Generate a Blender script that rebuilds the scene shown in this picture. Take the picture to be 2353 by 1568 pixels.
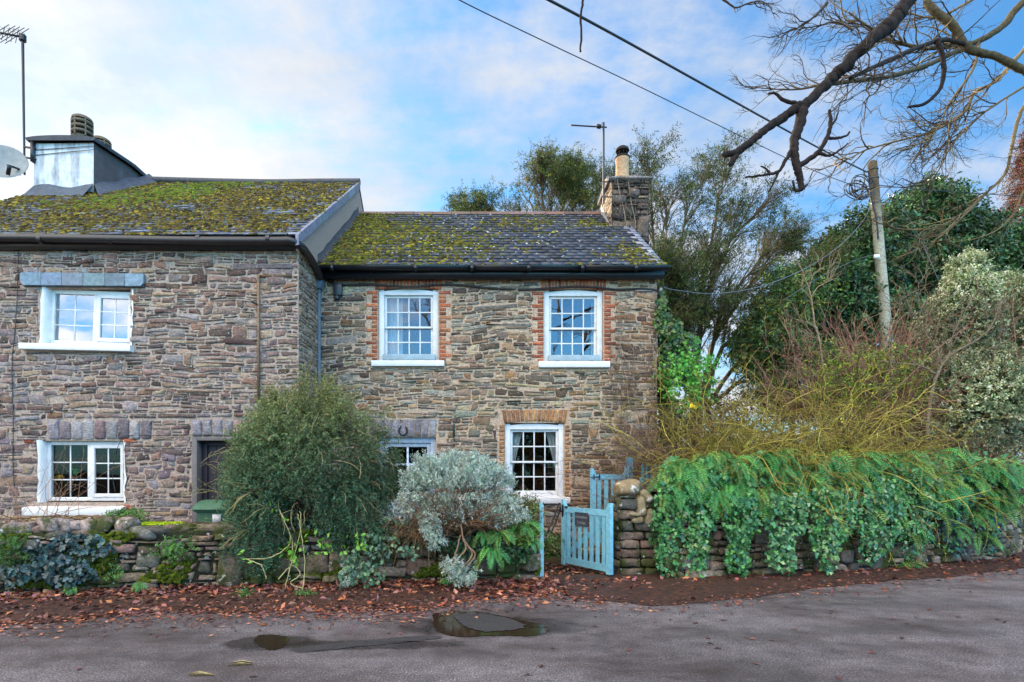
import bpy, math, random
import numpy as np
from mathutils import Vector
for o in list(bpy.data.objects): bpy.data.objects.remove(o)
SC = bpy.context.scene
R = np.random.default_rng(11)
random.seed(5)
# ------------------------------------------------------------------ camera, sky, sun, exposure
F = 1307.0; CX = 1111.0; HY = 1085.0; EYE = 1.5          # photo measured on a 2353 x 1568 grid
cam = bpy.data.cameras.new('camera'); co = bpy.data.objects.new('camera', cam); SC.collection.objects.link(co)
co.location = (0, 0, EYE); co.rotation_euler = (math.radians(90), 0, 0)
cam.sensor_width = 36; cam.lens = 36*F/2353
cam.shift_x = (1176.5-CX)/2353; cam.shift_y = (HY-784)/2353
cam.clip_start = .05; cam.clip_end = 3000
SC.camera = co
SUN_EL = math.radians(21); SUN_AZ = math.radians(-39)     # azimuth measured from +Y towards +X
sd = Vector((math.sin(SUN_AZ)*math.cos(SUN_EL), math.cos(SUN_AZ)*math.cos(SUN_EL), math.sin(SUN_EL)))
sl = bpy.data.lights.new('sun', 'SUN'); sl.energy = 4.5; sl.angle = math.radians(.6); sl.color = (1, .87, .68)
so = bpy.data.objects.new('sun', sl); SC.collection.objects.link(so); so.location = (-20, 30, 20)
so.rotation_euler = sd.to_track_quat('Z', 'Y').to_euler()
W = bpy.data.worlds.new('World'); SC.world = W; W.use_nodes = True
nt = W.node_tree; nt.nodes.clear()
def N(t, nt=None, **k):
    n = (nt or W.node_tree).nodes.new(t)
    for a, b in k.items(): setattr(n, a, b)
    return n
out = N('ShaderNodeOutputWorld'); bg = N('ShaderNodeBackground'); bg.inputs[1].default_value = .1
sky = N('ShaderNodeTexSky'); sky.sky_type = 'NISHITA'; sky.sun_disc = False
sky.sun_elevation = SUN_EL; sky.sun_rotation = SUN_AZ; sky.altitude = 50; sky.air_density = 1.0; sky.dust_density = .6; sky.ozone_density = 1.6
tc = N('ShaderNodeTexCoord'); sep = N('ShaderNodeSeparateXYZ'); nt.links.new(tc.outputs['Generated'], sep.inputs[0])
def M(op, a, b=None, c=None, clamp=False, nt=nt):
    n = nt.nodes.new('ShaderNodeMath'); n.operation = op; n.use_clamp = clamp
    for i, v in enumerate((a, b, c)):
        if v is None: continue
        if isinstance(v, (int, float)): n.inputs[i].default_value = v
        else: nt.links.new(v, n.inputs[i])
    return n.outputs[0]
def MIX(f, a, b, nt=nt, mode='MIX'):
    n = nt.nodes.new('ShaderNodeMix'); n.data_type = 'RGBA'; n.blend_type = mode
    for s, v in ((n.inputs[0], f), (n.inputs[6], a), (n.inputs[7], b)):
        if isinstance(v, (int, float)): s.default_value = v
        elif isinstance(v, tuple): s.default_value = (*v[:3], 1)
        else: nt.links.new(v, s)
    return n.outputs[2]
def RAMP(v, stops, nt=nt, interp='LINEAR'):
    n = nt.nodes.new('ShaderNodeValToRGB'); n.color_ramp.interpolation = interp
    e = n.color_ramp.elements
    while len(e) < len(stops): e.new(.5)
    for i, (p, c) in enumerate(stops):
        e[i].position = p; e[i].color = (*c[:3], 1) if isinstance(c, tuple) else (c, c, c, 1)
    nt.links.new(v, n.inputs[0]); return n.outputs[0]
zz = M('ADD', M('MAXIMUM', sep.outputs[2], .0), .22)      # clouds lie on a layer overhead
cv = N('ShaderNodeCombineXYZ'); nt.links.new(M('DIVIDE', sep.outputs[0], zz), cv.inputs[0]); nt.links.new(M('DIVIDE', sep.outputs[1], zz), cv.inputs[1])
mp = N('ShaderNodeMapping'); mp.inputs['Rotation'].default_value = (0, 0, math.radians(35)); mp.inputs['Scale'].default_value = (1.0, 2.2, 1); nt.links.new(cv.outputs[0], mp.inputs[0])
n1 = N('ShaderNodeTexNoise'); n1.inputs['Scale'].default_value = 1.1; n1.inputs['Detail'].default_value = 9; n1.inputs['Roughness'].default_value = .58; n1.inputs['Distortion'].default_value = .35; nt.links.new(mp.outputs[0], n1.inputs['Vector'])
mp2 = N('ShaderNodeMapping'); mp2.inputs['Location'].default_value = (3.3, 1.2, 0); nt.links.new(cv.outputs[0], mp2.inputs[0])
n2 = N('ShaderNodeTexNoise'); n2.inputs['Scale'].default_value = 2.6; n2.inputs['Detail'].default_value = 8; n2.inputs['Roughness'].default_value = .62; nt.links.new(mp2.outputs[0], n2.inputs['Vector'])
bias = M('MULTIPLY', sep.outputs[0], -.34)                  # thicker towards the left (west)
bias = M('ADD', bias, M('MULTIPLY', M('SUBTRACT', .30, sep.outputs[2]), .30))
bias = M('ADD', bias, M('MULTIPLY', M('MINIMUM', sep.outputs[1], 0.0), .16))
cl = M('ADD', M('ADD', M('MULTIPLY', n1.outputs[0], 1.0), M('MULTIPLY', n2.outputs[0], .62)), bias)
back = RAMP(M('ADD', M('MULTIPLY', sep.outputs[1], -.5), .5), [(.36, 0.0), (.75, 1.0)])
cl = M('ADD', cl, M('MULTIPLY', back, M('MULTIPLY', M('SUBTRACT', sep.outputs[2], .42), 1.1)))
cf = RAMP(cl, [(.57, 0.0), (.71, .62), (.84, .97)], interp='B_SPLINE')
# cloud brightness: glare round the sun, sun-lit clouds opposite it, boosted to fill the shaded fronts
vm = N('ShaderNodeVectorMath', operation='DOT_PRODUCT'); nt.links.new(tc.outputs['Generated'], vm.inputs[0]); vm.inputs[1].default_value = tuple(sd)
glare = M('POWER', M('MAXIMUM', vm.outputs['Value'], 0.0), 22)
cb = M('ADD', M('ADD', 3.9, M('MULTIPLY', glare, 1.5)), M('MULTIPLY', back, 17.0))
cmul = N('ShaderNodeVectorMath', operation='SCALE'); 
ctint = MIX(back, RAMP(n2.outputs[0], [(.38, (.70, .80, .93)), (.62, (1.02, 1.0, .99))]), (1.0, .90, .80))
nt.links.new(ctint, cmul.inputs[0]); nt.links.new(cb, cmul.inputs['Scale'])
skt = MIX(1.0, sky.outputs[0], (.40, 1.0, 1.36), mode='MULTIPLY')
skm = N('ShaderNodeVectorMath', operation='SCALE'); nt.links.new(skt, skm.inputs[0]); nt.links.new(M('ADD', 1.0, M('MULTIPLY', back, 1.8)), skm.inputs['Scale'])  # blue sky behind the camera boosted too, as added fill
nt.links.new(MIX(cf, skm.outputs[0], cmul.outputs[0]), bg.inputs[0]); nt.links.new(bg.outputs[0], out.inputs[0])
SC.view_settings.view_transform = 'Standard'; SC.view_settings.look = 'None'; SC.view_settings.exposure = 1.15; SC.view_settings.gamma = 1

# ------------------------------------------------------------------ helpers
def P(px, py, Y): return np.array([(px-CX)*Y/F, Y, EYE+(HY-py)*Y/F])
def G(px, py):                                             # point of the ground plane
    Y = F*EYE/(py-HY); return np.array([(px-CX)*Y/F, Y, 0.])
def lin(c):
    c = np.asarray(c, float)/255.; return np.where(c <= .04045, c/12.92, ((c+.055)/1.055)**2.4)
def C(r, g, b, k=1.0): return lin((r, g, b))*k
def nrm(v): return v/np.maximum(np.linalg.norm(v, axis=-1, keepdims=True), 1e-9)
ORI = {}
def link(o, parent, origin):
    SC.collection.objects.link(o)
    if parent is not None: o.parent = parent; ORI[o.name] = ORI[parent.name]
    else: ORI[o.name] = np.array(origin, float); o.location = origin
def empty(name, loc, label, cat, group=None):
    o = bpy.data.objects.new(name, None); o.empty_display_size = .2
    link(o, None, loc); o['label'] = label; o['category'] = cat
    if group: o['group'] = group
    return o
def tag(o, label, cat, group=None, kind=None):
    o['label'] = label; o['category'] = cat
    if group: o['group'] = group
    if kind: o['kind'] = kind
    return o
class MB:
    def __init__(s): s.v = []; s.c = []; s.l = []; s.t = []; s.n = 0
    def add(s, v, f, col):                                  # f: (m,k) array
        v = np.asarray(v, float).reshape(-1, 3); f = np.asarray(f, int)
        col = np.asarray(col, float)
        if col.ndim == 1: col = np.repeat(col[None], len(v), 0)
        s.v.append(v); s.c.append(col); s.l.append((f+s.n).ravel()); s.t.append(np.full(len(f), f.shape[1])); s.n += len(v)
    def poly(s, v, col): s.add(v, [list(range(len(v)))], col)
    def box(s, x0, x1, y0, y1, z0, z1, col=(.8, .8, .8)):
        v = [(x, y, z) for x in (x0, x1) for y in (y0, y1) for z in (z0, z1)]
        s.add(v, [(0,1,3,2), (4,6,7,5), (0,4,5,1), (2,3,7,6), (0,2,6,4), (1,5,7,3)], col)
    def obox(s, p0, p1, w, d, col, up=(0, 0, 1)):          # bar from p0 to p1, w across, d deep
        p0 = np.array(p0, float); p1 = np.array(p1, float); t = nrm(p1-p0); a = nrm(np.cross(t, up)); b = np.cross(a, t)
        v = [q+a*sx*w/2+b*sy*d/2 for q in (p0, p1) for sx, sy in ((-1,-1), (1,-1), (1,1), (-1,1))]
        s.add(v, [(0,1,2,3), (7,6,5,4), (0,4,5,1), (1,5,6,2), (2,6,7,3), (3,7,4,0)], col)
    def prism(s, pts, h0, h1, col, fn=None):                # polygon in 2D extruded; fn maps (a,b,h)->xyz
        fn = fn or (lambda a, b, h: (a, h, b)); n = len(pts)
        v = [fn(a, b, h0) for a, b in pts]+[fn(a, b, h1) for a, b in pts]
        s.poly(v[:n], col); s.poly(v[n:][::-1], col)
        s.add(v, [(i, i+n, (i+1) % n+n, (i+1) % n) for i in range(n)], col)
    def tubes(s, paths, rad, sides=4, col=(.3, .2, .1)):
        paths = np.asarray(paths, float)
        if paths.ndim == 2: paths = paths[None]
        n, k, _ = paths.shape; rad = np.broadcast_to(np.asarray(rad, float), (n, k)) if np.ndim(rad) != 1 or len(np.atleast_1d(rad)) == k else np.repeat(np.asarray(rad)[:, None], k, 1)
        t = nrm(np.gradient(paths, axis=1)); a = nrm(np.cross(t, np.array([.31, .52, .13])+0*t)); b = np.cross(t, a)
        th = np.linspace(0, 2*math.pi, sides, endpoint=False)
        v = paths[:, :, None]+rad[:, :, None, None]*(a[:, :, None]*np.cos(th)[None, None, :, None]+b[:, :, None]*np.sin(th)[None, None, :, None])
        base = (np.arange(n)*k*sides)[:, None, None]; i = np.arange(k-1)[None, :, None]*sides; j = np.arange(sides)[None, None]; j2 = (j+1) % sides
        f = np.stack([base+i+j, base+i+j2, base+i+sides+j2, base+i+sides+j], -1).reshape(-1, 4)
        col = np.asarray(col, float)
        if col.ndim == 2: col = np.repeat(col, k*sides, 0)
        s.add(v.reshape(-1, 3), f, col)
        if sides > 3: s.add(v[:, -1].reshape(-1, 3), np.arange(n*sides).reshape(n, sides), col if col.ndim == 1 else col[::k]); s.add(v[:, 0, ::-1].reshape(-1, 3), np.arange(n*sides).reshape(n, sides), col if col.ndim == 1 else col[::k])
    def leaves(s, p, d, L, Wd, col, nor=None, kind='leaf', fold=.12, bend=0.):
        p = np.asarray(p, float); n = len(p)
        if n == 0: return
        d = nrm(np.asarray(d, float)); L = np.broadcast_to(L, n)[:, None]; Wd = np.broadcast_to(Wd, n)[:, None]
        r = R.normal(size=(n, 3)) if nor is None else np.asarray(nor, float)+R.normal(size=(n, 3))*.25
        sd_ = nrm(np.cross(d, r)); nn = np.cross(sd_, d)
        col = np.asarray(col, float)
        if col.ndim == 1: col = np.repeat(col[None], n, 0)
        if kind == 'leaf':
            v = np.stack([p, p+d*L*.45+sd_*Wd/2+nn*L*fold, p+d*L-nn*L*bend, p+d*L*.45-sd_*Wd/2+nn*L*fold], 1)
            b = (np.arange(n)*4)[:, None]
            s.add(v.reshape(-1, 3), np.concatenate([b+[0, 2, 1], b+[0, 3, 2]]), np.repeat(col, 4, 0))
        else:                                               # five-lobed ivy leaf
            T = [(0, 0), (.12, .5), (.42, .34), (.55, .0+.22), (.62, .42), (1.0, 0), (.62, -.42), (.55, -.22), (.42, -.34), (.12, -.5)] if kind == 'ivy' else [(0, 0), (.25, .38), (.6, .45), (.85, .25), (1, 0), (.85, -.25), (.6, -.45), (.25, -.38)]
            k = len(T); T = np.array(T)
            v = p[:, None]+d[:, None]*L[:, None]*T[None, :, :1]+sd_[:, None]*Wd[:, None]*T[None, :, 1:]+nn[:, None]*L[:, None]*(fold*np.abs(T[None, :, 1:])-bend*T[None, :, :1]**2)
            b = (np.arange(n)*k)[:, None]
            f = np.concatenate([b+[0, i, i+1] for i in range(1, k-1)])
            s.add(v.reshape(-1, 3), f, np.repeat(col, k, 0))
    def domes(s, p, nor, r, h, col, seg=6):
        p = np.asarray(p, float); n = len(p); nor = nrm(np.broadcast_to(nor, (n, 3)).astype(float))
        a = nrm(np.cross(nor, [0.3, .1, .9])); b = np.cross(nor, a); r = np.broadcast_to(r, n); h = np.broadcast_to(h, n)
        th = np.linspace(0, 2*math.pi, seg, endpoint=False)[None]+R.uniform(0, 6, (n, 1))
        def ring(k, hh): 
            rr = r[:, None]*k*R.uniform(.7, 1.3, (n, seg))
            return p[:, None]+(a[:, None]*np.cos(th)[..., None]+b[:, None]*np.sin(th)[..., None])*rr[..., None]+nor[:, None]*(h[:, None]*hh*R.uniform(.8, 1.2, (n, seg)))[..., None]
        v = np.concatenate([ring(1, -.1), ring(.72, .7), (p+nor*h[:, None])[:, None]], 1); m = 2*seg+1
        B = (np.arange(n)*m)[:, None]; f4 = []; f3 = []
        for i in range(seg):
            j = (i+1) % seg; f4.append(B+[i, j, seg+j, seg+i]); f3.append(B+[seg+i, seg+j, 2*seg])
        col = np.asarray(col, float); cc = np.repeat(col, m, 0) if col.ndim == 2 else col
        k0 = s.n
        s.add(v.reshape(-1, 3), np.concatenate(f4), cc); s.l.append((np.concatenate(f3)+k0).ravel()); s.t.append(np.full(n*seg, 3))
    def lathe(s, base, prof, seg, col, axis=(0, 0, 1)):
        base = np.array(base, float); ax = nrm(np.array(axis, float)); a = nrm(np.cross(ax, [.2, .9, .1])); b = np.cross(ax, a)
        th = np.linspace(0, 2*math.pi, seg, endpoint=False); v = []
        for r, h in prof: v += [base+ax*h+(a*math.cos(t)+b*math.sin(t))*r for t in th]
        f = [(i*seg+j, i*seg+(j+1) % seg, (i+1)*seg+(j+1) % seg, (i+1)*seg+j) for i in range(len(prof)-1) for j in range(seg)]
        s.add(v, f, col); s.poly(v[:seg][::-1], col); s.poly(v[-seg:], col)
    def build(s, name, mat, parent=None, origin=(0, 0, 0), smooth=False, bevel=0):
        me = bpy.data.meshes.new(name); v = np.concatenate(s.v); l = np.concatenate(s.l); t = np.concatenate(s.t); c = np.concatenate(s.c)
        og = ORI[parent.name] if parent is not None else np.array(origin, float)
        me.vertices.add(len(v)); me.vertices.foreach_set('co', (v-og).astype(np.float32).ravel())
        me.loops.add(len(l)); me.loops.foreach_set('vertex_index', l.astype(np.int32))
        me.polygons.add(len(t)); me.polygons.foreach_set('loop_start', np.concatenate([[0], np.cumsum(t)[:-1]]).astype(np.int32)); me.polygons.foreach_set('loop_total', t.astype(np.int32))
        if smooth: me.polygons.foreach_set('use_smooth', np.ones(len(t), bool))
        me.update(calc_edges=True)
        at = me.attributes.new('Col', 'FLOAT_COLOR', 'POINT'); at.data.foreach_set('color', np.concatenate([np.clip(c, 0, 1), np.ones((len(c), 1))], 1).astype(np.float32).ravel())
        me.materials.append(mat); o = bpy.data.objects.new(name, me); link(o, parent, origin)
        if bevel: b = o.modifiers.new('b', 'BEVEL'); b.width = bevel; b.segments = 2; b.limit_method = 'ANGLE'
        return o
def jit(col, n, amt=.2, hue=.06):
    col = np.asarray(col, float); return np.clip(col*(1+R.normal(size=(n, 1))*amt)*(1+R.normal(size=(n, 3))*hue), .002, .95)
def pick(pal, n, amt=.15, hue=.04):
    pal = np.array([p[:3] for p in pal]); return jit(pal[R.integers(0, len(pal), n)], n, amt, hue)

# ------------------------------------------------------------------ materials
def mat(name, rough=.8, var=.25, vs=18., bump=0., bs=60., spec=.3, trans=0., metal=0., base=None, coat=0., extra=None, detail=6, bdist=.01):
    m = bpy.data.materials.new(name); m.use_nodes = True; t = m.node_tree; t.nodes.clear()
    o = N('ShaderNodeOutputMaterial', t); b = N('ShaderNodeBsdfPrincipled', t); tcn = N('ShaderNodeTexCoord', t)
    if base is None: a = N('ShaderNodeAttribute', t); a.attribute_name = 'Col'; col = a.outputs[0]
    else: r = N('ShaderNodeRGB', t); r.outputs[0].default_value = (*base, 1); col = r.outputs[0]
    if var:
        n = N('ShaderNodeTexNoise', t); n.inputs['Scale'].default_value = vs; n.inputs['Detail'].default_value = detail; n.inputs['Roughness'].default_value = .65; t.links.new(tcn.outputs['Object'], n.inputs['Vector'])
        fac = RAMP(n.outputs[0], [(.28, max(0, 1-var*1.6)), (.72, 1+var*1.6)], nt=t)
        col = MIX(1.0, col, fac, nt=t, mode='MULTIPLY')
    if extra: col = extra(t, tcn, col, b)
    t.links.new(col, b.inputs['Base Color']); b.inputs['Roughness'].default_value = rough; b.inputs['Metallic'].default_value = metal
    b.inputs['Specular IOR Level'].default_value = spec
    if coat: b.inputs['Coat Weight'].default_value = coat
    if bump:
        n = N('ShaderNodeTexNoise', t); n.inputs['Scale'].default_value = bs; n.inputs['Detail'].default_value = 8; n.inputs['Roughness'].default_value = .7; t.links.new(tcn.outputs['Object'], n.inputs['Vector'])
        bp = N('ShaderNodeBump', t); bp.inputs['Strength'].default_value = bump; bp.inputs['Distance'].default_value = bdist; t.links.new(n.outputs[0], bp.inputs['Height']); t.links.new(bp.outputs[0], b.inputs['Normal'])
    if trans:
        tr = N('ShaderNodeBsdfTranslucent', t); t.links.new(col, tr.inputs[0]); mx = N('ShaderNodeMixShader', t); mx.inputs[0].default_value = trans
        t.links.new(b.outputs[0], mx.inputs[1]); t.links.new(tr.outputs[0], mx.inputs[2]); t.links.new(mx.outputs[0], o.inputs[0])
    else: t.links.new(b.outputs[0], o.inputs[0])
    return m
def noise_n(t, tcn, scale, detail=5, rough=.6, vec=None, sc=None):
    n = N('ShaderNodeTexNoise', t); n.inputs['Scale'].default_value = scale; n.inputs['Detail'].default_value = detail; n.inputs['Roughness'].default_value = rough
    src = vec or tcn.outputs['Object']
    if sc: mpn = N('ShaderNodeMapping', t); mpn.inputs['Scale'].default_value = sc; t.links.new(src, mpn.inputs[0]); src = mpn.outputs[0]
    t.links.new(src, n.inputs['Vector']); return n.outputs[0]
def ex_stone(t, tcn, col, b):                                # lichen specks, cleft streaks, damp tone
    lay = RAMP(noise_n(t, tcn, 9, 6, .7, sc=(1, 1, 7)), [(.35, .62), (.65, 1.3)], nt=t); col = MIX(1.0, col, lay, nt=t, mode='MULTIPLY')
    ble = RAMP(noise_n(t, tcn, 38, 3, .5), [(.66, 0.), (.70, 1.)], nt=t); col = MIX(M('MULTIPLY', ble, .75, nt=t), col, tuple(C(205, 200, 185)), nt=t)
    och = RAMP(noise_n(t, tcn, 6.5, 5, .6), [(.60, 0.), (.68, .5)], nt=t); return MIX(och, col, tuple(C(150, 118, 72)), nt=t)
M_stone = mat('rubble_stone', .88, .30, 30, .9, 55, .25, extra=ex_stone, bdist=.012)
def ex_drystone(t, tcn, col, b):
    lay = RAMP(noise_n(t, tcn, 14, 6, .7, sc=(1, 1, 2)), [(.35, .7), (.65, 1.25)], nt=t); col = MIX(1.0, col, lay, nt=t, mode='MULTIPLY')
    mo = RAMP(noise_n(t, tcn, 2.6, 8, .72), [(.46, 0.), (.56, .95)], nt=t); col = MIX(mo, col, tuple(C(58, 66, 22)), nt=t)
    li = RAMP(noise_n(t, tcn, 11, 4, .55), [(.64, 0.), (.67, .8)], nt=t); return MIX(li, col, tuple(C(190, 188, 180)), nt=t)
M_dry = mat('mossy_field_stone', .85, .30, 35, .8, 40, .3, extra=ex_drystone, bdist=.015)
M_brick = mat('brick', .9, .3, 40, .6, 70, .2)
M_slate = mat('roof_slate', .55, .28, 14, .5, 60, .5)
M_moss = mat('moss', 1., .4, 60, .8, 120, .1)
def ex_render(t, tcn, col, b):
    st = RAMP(noise_n(t, tcn, 5, 7, .65, sc=(1, 1, .22)), [(.47, 0.), (.68, .8)], nt=t); col = MIX(st, col, tuple(C(95, 98, 100)), nt=t)
    return col
M_render = mat('lime_render', .9, .12, 8, .8, 90, .2, extra=ex_render)
M_rough = mat('roughcast', .95, .30, 150, 1.0, 160, .2, bdist=.02)
M_paint = mat('white_paint', .42, .07, 9, .12, 40, .4)
M_blue = mat('blue_painted_wood', .5, .14, 16, .25, 50, .4)
M_black = mat('black_plastic', .32, .15, 12, .1, 30, .5)
M_lead = mat('lead_flashing', .7, .25, 9, .5, 14, .4)
M_wood = mat('weathered_wood', .85, .3, 22, .6, 50, .2)
M_bark = mat('bark', .9, .35, 24, .8, 60, .2)
M_twig = mat('twig', .8, .2, 30, 0, 60, .25)
M_leaf = mat('leaf', .5, .18, 9, 0, 60, .4, trans=.25)
M_gloss = mat('glossy_leaf', .3, .18, 9, 0, 60, .5, trans=.15)
M_needle = mat('needle', .65, .2, 9, 0, 60, .3, trans=.2)
M_litter = mat('fallen_leaf', .5, .3, 40, .3, 60, .4)
M_cloth = mat('curtain_cloth', .9, .08, 20, 0, 60, .2, trans=.35)
M_metal = mat('galvanised_metal', .45, .2, 30, 0, 60, .5, metal=.6)
M_pot = mat('terracotta', .85, .2, 22, .4, 60, .2)
M_plain = mat('painted_surface', .6, .12, 12, .15, 40, .3)
def glass(name, refl, tint=(.8, .85, .85)):
    m = bpy.data.materials.new(name); m.use_nodes = True; t = m.node_tree; t.nodes.clear()
    o = N('ShaderNodeOutputMaterial', t); g = N('ShaderNodeBsdfGlossy', t); g.inputs['Roughness'].default_value = .015; g.inputs[0].default_value = (.95, .97, 1, 1)
    tr = N('ShaderNodeBsdfTransparent', t); tr.inputs[0].default_value = (*tint, 1); fr = N('ShaderNodeLayerWeight', t); fr.inputs[0].default_value = .35
    mx = N('ShaderNodeMixShader', t); tcn = N('ShaderNodeTexCoord', t)
    t.links.new(M('ADD', M('MULTIPLY', fr.outputs[0], .5 if refl > .05 else .10, nt=t), refl, nt=t, clamp=True), mx.inputs[0])
    bp = N('ShaderNodeBump', t); bp.inputs['Strength'].default_value = .12; bp.inputs['Distance'].default_value = .01; t.links.new(noise_n(t, tcn, 3.0, 1), bp.inputs['Height']); t.links.new(bp.outputs[0], g.inputs['Normal'])
    t.links.new(tr.outputs[0], mx.inputs[1]); t.links.new(g.outputs[0], mx.inputs[2]); t.links.new(mx.outputs[0], o.inputs[0]); return m
M_glass_hi = glass('window_glass', .26); M_glass_sash = glass('sash_glass', .09); M_glass = glass('old_window_glass', .02)
def emis(name, col, s):
    m = bpy.data.materials.new(name); m.use_nodes = True; t = m.node_tree; t.nodes.clear(); o = N('ShaderNodeOutputMaterial', t); e = N('ShaderNodeEmission', t)
    e.inputs[0].default_value = (*col, 1); e.inputs[1].default_value = s; t.links.new(e.outputs[0], o.inputs[0]); return m
M_bulb = emis('warm_bulb', (1, .55, .2), 3)

# ------------------------------------------------------------------ generators
def warpf(seed, A=.03, s=1.3):
    q = np.random.default_rng(seed); k = q.normal(size=(5, 2))*s; ph = q.uniform(0, 6, 5); k[:, 1] *= .6
    return lambda u, w: A*sum(math.sin(k[i, 0]*u+k[i, 1]*w+ph[i]) for i in range(5))/2
def stone(mb, q, col, fn, relief, cut=None, rough=1., skirt=None):
    """q: four corners (u,w) anticlockwise from lower left; raised irregular stone"""
    q = np.array(q, float); h = min(np.linalg.norm(q[3]-q[0]), np.linalg.norm(q[1]-q[0])); c = q.mean(0)
    pts = []
    for i in range(4):
        a, b, d = q[i], q[(i+1) % 4], q[(i-1) % 4]
        r = (cut if cut is not None else R.uniform(.12, .5))*h
        r1 = min(r*R.uniform(.6, 1.4), np.linalg.norm(d-a)*.4); r2 = min(r*R.uniform(.6, 1.8), np.linalg.norm(b-a)*.4)
        pts.append(a+nrm(d-a)*r1*.7); pts.append(a+(nrm(d-a)*r1+nrm(b-a)*r2)*.16*1.2); pts.append(a+nrm(b-a)*r2)
        L = np.linalg.norm(b-a)
        if L > h*1.4: 
            for tt in (.38, .65): pts.append(a+(b-a)*(tt+R.uniform(-.06, .06))+R.normal(size=2)*h*.035*rough)
    p = np.array(pts); n = len(p); p += R.normal(size=p.shape)*h*.03*rough
    rel = relief*R.uniform(.6, 1.3); dc = p-c; ln = np.linalg.norm(dc, axis=1, keepdims=True)
    r1 = c+dc*(1-np.minimum(.007/ln, .3)); r2 = c+dc*(1-np.minimum(.024/ln, .5))
    tilt = R.normal(size=2)*rel*.8*rough/max(h, .05)*.35
    V = [fn(a, b, -.012) for a, b in p]; V += [fn(a, b, rel*.55) for a, b in r1]
    V += [fn(a, b, rel+float((np.array([a, b])-c)@tilt)+R.normal()*.0022*rough) for a, b in r2]; V.append(fn(c[0], c[1], rel+R.normal()*.005*rough))
    f = [(i, (i+1) % n, n+(i+1) % n, n+i) for i in range(n)]+[(n+i, n+(i+1) % n, 2*n+(i+1) % n, 2*n+i) for i in range(n)]
    k0 = mb.n; mb.add(V, f, col); mb.l.append((np.array([(2*n+i, 2*n+(i+1) % n, 3*n) for i in range(n)])+k0).ravel()); mb.t.append(np.full(n, 3))
    if skirt is not None:
        s1 = c+dc*(1+.014/ln); mb.poly([fn(a, b, rel*.35+.003) for a, b in s1], skirt)
def rubble(mb, L, H, fn, pal, hmean=.085, lmean=.25, relief=.02, gap=.018, holes=(), keep=None, seed=1, A=.035, split=.24, jump=.07, skirt=None, tone=None, cut=None, u0=0.):
    wf0 = warpf(seed, A); wf1 = warpf(seed+50, A*.45, 5.); wf = lambda a, b: wf0(a, b)+wf1(a, b); w = -.02; pal = [np.array(p) for p in pal]
    def put(a, b, c_, d, extra=0, sk=None):
        for (x0, x1, z0, z1) in holes:
            if a < x1 and b > x0 and c_ < z1 and d > z0:
                opt = [(b-x0, 'b', x0), (x1-a, 'a', x1), (d-z0, 'd', z0), (z1-c_, 'c', z1)]
                m = min(opt, key=lambda o: o[0]/(1. if o[1] in 'ab' else .5))
                if m[1] == 'b': b = m[2]
                elif m[1] == 'a': a = m[2]
                elif m[1] == 'd': d = m[2]
                else: c_ = m[2]
        if b-a < .035 or d-c_ < .022: return
        g = gap*R.uniform(.5, 1.3)/2; um = (a+b)/2; wm = (c_+d)/2
        if keep and not keep(um, wm): return
        nearh = any(x0-.3 < um < x1+.3 and z0-.15 < wm < z1+.15 for (x0, x1, z0, z1) in holes)
        def wp(u, v): return (u, v) if nearh else (u, v+wf(u, v))
        q = [wp(a+g, c_+g), wp(b-g, c_+g), wp(b-g, d-g), wp(a+g, d-g)]
        j = min(.22*(d-c_), .04); q = [(x+R.uniform(-j, j), y+R.uniform(-j, j)*.8) for x, y in q]
        col = pal[R.integers(len(pal))]*R.uniform(.68, 1.26)
        if tone is not None: col = col*tone(um, wm)
        stone(mb, q, np.clip(col*(1+R.normal(size=3)*.03), .01, .9), fn, relief+extra, skirt=sk, cut=cut)
    while w < H:
        h = hmean*math.exp(R.normal()*.32); u = u0-R.uniform(0, lmean)
        if w+h > H: h = H-w+.01
        if w > H-.03: break
        h = max(h, .03)
        while u < L:
            l = max(h*1.1, lmean*math.exp(R.normal()*.45)); e = min(u+l, L)
            if L-e < .06: e = L
            a = max(u, u0)
            if e-a > .03:
                r = R.random()
                if r < split and h > .06: k = w+h*R.uniform(.35, .65); put(a, e, w, k); m = a+(e-a)*R.uniform(.3, .7); put(a, m, k, w+h); put(m, e, k, w+h)
                elif r < split*1.3 and h > .06: k = w+h*R.uniform(.35, .65); put(a, e, k, w+h); m = a+(e-a)*R.uniform(.3, .7); put(a, m, w, k); put(m, e, w, k)
                elif r < split*1.3+jump: put(a, min(e, a+.28), w-h*.25, w+h*1.35, .010, skirt)
                else: put(a, e, w, w+h)
            u = e
        w += h
def sheet_holes(mb, L, H, fn, holes, col, depth=.3, u0=0., n=1):
    """flat wall sheet with rectangular openings and their reveals"""
    us = sorted({u0, L, *[h[0] for h in holes], *[h[1] for h in holes]}); ws = sorted({0., H, *[h[2] for h in holes], *[h[3] for h in holes]})
    for a, b in zip(us, us[1:]):
        for c_, d in zip(ws, ws[1:]):
            um, wm = (a+b)/2, (c_+d)/2
            if any(h[0] < um < h[1] and h[2] < wm < h[3] for h in holes): continue
            mb.add([fn(a, c_, 0), fn(b, c_, 0), fn(b, d, 0), fn(a, d, 0)], [(0, 1, 2, 3)], col)
    for h in holes:
        a, b, c_, d = h[:4]; cc = [(a, c_), (b, c_), (b, d), (a, d)]
        for i in range(4):
            p, q = cc[i], cc[(i+1) % 4]; mb.add([fn(*p, 0), fn(*q, 0), fn(*q, -depth), fn(*p, -depth)], [(0, 1, 2, 3)], col)
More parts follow.
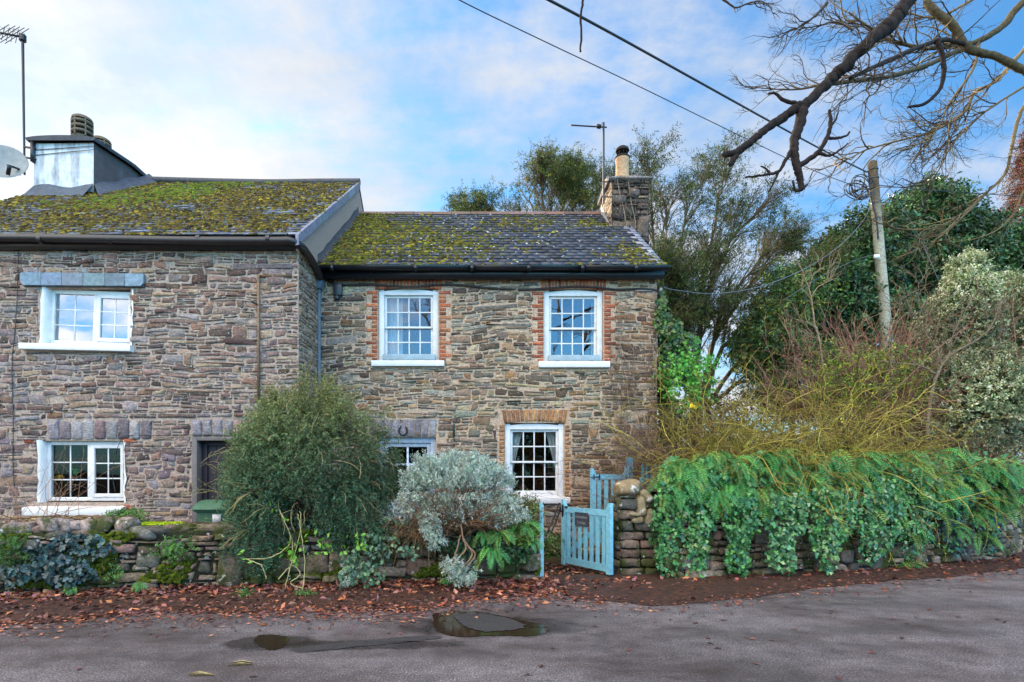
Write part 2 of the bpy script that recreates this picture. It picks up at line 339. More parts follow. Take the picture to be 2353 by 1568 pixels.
def grow(st, d, length, K=6, wander=.25, grav=0., up=None):
    st = np.asarray(st, float); n = len(st); d = nrm(np.asarray(d, float)+np.zeros((n, 3))); st_ = (np.broadcast_to(length, n)/(K-1))[:, None]
    out_ = [st]; p = st
    for k in range(K-1):
        p = p+d*st_; out_.append(p); d = nrm(d+R.normal(size=(n, 3))*wander+np.array([0, 0, -1.])*grav)
    return np.stack(out_, 1)
def sample(paths, n, t0=0., t1=1.):
    N_, K, _ = paths.shape; i = R.integers(0, N_, n); t = R.uniform(t0, t1, n)*(K-1); k = np.minimum(t.astype(int), K-2); f = (t-k)[:, None]
    a = paths[i, k]; b = paths[i, k+1]; return a*(1-f)+b*f, nrm(b-a), i, t/(K-1)
def spawn(paths, n, t0, t1, length, K=5, ang=.7, wander=.25, grav=0., bias=(0, 0, 0)):
    p, t, i, tt = sample(paths, n, t0, t1); r = nrm(np.cross(t, R.normal(size=(n, 3)))); a = (ang*R.uniform(.5, 1.3, n))[:, None]
    return grow(p, nrm(t*np.cos(a)+r*np.sin(a)+np.array(bias)), length*R.uniform(.6, 1.3, n)*(1.15-.5*tt), K, wander, grav)
def rad(n, K, r0, r1, j=.2): return np.linspace(r0, r1, K)[None]*R.uniform(1-j, 1+j, (n, 1))
def path3(pts, K=None):                                       # smooth polyline through points
    p = np.array(pts, float); n = len(p); K = K or n*4; t = np.linspace(0, n-1, K); i = np.clip(t.astype(int), 0, n-2); f = (t-i)[:, None]
    g = lambda j: p[np.clip(j, 0, n-1)]; a, b, c_, d = g(i-1), g(i), g(i+1), g(i+2)
    return .5*(2*b+(c_-a)*f+(2*a-5*b+4*c_-d)*f**2+(3*b-a-3*c_+d)*f**3)
# ------------------------------------------------------------------ ground, road, soil
YR, YL = 10.37, 9.22
def ex_ground(t, tcn, col, b):
    return MIX(RAMP(noise_n(t, tcn, .8, 6), [(.4, 0.), (.6, .7)], nt=t), col, tuple(C(52, 48, 30)), nt=t)
M_ground = mat('garden_soil', .95, .3, 6, .8, 30, .2, base=tuple(C(64, 56, 40)), extra=ex_ground)
g = MB(); g.add([(-800, -800, -.03), (800, -800, -.03), (800, 900, -.03), (-800, 900, -.03)], [(0, 1, 2, 3)], (.05, .05, .03))
tag(g.build('ground', M_ground), 'grassy earth ground running away behind the cottages', 'ground', kind='structure')
wallbase = [G(-260, 1386), G(0, 1375), G(450, 1357), G(800, 1347), G(1240, 1340), G(1420, 1336), G(1515, 1337), G(1700, 1325), G(2000, 1312), G(2300, 1288), (11.2, 11.6, 0), (12.6, 16, 0)]
def ex_road(t, tcn, col, b):
    cc = RAMP(noise_n(t, tcn, 2.2, 8, .75, sc=(.7, 1.2, 1)), [(.497, 0.), (.5, .55), (.503, 0.)], nt=t); col = MIX(cc, col, (.02, .018, .016), nt=t)
    pk = RAMP(noise_n(t, tcn, .55, 3, .5, sc=(.6, 1.4, 1)), [(.47, .86), (.485, 1.08)], nt=t); col = MIX(1.0, col, pk, nt=t, mode='MULTIPLY')
    sp = RAMP(noise_n(t, tcn, 70, 3, .7), [(.36, .30), (.50, .85), (.58, 1.2), (.64, 2.6)], nt=t); col = MIX(1.0, col, sp, nt=t, mode='MULTIPLY')
    br = RAMP(noise_n(t, tcn, 1.3, 7, .65, sc=(.5, 1, 1)), [(.45, 0.), (.66, .65)], nt=t); col = MIX(br, col, tuple(C(70, 54, 48, .9)), nt=t)
    w = noise_n(t, tcn, .9, 6, .6, sc=(.45, 1, 1)); wet = RAMP(w, [(.40, .45), (.60, .8)], nt=t); t.links.new(wet, b.inputs['Roughness'])
    sx = N('ShaderNodeSeparateXYZ', t); t.links.new(tcn.outputs['Object'], sx.inputs[0]); wn = M('MULTIPLY', M('SUBTRACT', noise_n(t, tcn, 3.5, 6, .7), .5, nt=t), 1.6, nt=t)
    for (px_, py_, ax_, ay_) in ((1135, 1440, .95, .42), (622, 1477, .42, .24), (830, 1482, .95, .16)):       # damp margins soaked round the puddles
        g0 = G(px_, py_); ex_ = M('DIVIDE', M('SUBTRACT', sx.outputs[0], float(g0[0]), nt=t), ax_, nt=t); ey_ = M('DIVIDE', M('SUBTRACT', sx.outputs[1], float(g0[1]), nt=t), ay_, nt=t)
        dd_ = M('ADD', M('ADD', M('MULTIPLY', ex_, ex_, nt=t), M('MULTIPLY', ey_, ey_, nt=t), nt=t), wn, nt=t); dm = RAMP(dd_, [(.5, .42), (1.0, 1.0)], nt=t); col = MIX(1.0, col, dm, nt=t, mode='MULTIPLY'); wet = MIX(1.0, wet, dm, nt=t, mode='MULTIPLY')
    t.links.new(wet, b.inputs['Roughness'])
    return MIX(1.0, col, RAMP(w, [(.40, .78), (.6, 1.1)], nt=t), nt=t, mode='MULTIPLY')
M_road = mat('wet_tarmac', .6, .22, 5, .9, 90, .4, base=tuple(C(104, 97, 98, 1.15)), extra=ex_road, bdist=.008)
M_road.node_tree.nodes['Principled BSDF'].inputs['Roughness'].default_value = .6
front = np.array([w_[:2] for w_ in wallbase], float)
rd = MB(); inner = front+np.array([0, .35]); lo = np.array([(p[0]*1.25-1, -9.) for p in front]); n = len(front)
rd.add([(x, y, 0) for x, y in inner]+[(x, y, 0) for x, y in lo], [(i, n+i, n+i+1, i+1) for i in range(n-1)], (.1, .1, .1))
rd.add([(-60, -9, 0), (60, -9, 0), (60, -3, .0), (inner[-1][0], inner[-1][1], 0), (lo[-1][0], lo[-1][1], 0)], [(0, 1, 2, 3, 4)] , (.1, .1, .1)) if False else None
rd.add([(inner[-1][0], inner[-1][1], 0), (lo[-1][0], -9, 0), (60, -9, 0), (60, 30, 0), (16, 30, 0)], [(0, 1, 2, 3, 4)], (.1, .1, .1))
rd.add([(inner[0][0], inner[0][1], 0), (-60, -1.2, 0), (-60, -9, 0), (lo[0][0], -9, 0)], [(0, 1, 2, 3)], (.1, .1, .1))
tag(rd.build('road', M_road), 'damp grey purple tarmac lane in front of the cottages', 'road', kind='structure')
def interp_front(x): return np.interp(x, front[:, 0], front[:, 1])
def ragged(xs, ys, A, seed):
    q = np.random.default_rng(seed); return ys+A*sum(np.sin(xs*k+q.uniform(0, 6))*a for k, a in ((1.7, .5), (4.1, .3), (9.3, .22), (19, .12), (37, .07)))
# edge of the soil strip in the picture
ex = np.linspace(-300, 2700, 240); ey = np.interp(ex, [-300, 0, 330, 560, 980, 1100, 1260, 1330, 1480, 1560, 1800, 2353, 2700], [1444, 1438, 1410, 1412, 1400, 1376, 1364, 1380, 1392, 1392, 1362, 1308, 1280])
E = np.array([G(a, b) for a, b in zip(ex, ey)]); E[:, 1] = ragged(E[:, 0], E[:, 1], .10, 4)
so_ = MB(); top = np.array([(x, interp_front(x)+.3) for x in E[:, 0]]); n = len(E)
so_.add([(p[0], p[1], .006) for p in E]+[(p[0], p[1], .05) for p in top], [(i, i+1, n+i+1, n+i) for i in range(n-1)], C(46, 32, 28))
def ex_soil(t, tcn, col, b):
    col = MIX(RAMP(noise_n(t, tcn, 24, 5, .7, sc=(.6, 1, 1)), [(.46, 0.), (.6, .9)], nt=t), col, tuple(C(98, 58, 40)), nt=t)
    return MIX(RAMP(noise_n(t, tcn, 95, 3, .6), [(.60, 0.), (.68, .8)], nt=t), col, tuple(C(135, 100, 80)), nt=t)
M_soil = mat('leaf_mould', .62, .45, 30, 1., 60, .4, extra=ex_soil, bdist=.02)
tag(so_.build('soil_verge', M_soil), 'dark reddish brown soil and leaf mould along the foot of the walls', 'verge', kind='structure')
def blob_sheet(pts, z, mat_, name, label, cat, col, A=.3):
    m = MB(); p = path3([G(*q)[:2].tolist()+[0] for q in pts+[pts[0]]], len(pts)*8)[:-1]; p += R.normal(size=p.shape)*[.008, .010, 0]; c = p.mean(0); n = len(p)
    m.add([(a[0], a[1], z) for a in p]+[(c[0], c[1], z)], [(i, (i+1) % n, n) for i in range(n)], col); return tag(m.build(name, mat_), label, cat, kind='structure')
M_water = mat('puddle_water', .10, 0, base=tuple(C(50, 38, 30)), spec=.5); M_patch = mat('smooth_tar', .5, .5, 60, .9, 120, .4, base=tuple(C(66, 63, 64)), bdist=.006)
blob_sheet([(1003, 1452), (1000, 1412), (1080, 1406), (1160, 1418), (1240, 1436), (1262, 1448), (1225, 1462), (1130, 1462), (1050, 1464)], .005, M_water, 'puddle', 'long dark puddle lying in the lane below the silver shrub', 'puddle', C(40, 35, 32))
blob_sheet([(1052, 1430), (1050, 1414), (1110, 1413), (1170, 1424), (1205, 1440), (1160, 1452), (1090, 1450)], .010, M_patch, 'tar_patch', 'smooth grey tar patch standing out of the long puddle', 'road patch', C(80, 80, 84))
blob_sheet([(583, 1470), (600, 1460), (655, 1462), (662, 1470), (648, 1490), (620, 1495), (592, 1482)], .005, M_water, 'puddle', 'small dark puddle in the lane left of the long one', 'puddle', C(40, 35, 32))
blob_sheet([(670, 1492), (800, 1476), (990, 1462), (998, 1470), (860, 1484), (700, 1499)], .005, M_patch, 'tar_seam', 'narrow smooth tar seam between the two puddles', 'road patch', C(80, 80, 84))

# ------------------------------------------------------------------ palettes
K = 1.25
PR = [C(118, 98, 82, K), C(126, 110, 94, K), C(94, 80, 70, K), C(138, 114, 90, K), C(116, 112, 104, K), C(128, 124, 114, K), C(102, 90, 82, K), C(120, 92, 68, K), C(142, 128, 104, K), C(80, 68, 60, K)]
PL = [C(112, 94, 86, K), C(122, 104, 94, K), C(96, 80, 74, K), C(120, 114, 112, K), C(132, 114, 98, K), C(106, 94, 92, K), C(118, 94, 80, K), C(136, 120, 102, K), C(82, 70, 64, K)]
MR = C(170, 146, 124, K); ML = C(156, 138, 124, K)
BR = [C(158, 86, 58, K), C(142, 74, 52, K), C(166, 100, 68, K), C(122, 70, 54, K), C(152, 98, 70, K)]
TAN = [C(150, 104, 66, K), C(140, 98, 68, K), C(160, 118, 76, K), C(126, 92, 66, K)]
VOU = [C(118, 112, 116, K), C(106, 96, 98, K), C(128, 124, 124, K)]
PR = [p*np.array([1.06, .98, .95]) for p in PR]; PL = [p*np.array([1.06, .98, .97]) for p in PL]
WH = C(238, 236, 234, .84)
rx = lambda px: (px-CX)*YR/F
rz = lambda py: EYE+(HY-py)*YR/F
lx = lambda px: (px-CX)*YL/F
lz = lambda py: EYE+(HY-py)*YL/F

# ================================================================== right cottage
RX0, RX1 = -2.98, 3.16; REZ = 5.16
cot = empty('stone_cottage', (.1, YR, 0), 'brown stone cottage with dark mossy slates and red brick window surrounds', 'cottage')
w = MB()
frt = lambda u, w_, d: (u, YR-d, w_)
H_ = [(rx(869), rx(1007), rz(830), rz(662)), (rx(1250), rx(1386), rz(833), rz(664)), (rx(1160), rx(1297), rz(1144), rz(972)), (rx(868), rx(1002), .05, rz(1005))]
sheet_holes(w, RX1, REZ+.1, frt, H_, MR, .32, u0=RX0)
brickholes = []
def band(px0, px1, py0, py1): return (rx(px0), rx(px1), rz(py1), rz(py0))
bh = [band(855, 1021, 638, 664), band(1238, 1400, 640, 668), band(843, 870, 660, 830), band(1007, 1036, 660, 830), band(1224, 1251, 660, 832), band(1386, 1412, 660, 832),
      band(1146, 1308, 940, 972), band(1144, 1161, 972, 1145), band(1297, 1312, 972, 1145), band(842, 1006, 962, 1004), band(853, 1023, 828, 845), band(1234, 1402, 830, 848)]
def toneR(u, w_):
    g = np.array([1., 1., 1.])
    k = max(0, 1-abs(w_-2.6)/1.4)*max(0, 1-abs(u-1.2)/2.6); g = g*(1+k*np.array([.05, .16, .02]))
    if w_ < 2.6: g = g*np.array([.97, 1.0, 1.0])
    return g
rubble(w, RX1, REZ-.08, frt, PR, .083, .25, .017, .017, holes=H_+bh, seed=3, tone=toneR, skirt=MR, u0=RX0)
# mortar band under the eaves is bare; bricks
def brick(mb, px0, px1, py0, py1, pal=BR, rel=.014, fx=rx, fz=rz, f=frt, cut=.05):
    stone(mb, [(fx(px0), fz(py1)), (fx(px1), fz(py1)), (fx(px1), fz(py0)), (fx(px0), fz(py0))], np.clip(pal[R.integers(len(pal))]*R.uniform(.75, 1.2), 0, .9), f, rel, cut=cut, rough=.5)
for (xi, xo, yt, yb, sg) in ((869, 855, 668, 830, -1), (1008, 1021, 668, 830, 1), (1250, 1237, 670, 832, -1), (1387, 1399, 670, 832, 1)):
    y = yt; k = 0
    while y < yb-6:
        wd = (15 if sg < 0 else 17) if k % 3 else 28; a, b = (xi-wd, xi-1) if sg < 0 else (xi+1, xi+wd)
        brick(w, a, b, y+.7, y+9.0); y += 9.6; k += 1
def arch(mb, x0, x1, ytop, ybot, rise, n, pal, fan, rel=.016):
    for i in range(n):
        a0, a1 = i/n, (i+1)/n; xa, xb = x0+(x1-x0)*a0+.7, x0+(x1-x0)*a1-.7
        cx = (x0+x1)/2; f_ = lambda x: rise*(1-((x-cx)/((x1-x0)/2))**2)
        bl, br = ybot-f_(xa), ybot-f_(xb); ta = cx+(xa-cx)*(1+fan); tb = cx+(xb-cx)*(1+fan); tp = ytop
        q = [(rx(xa), rz(bl)), (rx(xb), rz(br)), (rx(tb), rz(tp)), (rx(ta), rz(tp))]
        stone(mb, q, np.clip(pal[R.integers(len(pal))]*R.uniform(.75, 1.2), 0, .9), frt, rel, cut=.05, rough=.5)
arch(w, 862, 1014, 640, 668, 8, 19, BR, .03); arch(w, 1244, 1392, 641, 670, 8, 19, BR, .03)
arch(w, 1158, 1300, 942, 974, 5, 15, TAN, .08); arch(w, 850, 1002, 964, 1004, 0, 9, VOU, .04, .025)
y = 976
while y < 1140:
    brick(w, 1147, 1160, y+.6, y+8.5, TAN); brick(w, 1298, 1298+(14 if int(y) % 2 else 10), y+.6, y+8.5, TAN); y += 9.4
# pale patches of mortar above windows, other walls, floors
side = lambda u, w_, d: (RX1+d, YR+u, w_)
def gable_keep(u, w_): return w_ < REZ+.05+(3.1-abs(u-3.13))*.776 - .05
w.add([(RX1, YR, 0), (RX1, YR+6.26, 0), (RX1, YR+6.26, 5.2), (RX1, YR+3.13, 7.58), (RX1, YR, 5.2)], [(0, 1, 2, 3, 4)], MR)
rubble(w, 6.26, 7.4, side, PR, .11, .32, .018, .022, keep=gable_keep, seed=9)
w.add([(RX0, YR+6.26, 0), (RX1, YR+6.26, 0), (RX1, YR+6.26, 5.2), (RX0, YR+6.26, 5.2)], [(0, 1, 2, 3)], MR)
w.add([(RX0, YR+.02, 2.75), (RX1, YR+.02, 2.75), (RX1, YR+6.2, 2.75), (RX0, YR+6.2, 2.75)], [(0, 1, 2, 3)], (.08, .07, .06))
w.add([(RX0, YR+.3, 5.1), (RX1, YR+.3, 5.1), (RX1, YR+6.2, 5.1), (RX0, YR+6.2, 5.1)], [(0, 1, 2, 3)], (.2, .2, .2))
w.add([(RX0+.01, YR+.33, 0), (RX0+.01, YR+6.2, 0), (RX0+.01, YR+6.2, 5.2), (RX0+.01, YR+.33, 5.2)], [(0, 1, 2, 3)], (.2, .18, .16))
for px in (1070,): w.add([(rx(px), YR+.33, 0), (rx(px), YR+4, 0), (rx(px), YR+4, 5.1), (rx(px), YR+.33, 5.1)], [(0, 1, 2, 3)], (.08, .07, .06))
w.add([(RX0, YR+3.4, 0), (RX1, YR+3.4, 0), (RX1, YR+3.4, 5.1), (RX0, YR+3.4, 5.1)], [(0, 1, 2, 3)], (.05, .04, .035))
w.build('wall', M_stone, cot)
# roof
def slates(mb, e0, e1, up, rows, sw, cols, thick=.007, edge=None, skew=0.):
    e0, e1, up = map(lambda a: np.array(a, float), (e0, e1, up)); Lh = np.linalg.norm(e1-e0); ux = (e1-e0)/Lh; U = nrm(up); nn = nrm(np.cross(ux, U)); rh = np.linalg.norm(up)/rows
    P_ = []; 
    for r in range(rows):
        x = -sw*(.5 if r % 2 else 0)*1.0; 
        while x < Lh:
            a, b = max(x, 0)+.002, min(x+sw, Lh)-.002
            if b-a > .02: P_.append((a, b, r))
            x += sw
    A = np.array(P_); n = len(A); j = R.normal(size=(n, 6))
    lo_ = A[:, 2]*rh+j[:, 0]*.006; hi = (A[:, 2]+1.25)*rh; hi = np.minimum(hi, rows*rh)
    t1 = thick*2.2+np.abs(j[:, 1])*.004; t0 = .001+0*t1
    def pt(x, y, z): return e0+x[:, None]*ux+y[:, None]*U+z[:, None]*nn
    v = np.stack([pt(A[:, 0], lo_+j[:, 2]*.004, t1), pt(A[:, 1], lo_+j[:, 3]*.004, t1+j[:, 4]*.002), pt(A[:, 1], hi, t0+.002), pt(A[:, 0], hi, t0+.002), pt(A[:, 0], lo_, t1-thick), pt(A[:, 1], lo_, t1-thick), pt(A[:, 1], hi, t0-.004), pt(A[:, 0], hi, t0-.004)], 1)
    B = (np.arange(n)*8)[:, None]; f = np.concatenate([B+q for q in ([0, 1, 2, 3], [4, 5, 1, 0], [0, 3, 7, 4], [1, 5, 6, 2])])
    col = pick(cols, n, .16, .03)
    if edge is not None: m = A[:, 0] > Lh-edge[0]; col[m] = pick(edge[1], m.sum(), .12)
    mb.add(v.reshape(-1, 3), f, np.repeat(col, 8, 0)); mb.add([e0-nn*.01, e1-nn*.01, e1+up-nn*.01, e0+up-nn*.01], [(0, 1, 2, 3)], (.05, .05, .06))
    return ux, U, nn, Lh, rh
E0 = np.array([RX0+.02, 10.13, REZ+.02]); E1 = np.array([3.24, 10.13, REZ+.02]); UP = np.array([0, 13.5-10.13, 7.62-REZ])
w = MB(); SL = [C(50, 54, 66), C(56, 61, 73), C(42, 46, 56), C(66, 70, 80)]
ux, U, nn, Lh, rh = slates(w, E0, E1, UP, 21, .21, SL, .009, (.24, [C(150, 148, 156), C(134, 132, 142)]))
w.add([E0+UP, E1+UP, E1+UP*[1, -0, 1]*0+E1*0+np.array([3.24, YR+6.5, REZ]), np.array([RX0, YR+6.5, REZ])], [(0, 1, 2, 3)], SL[0])
roof = w.build('roof', M_slate, cot)
rt = MB()                                                     # ridge tiles
x = RX0+.04
while x < 3.1:
    L = .44; c = np.array([x, 13.5, 7.60]); n = 7; th = np.linspace(0, math.pi, n)
    v = [(xx, 13.5-math.cos(t)*.15, 7.555+math.sin(t)*.11+R.normal()*.002) for xx in (x, x+L-.012) for t in th]
    rt.add(v, [(i, n+i, n+i+1, i+1) for i in range(n-1)], jit(C(120, 96, 86), 1, .15)[0]); x += L
rt.build('ridge_tile', M_pot, roof)
lc = MB(); n = 420                                            # lichen spots
n = 230; xx = R.uniform(.9, Lh-.05, n); yy = R.uniform(0.02, np.linalg.norm(UP)-.1, n)
lc.domes(E0+xx[:, None]*ux+yy[:, None]*U+nn*.022, nn, R.uniform(.008, .026, n), .004, pick([C(190, 192, 190), C(170, 176, 176)], n, .1)); lc.build('lichen', M_moss, roof)['kind'] = 'stuff'
def mossify(mb, e0, ux, U, nn, Lh, Ls, rows, n, dens, pal, rmin=.012, rmax=.05, flat=.5):
    x = R.uniform(0, Lh, n*6); r = R.integers(0, rows, n*6); rh = Ls/rows; y = r*rh+np.abs(R.normal(size=n*6))*rh*.26
    d = dens(x/Lh, y/Ls, x, y); keep = R.random(n*6) < d; x, y = x[keep][:n], y[keep][:n]; m = len(x)
    rr = R.uniform(rmin, rmax, m)*(.6+.8*R.random(m)**2); p = e0+x[:, None]*ux+y[:, None]*U+nn*.014
    br = .75+.6*R.random((m, 1)); mb.domes(p, nn, rr, rr*flat*R.uniform(.7, 1.4, m), pick(pal, m, .2, .08)*br)
def nz(x, y, s, seed, o=4):
    q = np.random.default_rng(seed); v = 0
    for k in range(14): a, b, c_ = q.normal()*s, q.normal()*s, q.uniform(0, 6); v = v+np.sin(a*x+b*y+c_)
    return v/3.7
mo = MB(); Ls = np.linalg.norm(UP)
MG = [C(90, 88, 32), C(74, 76, 28), C(116, 108, 38), C(58, 58, 26), C(82, 70, 34)]
def densR(a, b, x, y):
    d = np.clip(.05+.15*nz(x, y*1.3, 3.1, 2), 0, 1)*np.clip(nz(x, y, 9, 5)+.25, 0, 1)
    left = np.clip(1.35-(x-.0)/(.75+.55*b*0+.35*np.clip(nz(x, y, 5, 7), -1, 1)), 0, 1)*1.4
    t = lambda cx, cy, rx_, ry_: np.exp(-((a-cx)/rx_)**2-((b-cy)/ry_)**2)
    d += left+.55*t(.86, .73, .05, .07)*1+.55*t(.93, .15, .035, .16)+.35*t(.2, .45, .12, .4)+.3*t(.38, .3, .12, .3)+.25*t(.62, .8, .1, .15)
    return np.clip(d, 0, 1)
mossify(mo, E0, ux, U, nn, Lh, Ls, 21, 11000, densR, MG, .012, .042); mo.build('moss', M_moss, roof)['kind'] = 'stuff'
# fascia, gutter
fb = MB(); fb.box(RX0, 3.24, 10.17, 10.30, 4.98, 5.15, C(28, 30, 36)); fb.build('fascia', M_black, cot)
gt = MB(); n = 9; th = np.linspace(math.pi*.96, 2*math.pi*1.02, n)
for x0, x1 in ((RX0-.06, -.2), (-.2, 1.75), (1.75, 3.30)):
    v = [(xx, 10.08+math.cos(t)*r_, 5.14+math.sin(t)*r_) for r_ in (.066, .058) for xx in (x0, x1-.004) for t in th]
    gt.add(v, [(i, i+1, n+i+1, n+i) for i in range(n-1)]+[(2*n+i, 3*n+i, 3*n+i+1, 2*n+i+1) for i in range(n-1)]+[(i, 2*n+i, 2*n+i+1, i+1) for i in range(n-1)]+[(n+i, n+i+1, 3*n+i+1, 3*n+i) for i in range(n-1)], C(24, 26, 32))
for x in (RX0+.3, -1.2, -.2, .8, 1.75, 2.7): gt.box(x-.03, x+.03, 10.005, 10.15, 5.062, 5.145, C(24, 26, 32))
gt.build('gutter', M_black, cot)
# ---- windows
def tf(mb, c, ang):                                            # rotate a builder's geometry in the XZ plane about c
    ca, sa = math.cos(ang), math.sin(ang)
    for v in mb.v: x, z = v[:, 0]-c[0], v[:, 2]-c[1]; v[:, 0] = c[0]+x*ca+z*sa; v[:, 2] = c[1]-x*sa+z*ca
def bars(mb, x0, x1, z0, z1, y, nx, nz_, bw, d, col):
    for i in range(1, nx): x = x0+(x1-x0)*i/nx; mb.box(x-bw/2, x+bw/2, y, y+d, z0, z1, col)
    for i in range(1, nz_): z = z0+(z1-z0)*i/nz_; mb.box(x0, x1, y+.002, y+d-.002, z-bw/2, z+bw/2, col)
def rim(mb, x0, x1, z0, z1, y, d, wl, wr, wb, wt, col):
    mb.box(x0, x0+wl, y, y+d, z0, z1, col); mb.box(x1-wr, x1, y, y+d, z0, z1, col); mb.box(x0+wl, x1-wr, y+.001, y+d-.001, z0, z0+wb, col); mb.box(x0+wl, x1-wr, y+.001, y+d-.001, z1-wt, z1, col)
def pane(mb, x0, x1, z0, z1, y): mb.add([(x0, y, z0), (x1, y, z0), (x1, y, z1), (x0, y, z1)], [(0, 1, 2, 3)], (1, 1, 1))
def sash(house, hole, Y, sill, gl, label, fr=.10, curtains=(), arch_r=.05, box=None):
    x0, x1, z0, z1 = hole; y = Y+.05; f = MB()
    f.box(x0+.004, x0+fr, y, y+.14, z0, z1-.01, WH); f.box(x1-fr, x1-.004, y, y+.14, z0, z1-.01, WH); f.box(x0+fr, x1-fr, y+.001, y+.139, z0, z0+.055, WH)
    n = 12; t = np.linspace(-1, 1, n); top = [(x0+.005+(x1-x0-.01)*(a+1)/2, z1-.012-arch_r*a*a) for a in t]          # arched head board
    f.prism([(x0+.005, z1-.115), (x1-.005, z1-.115)]+top[::-1], y-.004, y+.13, WH)
    W_ = f.build('window', M_paint, house, bevel=.004); W_['label'] = label
    xa, xb = x0+fr, x1-fr; zb, zt = z0+.055, z1-.115; zm = zb+(zt-zb)*.5
    s_ = MB(); rim(s_, xa, xb, zm-.018, zt, y+.045, .035, .045, .045, .036, .045, WH); bars(s_, xa+.045, xb-.045, zm+.018, zt-.045, y+.05, 4, 2, .022, .024, WH); s_.build('upper_sash', M_paint, W_, bevel=.003)
    s_ = MB(); rim(s_, xa, xb, zb, zm+.018, y+.085, .035, .045, .045, .07, .036, WH); bars(s_, xa+.045, xb-.045, zb+.07, zm-.018, y+.09, 4, 2, .022, .024, WH); s_.build('lower_sash', M_paint, W_, bevel=.003)
    p = MB(); 
    for i in range(4):                                          # each pane slightly out of true, as old glass is
        for j in range(4):
            xs = xa+.045+(xb-xa-.09)*i/4; xe = xa+.045+(xb-xa-.09)*(i+1)/4; up = j > 1
            lo_, hi = (zm+.018, zt-.045) if up else (zb+.07, zm-.018); a = lo_+(hi-lo_)*(j % 2)/2; b = lo_+(hi-lo_)*(j % 2+1)/2; yy = y+(.062 if up else .102); q = R.normal(size=3)*.0012
            p.add([(xs, yy+q[0]+q[1], a), (xe, yy-q[0]+q[1], a), (xe, yy-q[0]-q[1], b), (xs, yy+q[0]-q[1], b)], [(0, 1, 2, 3)], (1, 1, 1))
    p.build('pane', gl, W_)
    s_ = MB(); a, b, c_, d = sill; s_.prism([(Y-.075, c_), (Y+.10, c_), (Y+.10, d+.012), (Y-.075, d)], a, b, WH, fn=lambda A, B, h: (h, A, B)); s_.build('sill', M_paint, W_, bevel=.005)
    for (ca, cb, wob, tie) in curtains:
        c = MB(); nx_, nz_ = 26, 12; V = []
        for k in range(nz_):
            tz = k/(nz_-1); z = zt-(zt-zb)*tz
            for i in range(nx_):
                s = i/(nx_-1); a_, b_ = ca(tz), cb(tz); V.append((a_+(b_-a_)*s, y+.20+wob*math.sin(s*19+tz*.8)+.01*math.sin(s*47), z))
        c.add(V, [(k*nx_+i, k*nx_+i+1, (k+1)*nx_+i+1, (k+1)*nx_+i) for k in range(nz_-1) for i in range(nx_-1)], C(226, 226, 222, .9)); c.build('curtain', M_cloth, W_, smooth=True)
    if box:
        b_ = MB(); a, b, c_, d = box; b_.box(a, b, Y-.045, Y-.025, c_, d, C(150, 168, 176)); b_.box(a, a+.02, Y-.025, Y+.04, c_, d, C(130, 146, 152)); b_.box(b-.02, b, Y-.025, Y+.04, c_, d, C(130, 146, 152)); b_.box(a+.12, a+.2, Y-.04, Y+.03, c_-.03, c_-.001, C(60, 66, 40)); b_.box(b-.2, b-.12, Y-.04, Y+.03, c_-.03, c_-.001, C(60, 66, 40)); b_.build('window_box', M_plain, W_, bevel=.003)
    return W_
def cur(px0, px1, fx=rx): return (lambda t: fx(px0), lambda t: fx(px1), .018, 0)
sash(cot, H_[0], YR, (rx(855), rx(1021), rz(843), rz(830)), M_glass_sash, 'upstairs sash window with net curtain on its left', curtains=[cur(884, 921), cur(995, 1003)], box=(rx(880), rx(1001), rz(828), rz(815)))
sash(cot, H_[1], YR, (rx(1237), rx(1400), rz(846), rz(832)), M_glass_sash, 'upstairs sash window below the chimney', curtains=[cur(1364, 1374), ], box=(rx(1260), rx(1378), rz(830), rz(817)))
sash(cot, H_[2], YR, (rx(1148), rx(1309), rz(1157), rz(1143)), M_glass, 'ground floor sash window with curtains drawn back', arch_r=.04,
     curtains=[(lambda t: rx(1172), lambda t: rx(1203-22*min(1, t*1.6)), .02, 0), (lambda t: rx(1256+26*min(1, t*1.5)), lambda t: rx(1286), .02, 0)])
# grey stable door frame, half hidden by shrubs
x0, x1, z0, z1 = H_[3]; d = MB(); GB = C(150, 160, 172, 1.1)
rim(d, x0+.003, x1-.003, z0, z1-.003, YR+.06, .12, .10, .10, .04, .10, GB); dd = d.build('door', M_plain, cot, bevel=.005); dd['label'] = 'grey framed glazed front door behind the shrubs'
d = MB(); rim(d, x0+.105, x1-.105, z0+.05, z1-.105, YR+.09, .05, .07, .07, .9, .07, GB); bars(d, x0+.175, x1-.175, z0+.95, z1-.175, YR+.10, 2, 3, .035, .03, C(205, 215, 225)); d.build('door_leaf', M_plain, dd, bevel=.004)
d = MB(); pane(d, x0+.17, x1-.17, z0+.95, z1-.17, YR+.115); d.build('pane', M_glass, dd)
# horseshoe, iron strap, junction box, cable, meter bracket
h = MB(); t = np.linspace(math.radians(-58), math.radians(238), 16); c = (rx(927), rz(990)); h.tubes(np.array([(c[0]+math.cos(-a)*.075, YR-.035, c[1]+math.sin(-a)*.085) for a in t]), .012, 6, C(40, 38, 38))
h.build('horseshoe', M_wood, cot)
h = MB(); h.box(rx(1041.5), rx(1045.5), YR-.035, YR+.02, rz(1003), rz(975), C(52, 66, 60)); h.tubes(np.array([(rx(1043.5), YR-.03, rz(1003)), (rx(1043.5), YR-.03, rz(1030))]), .007, 5, C(46, 52, 50)); h.build('iron_strap', M_wood, cot)
h = MB(); h.box(rx(768), rx(788), YR-.09, YR-.005, rz(682), rz(654), C(40, 42, 48)); h.box(rx(770), rx(780), YR-.08, YR-.01, rz(690), rz(682.2), C(34, 36, 42)); h.build('junction_box', M_black, cot, bevel=.006)
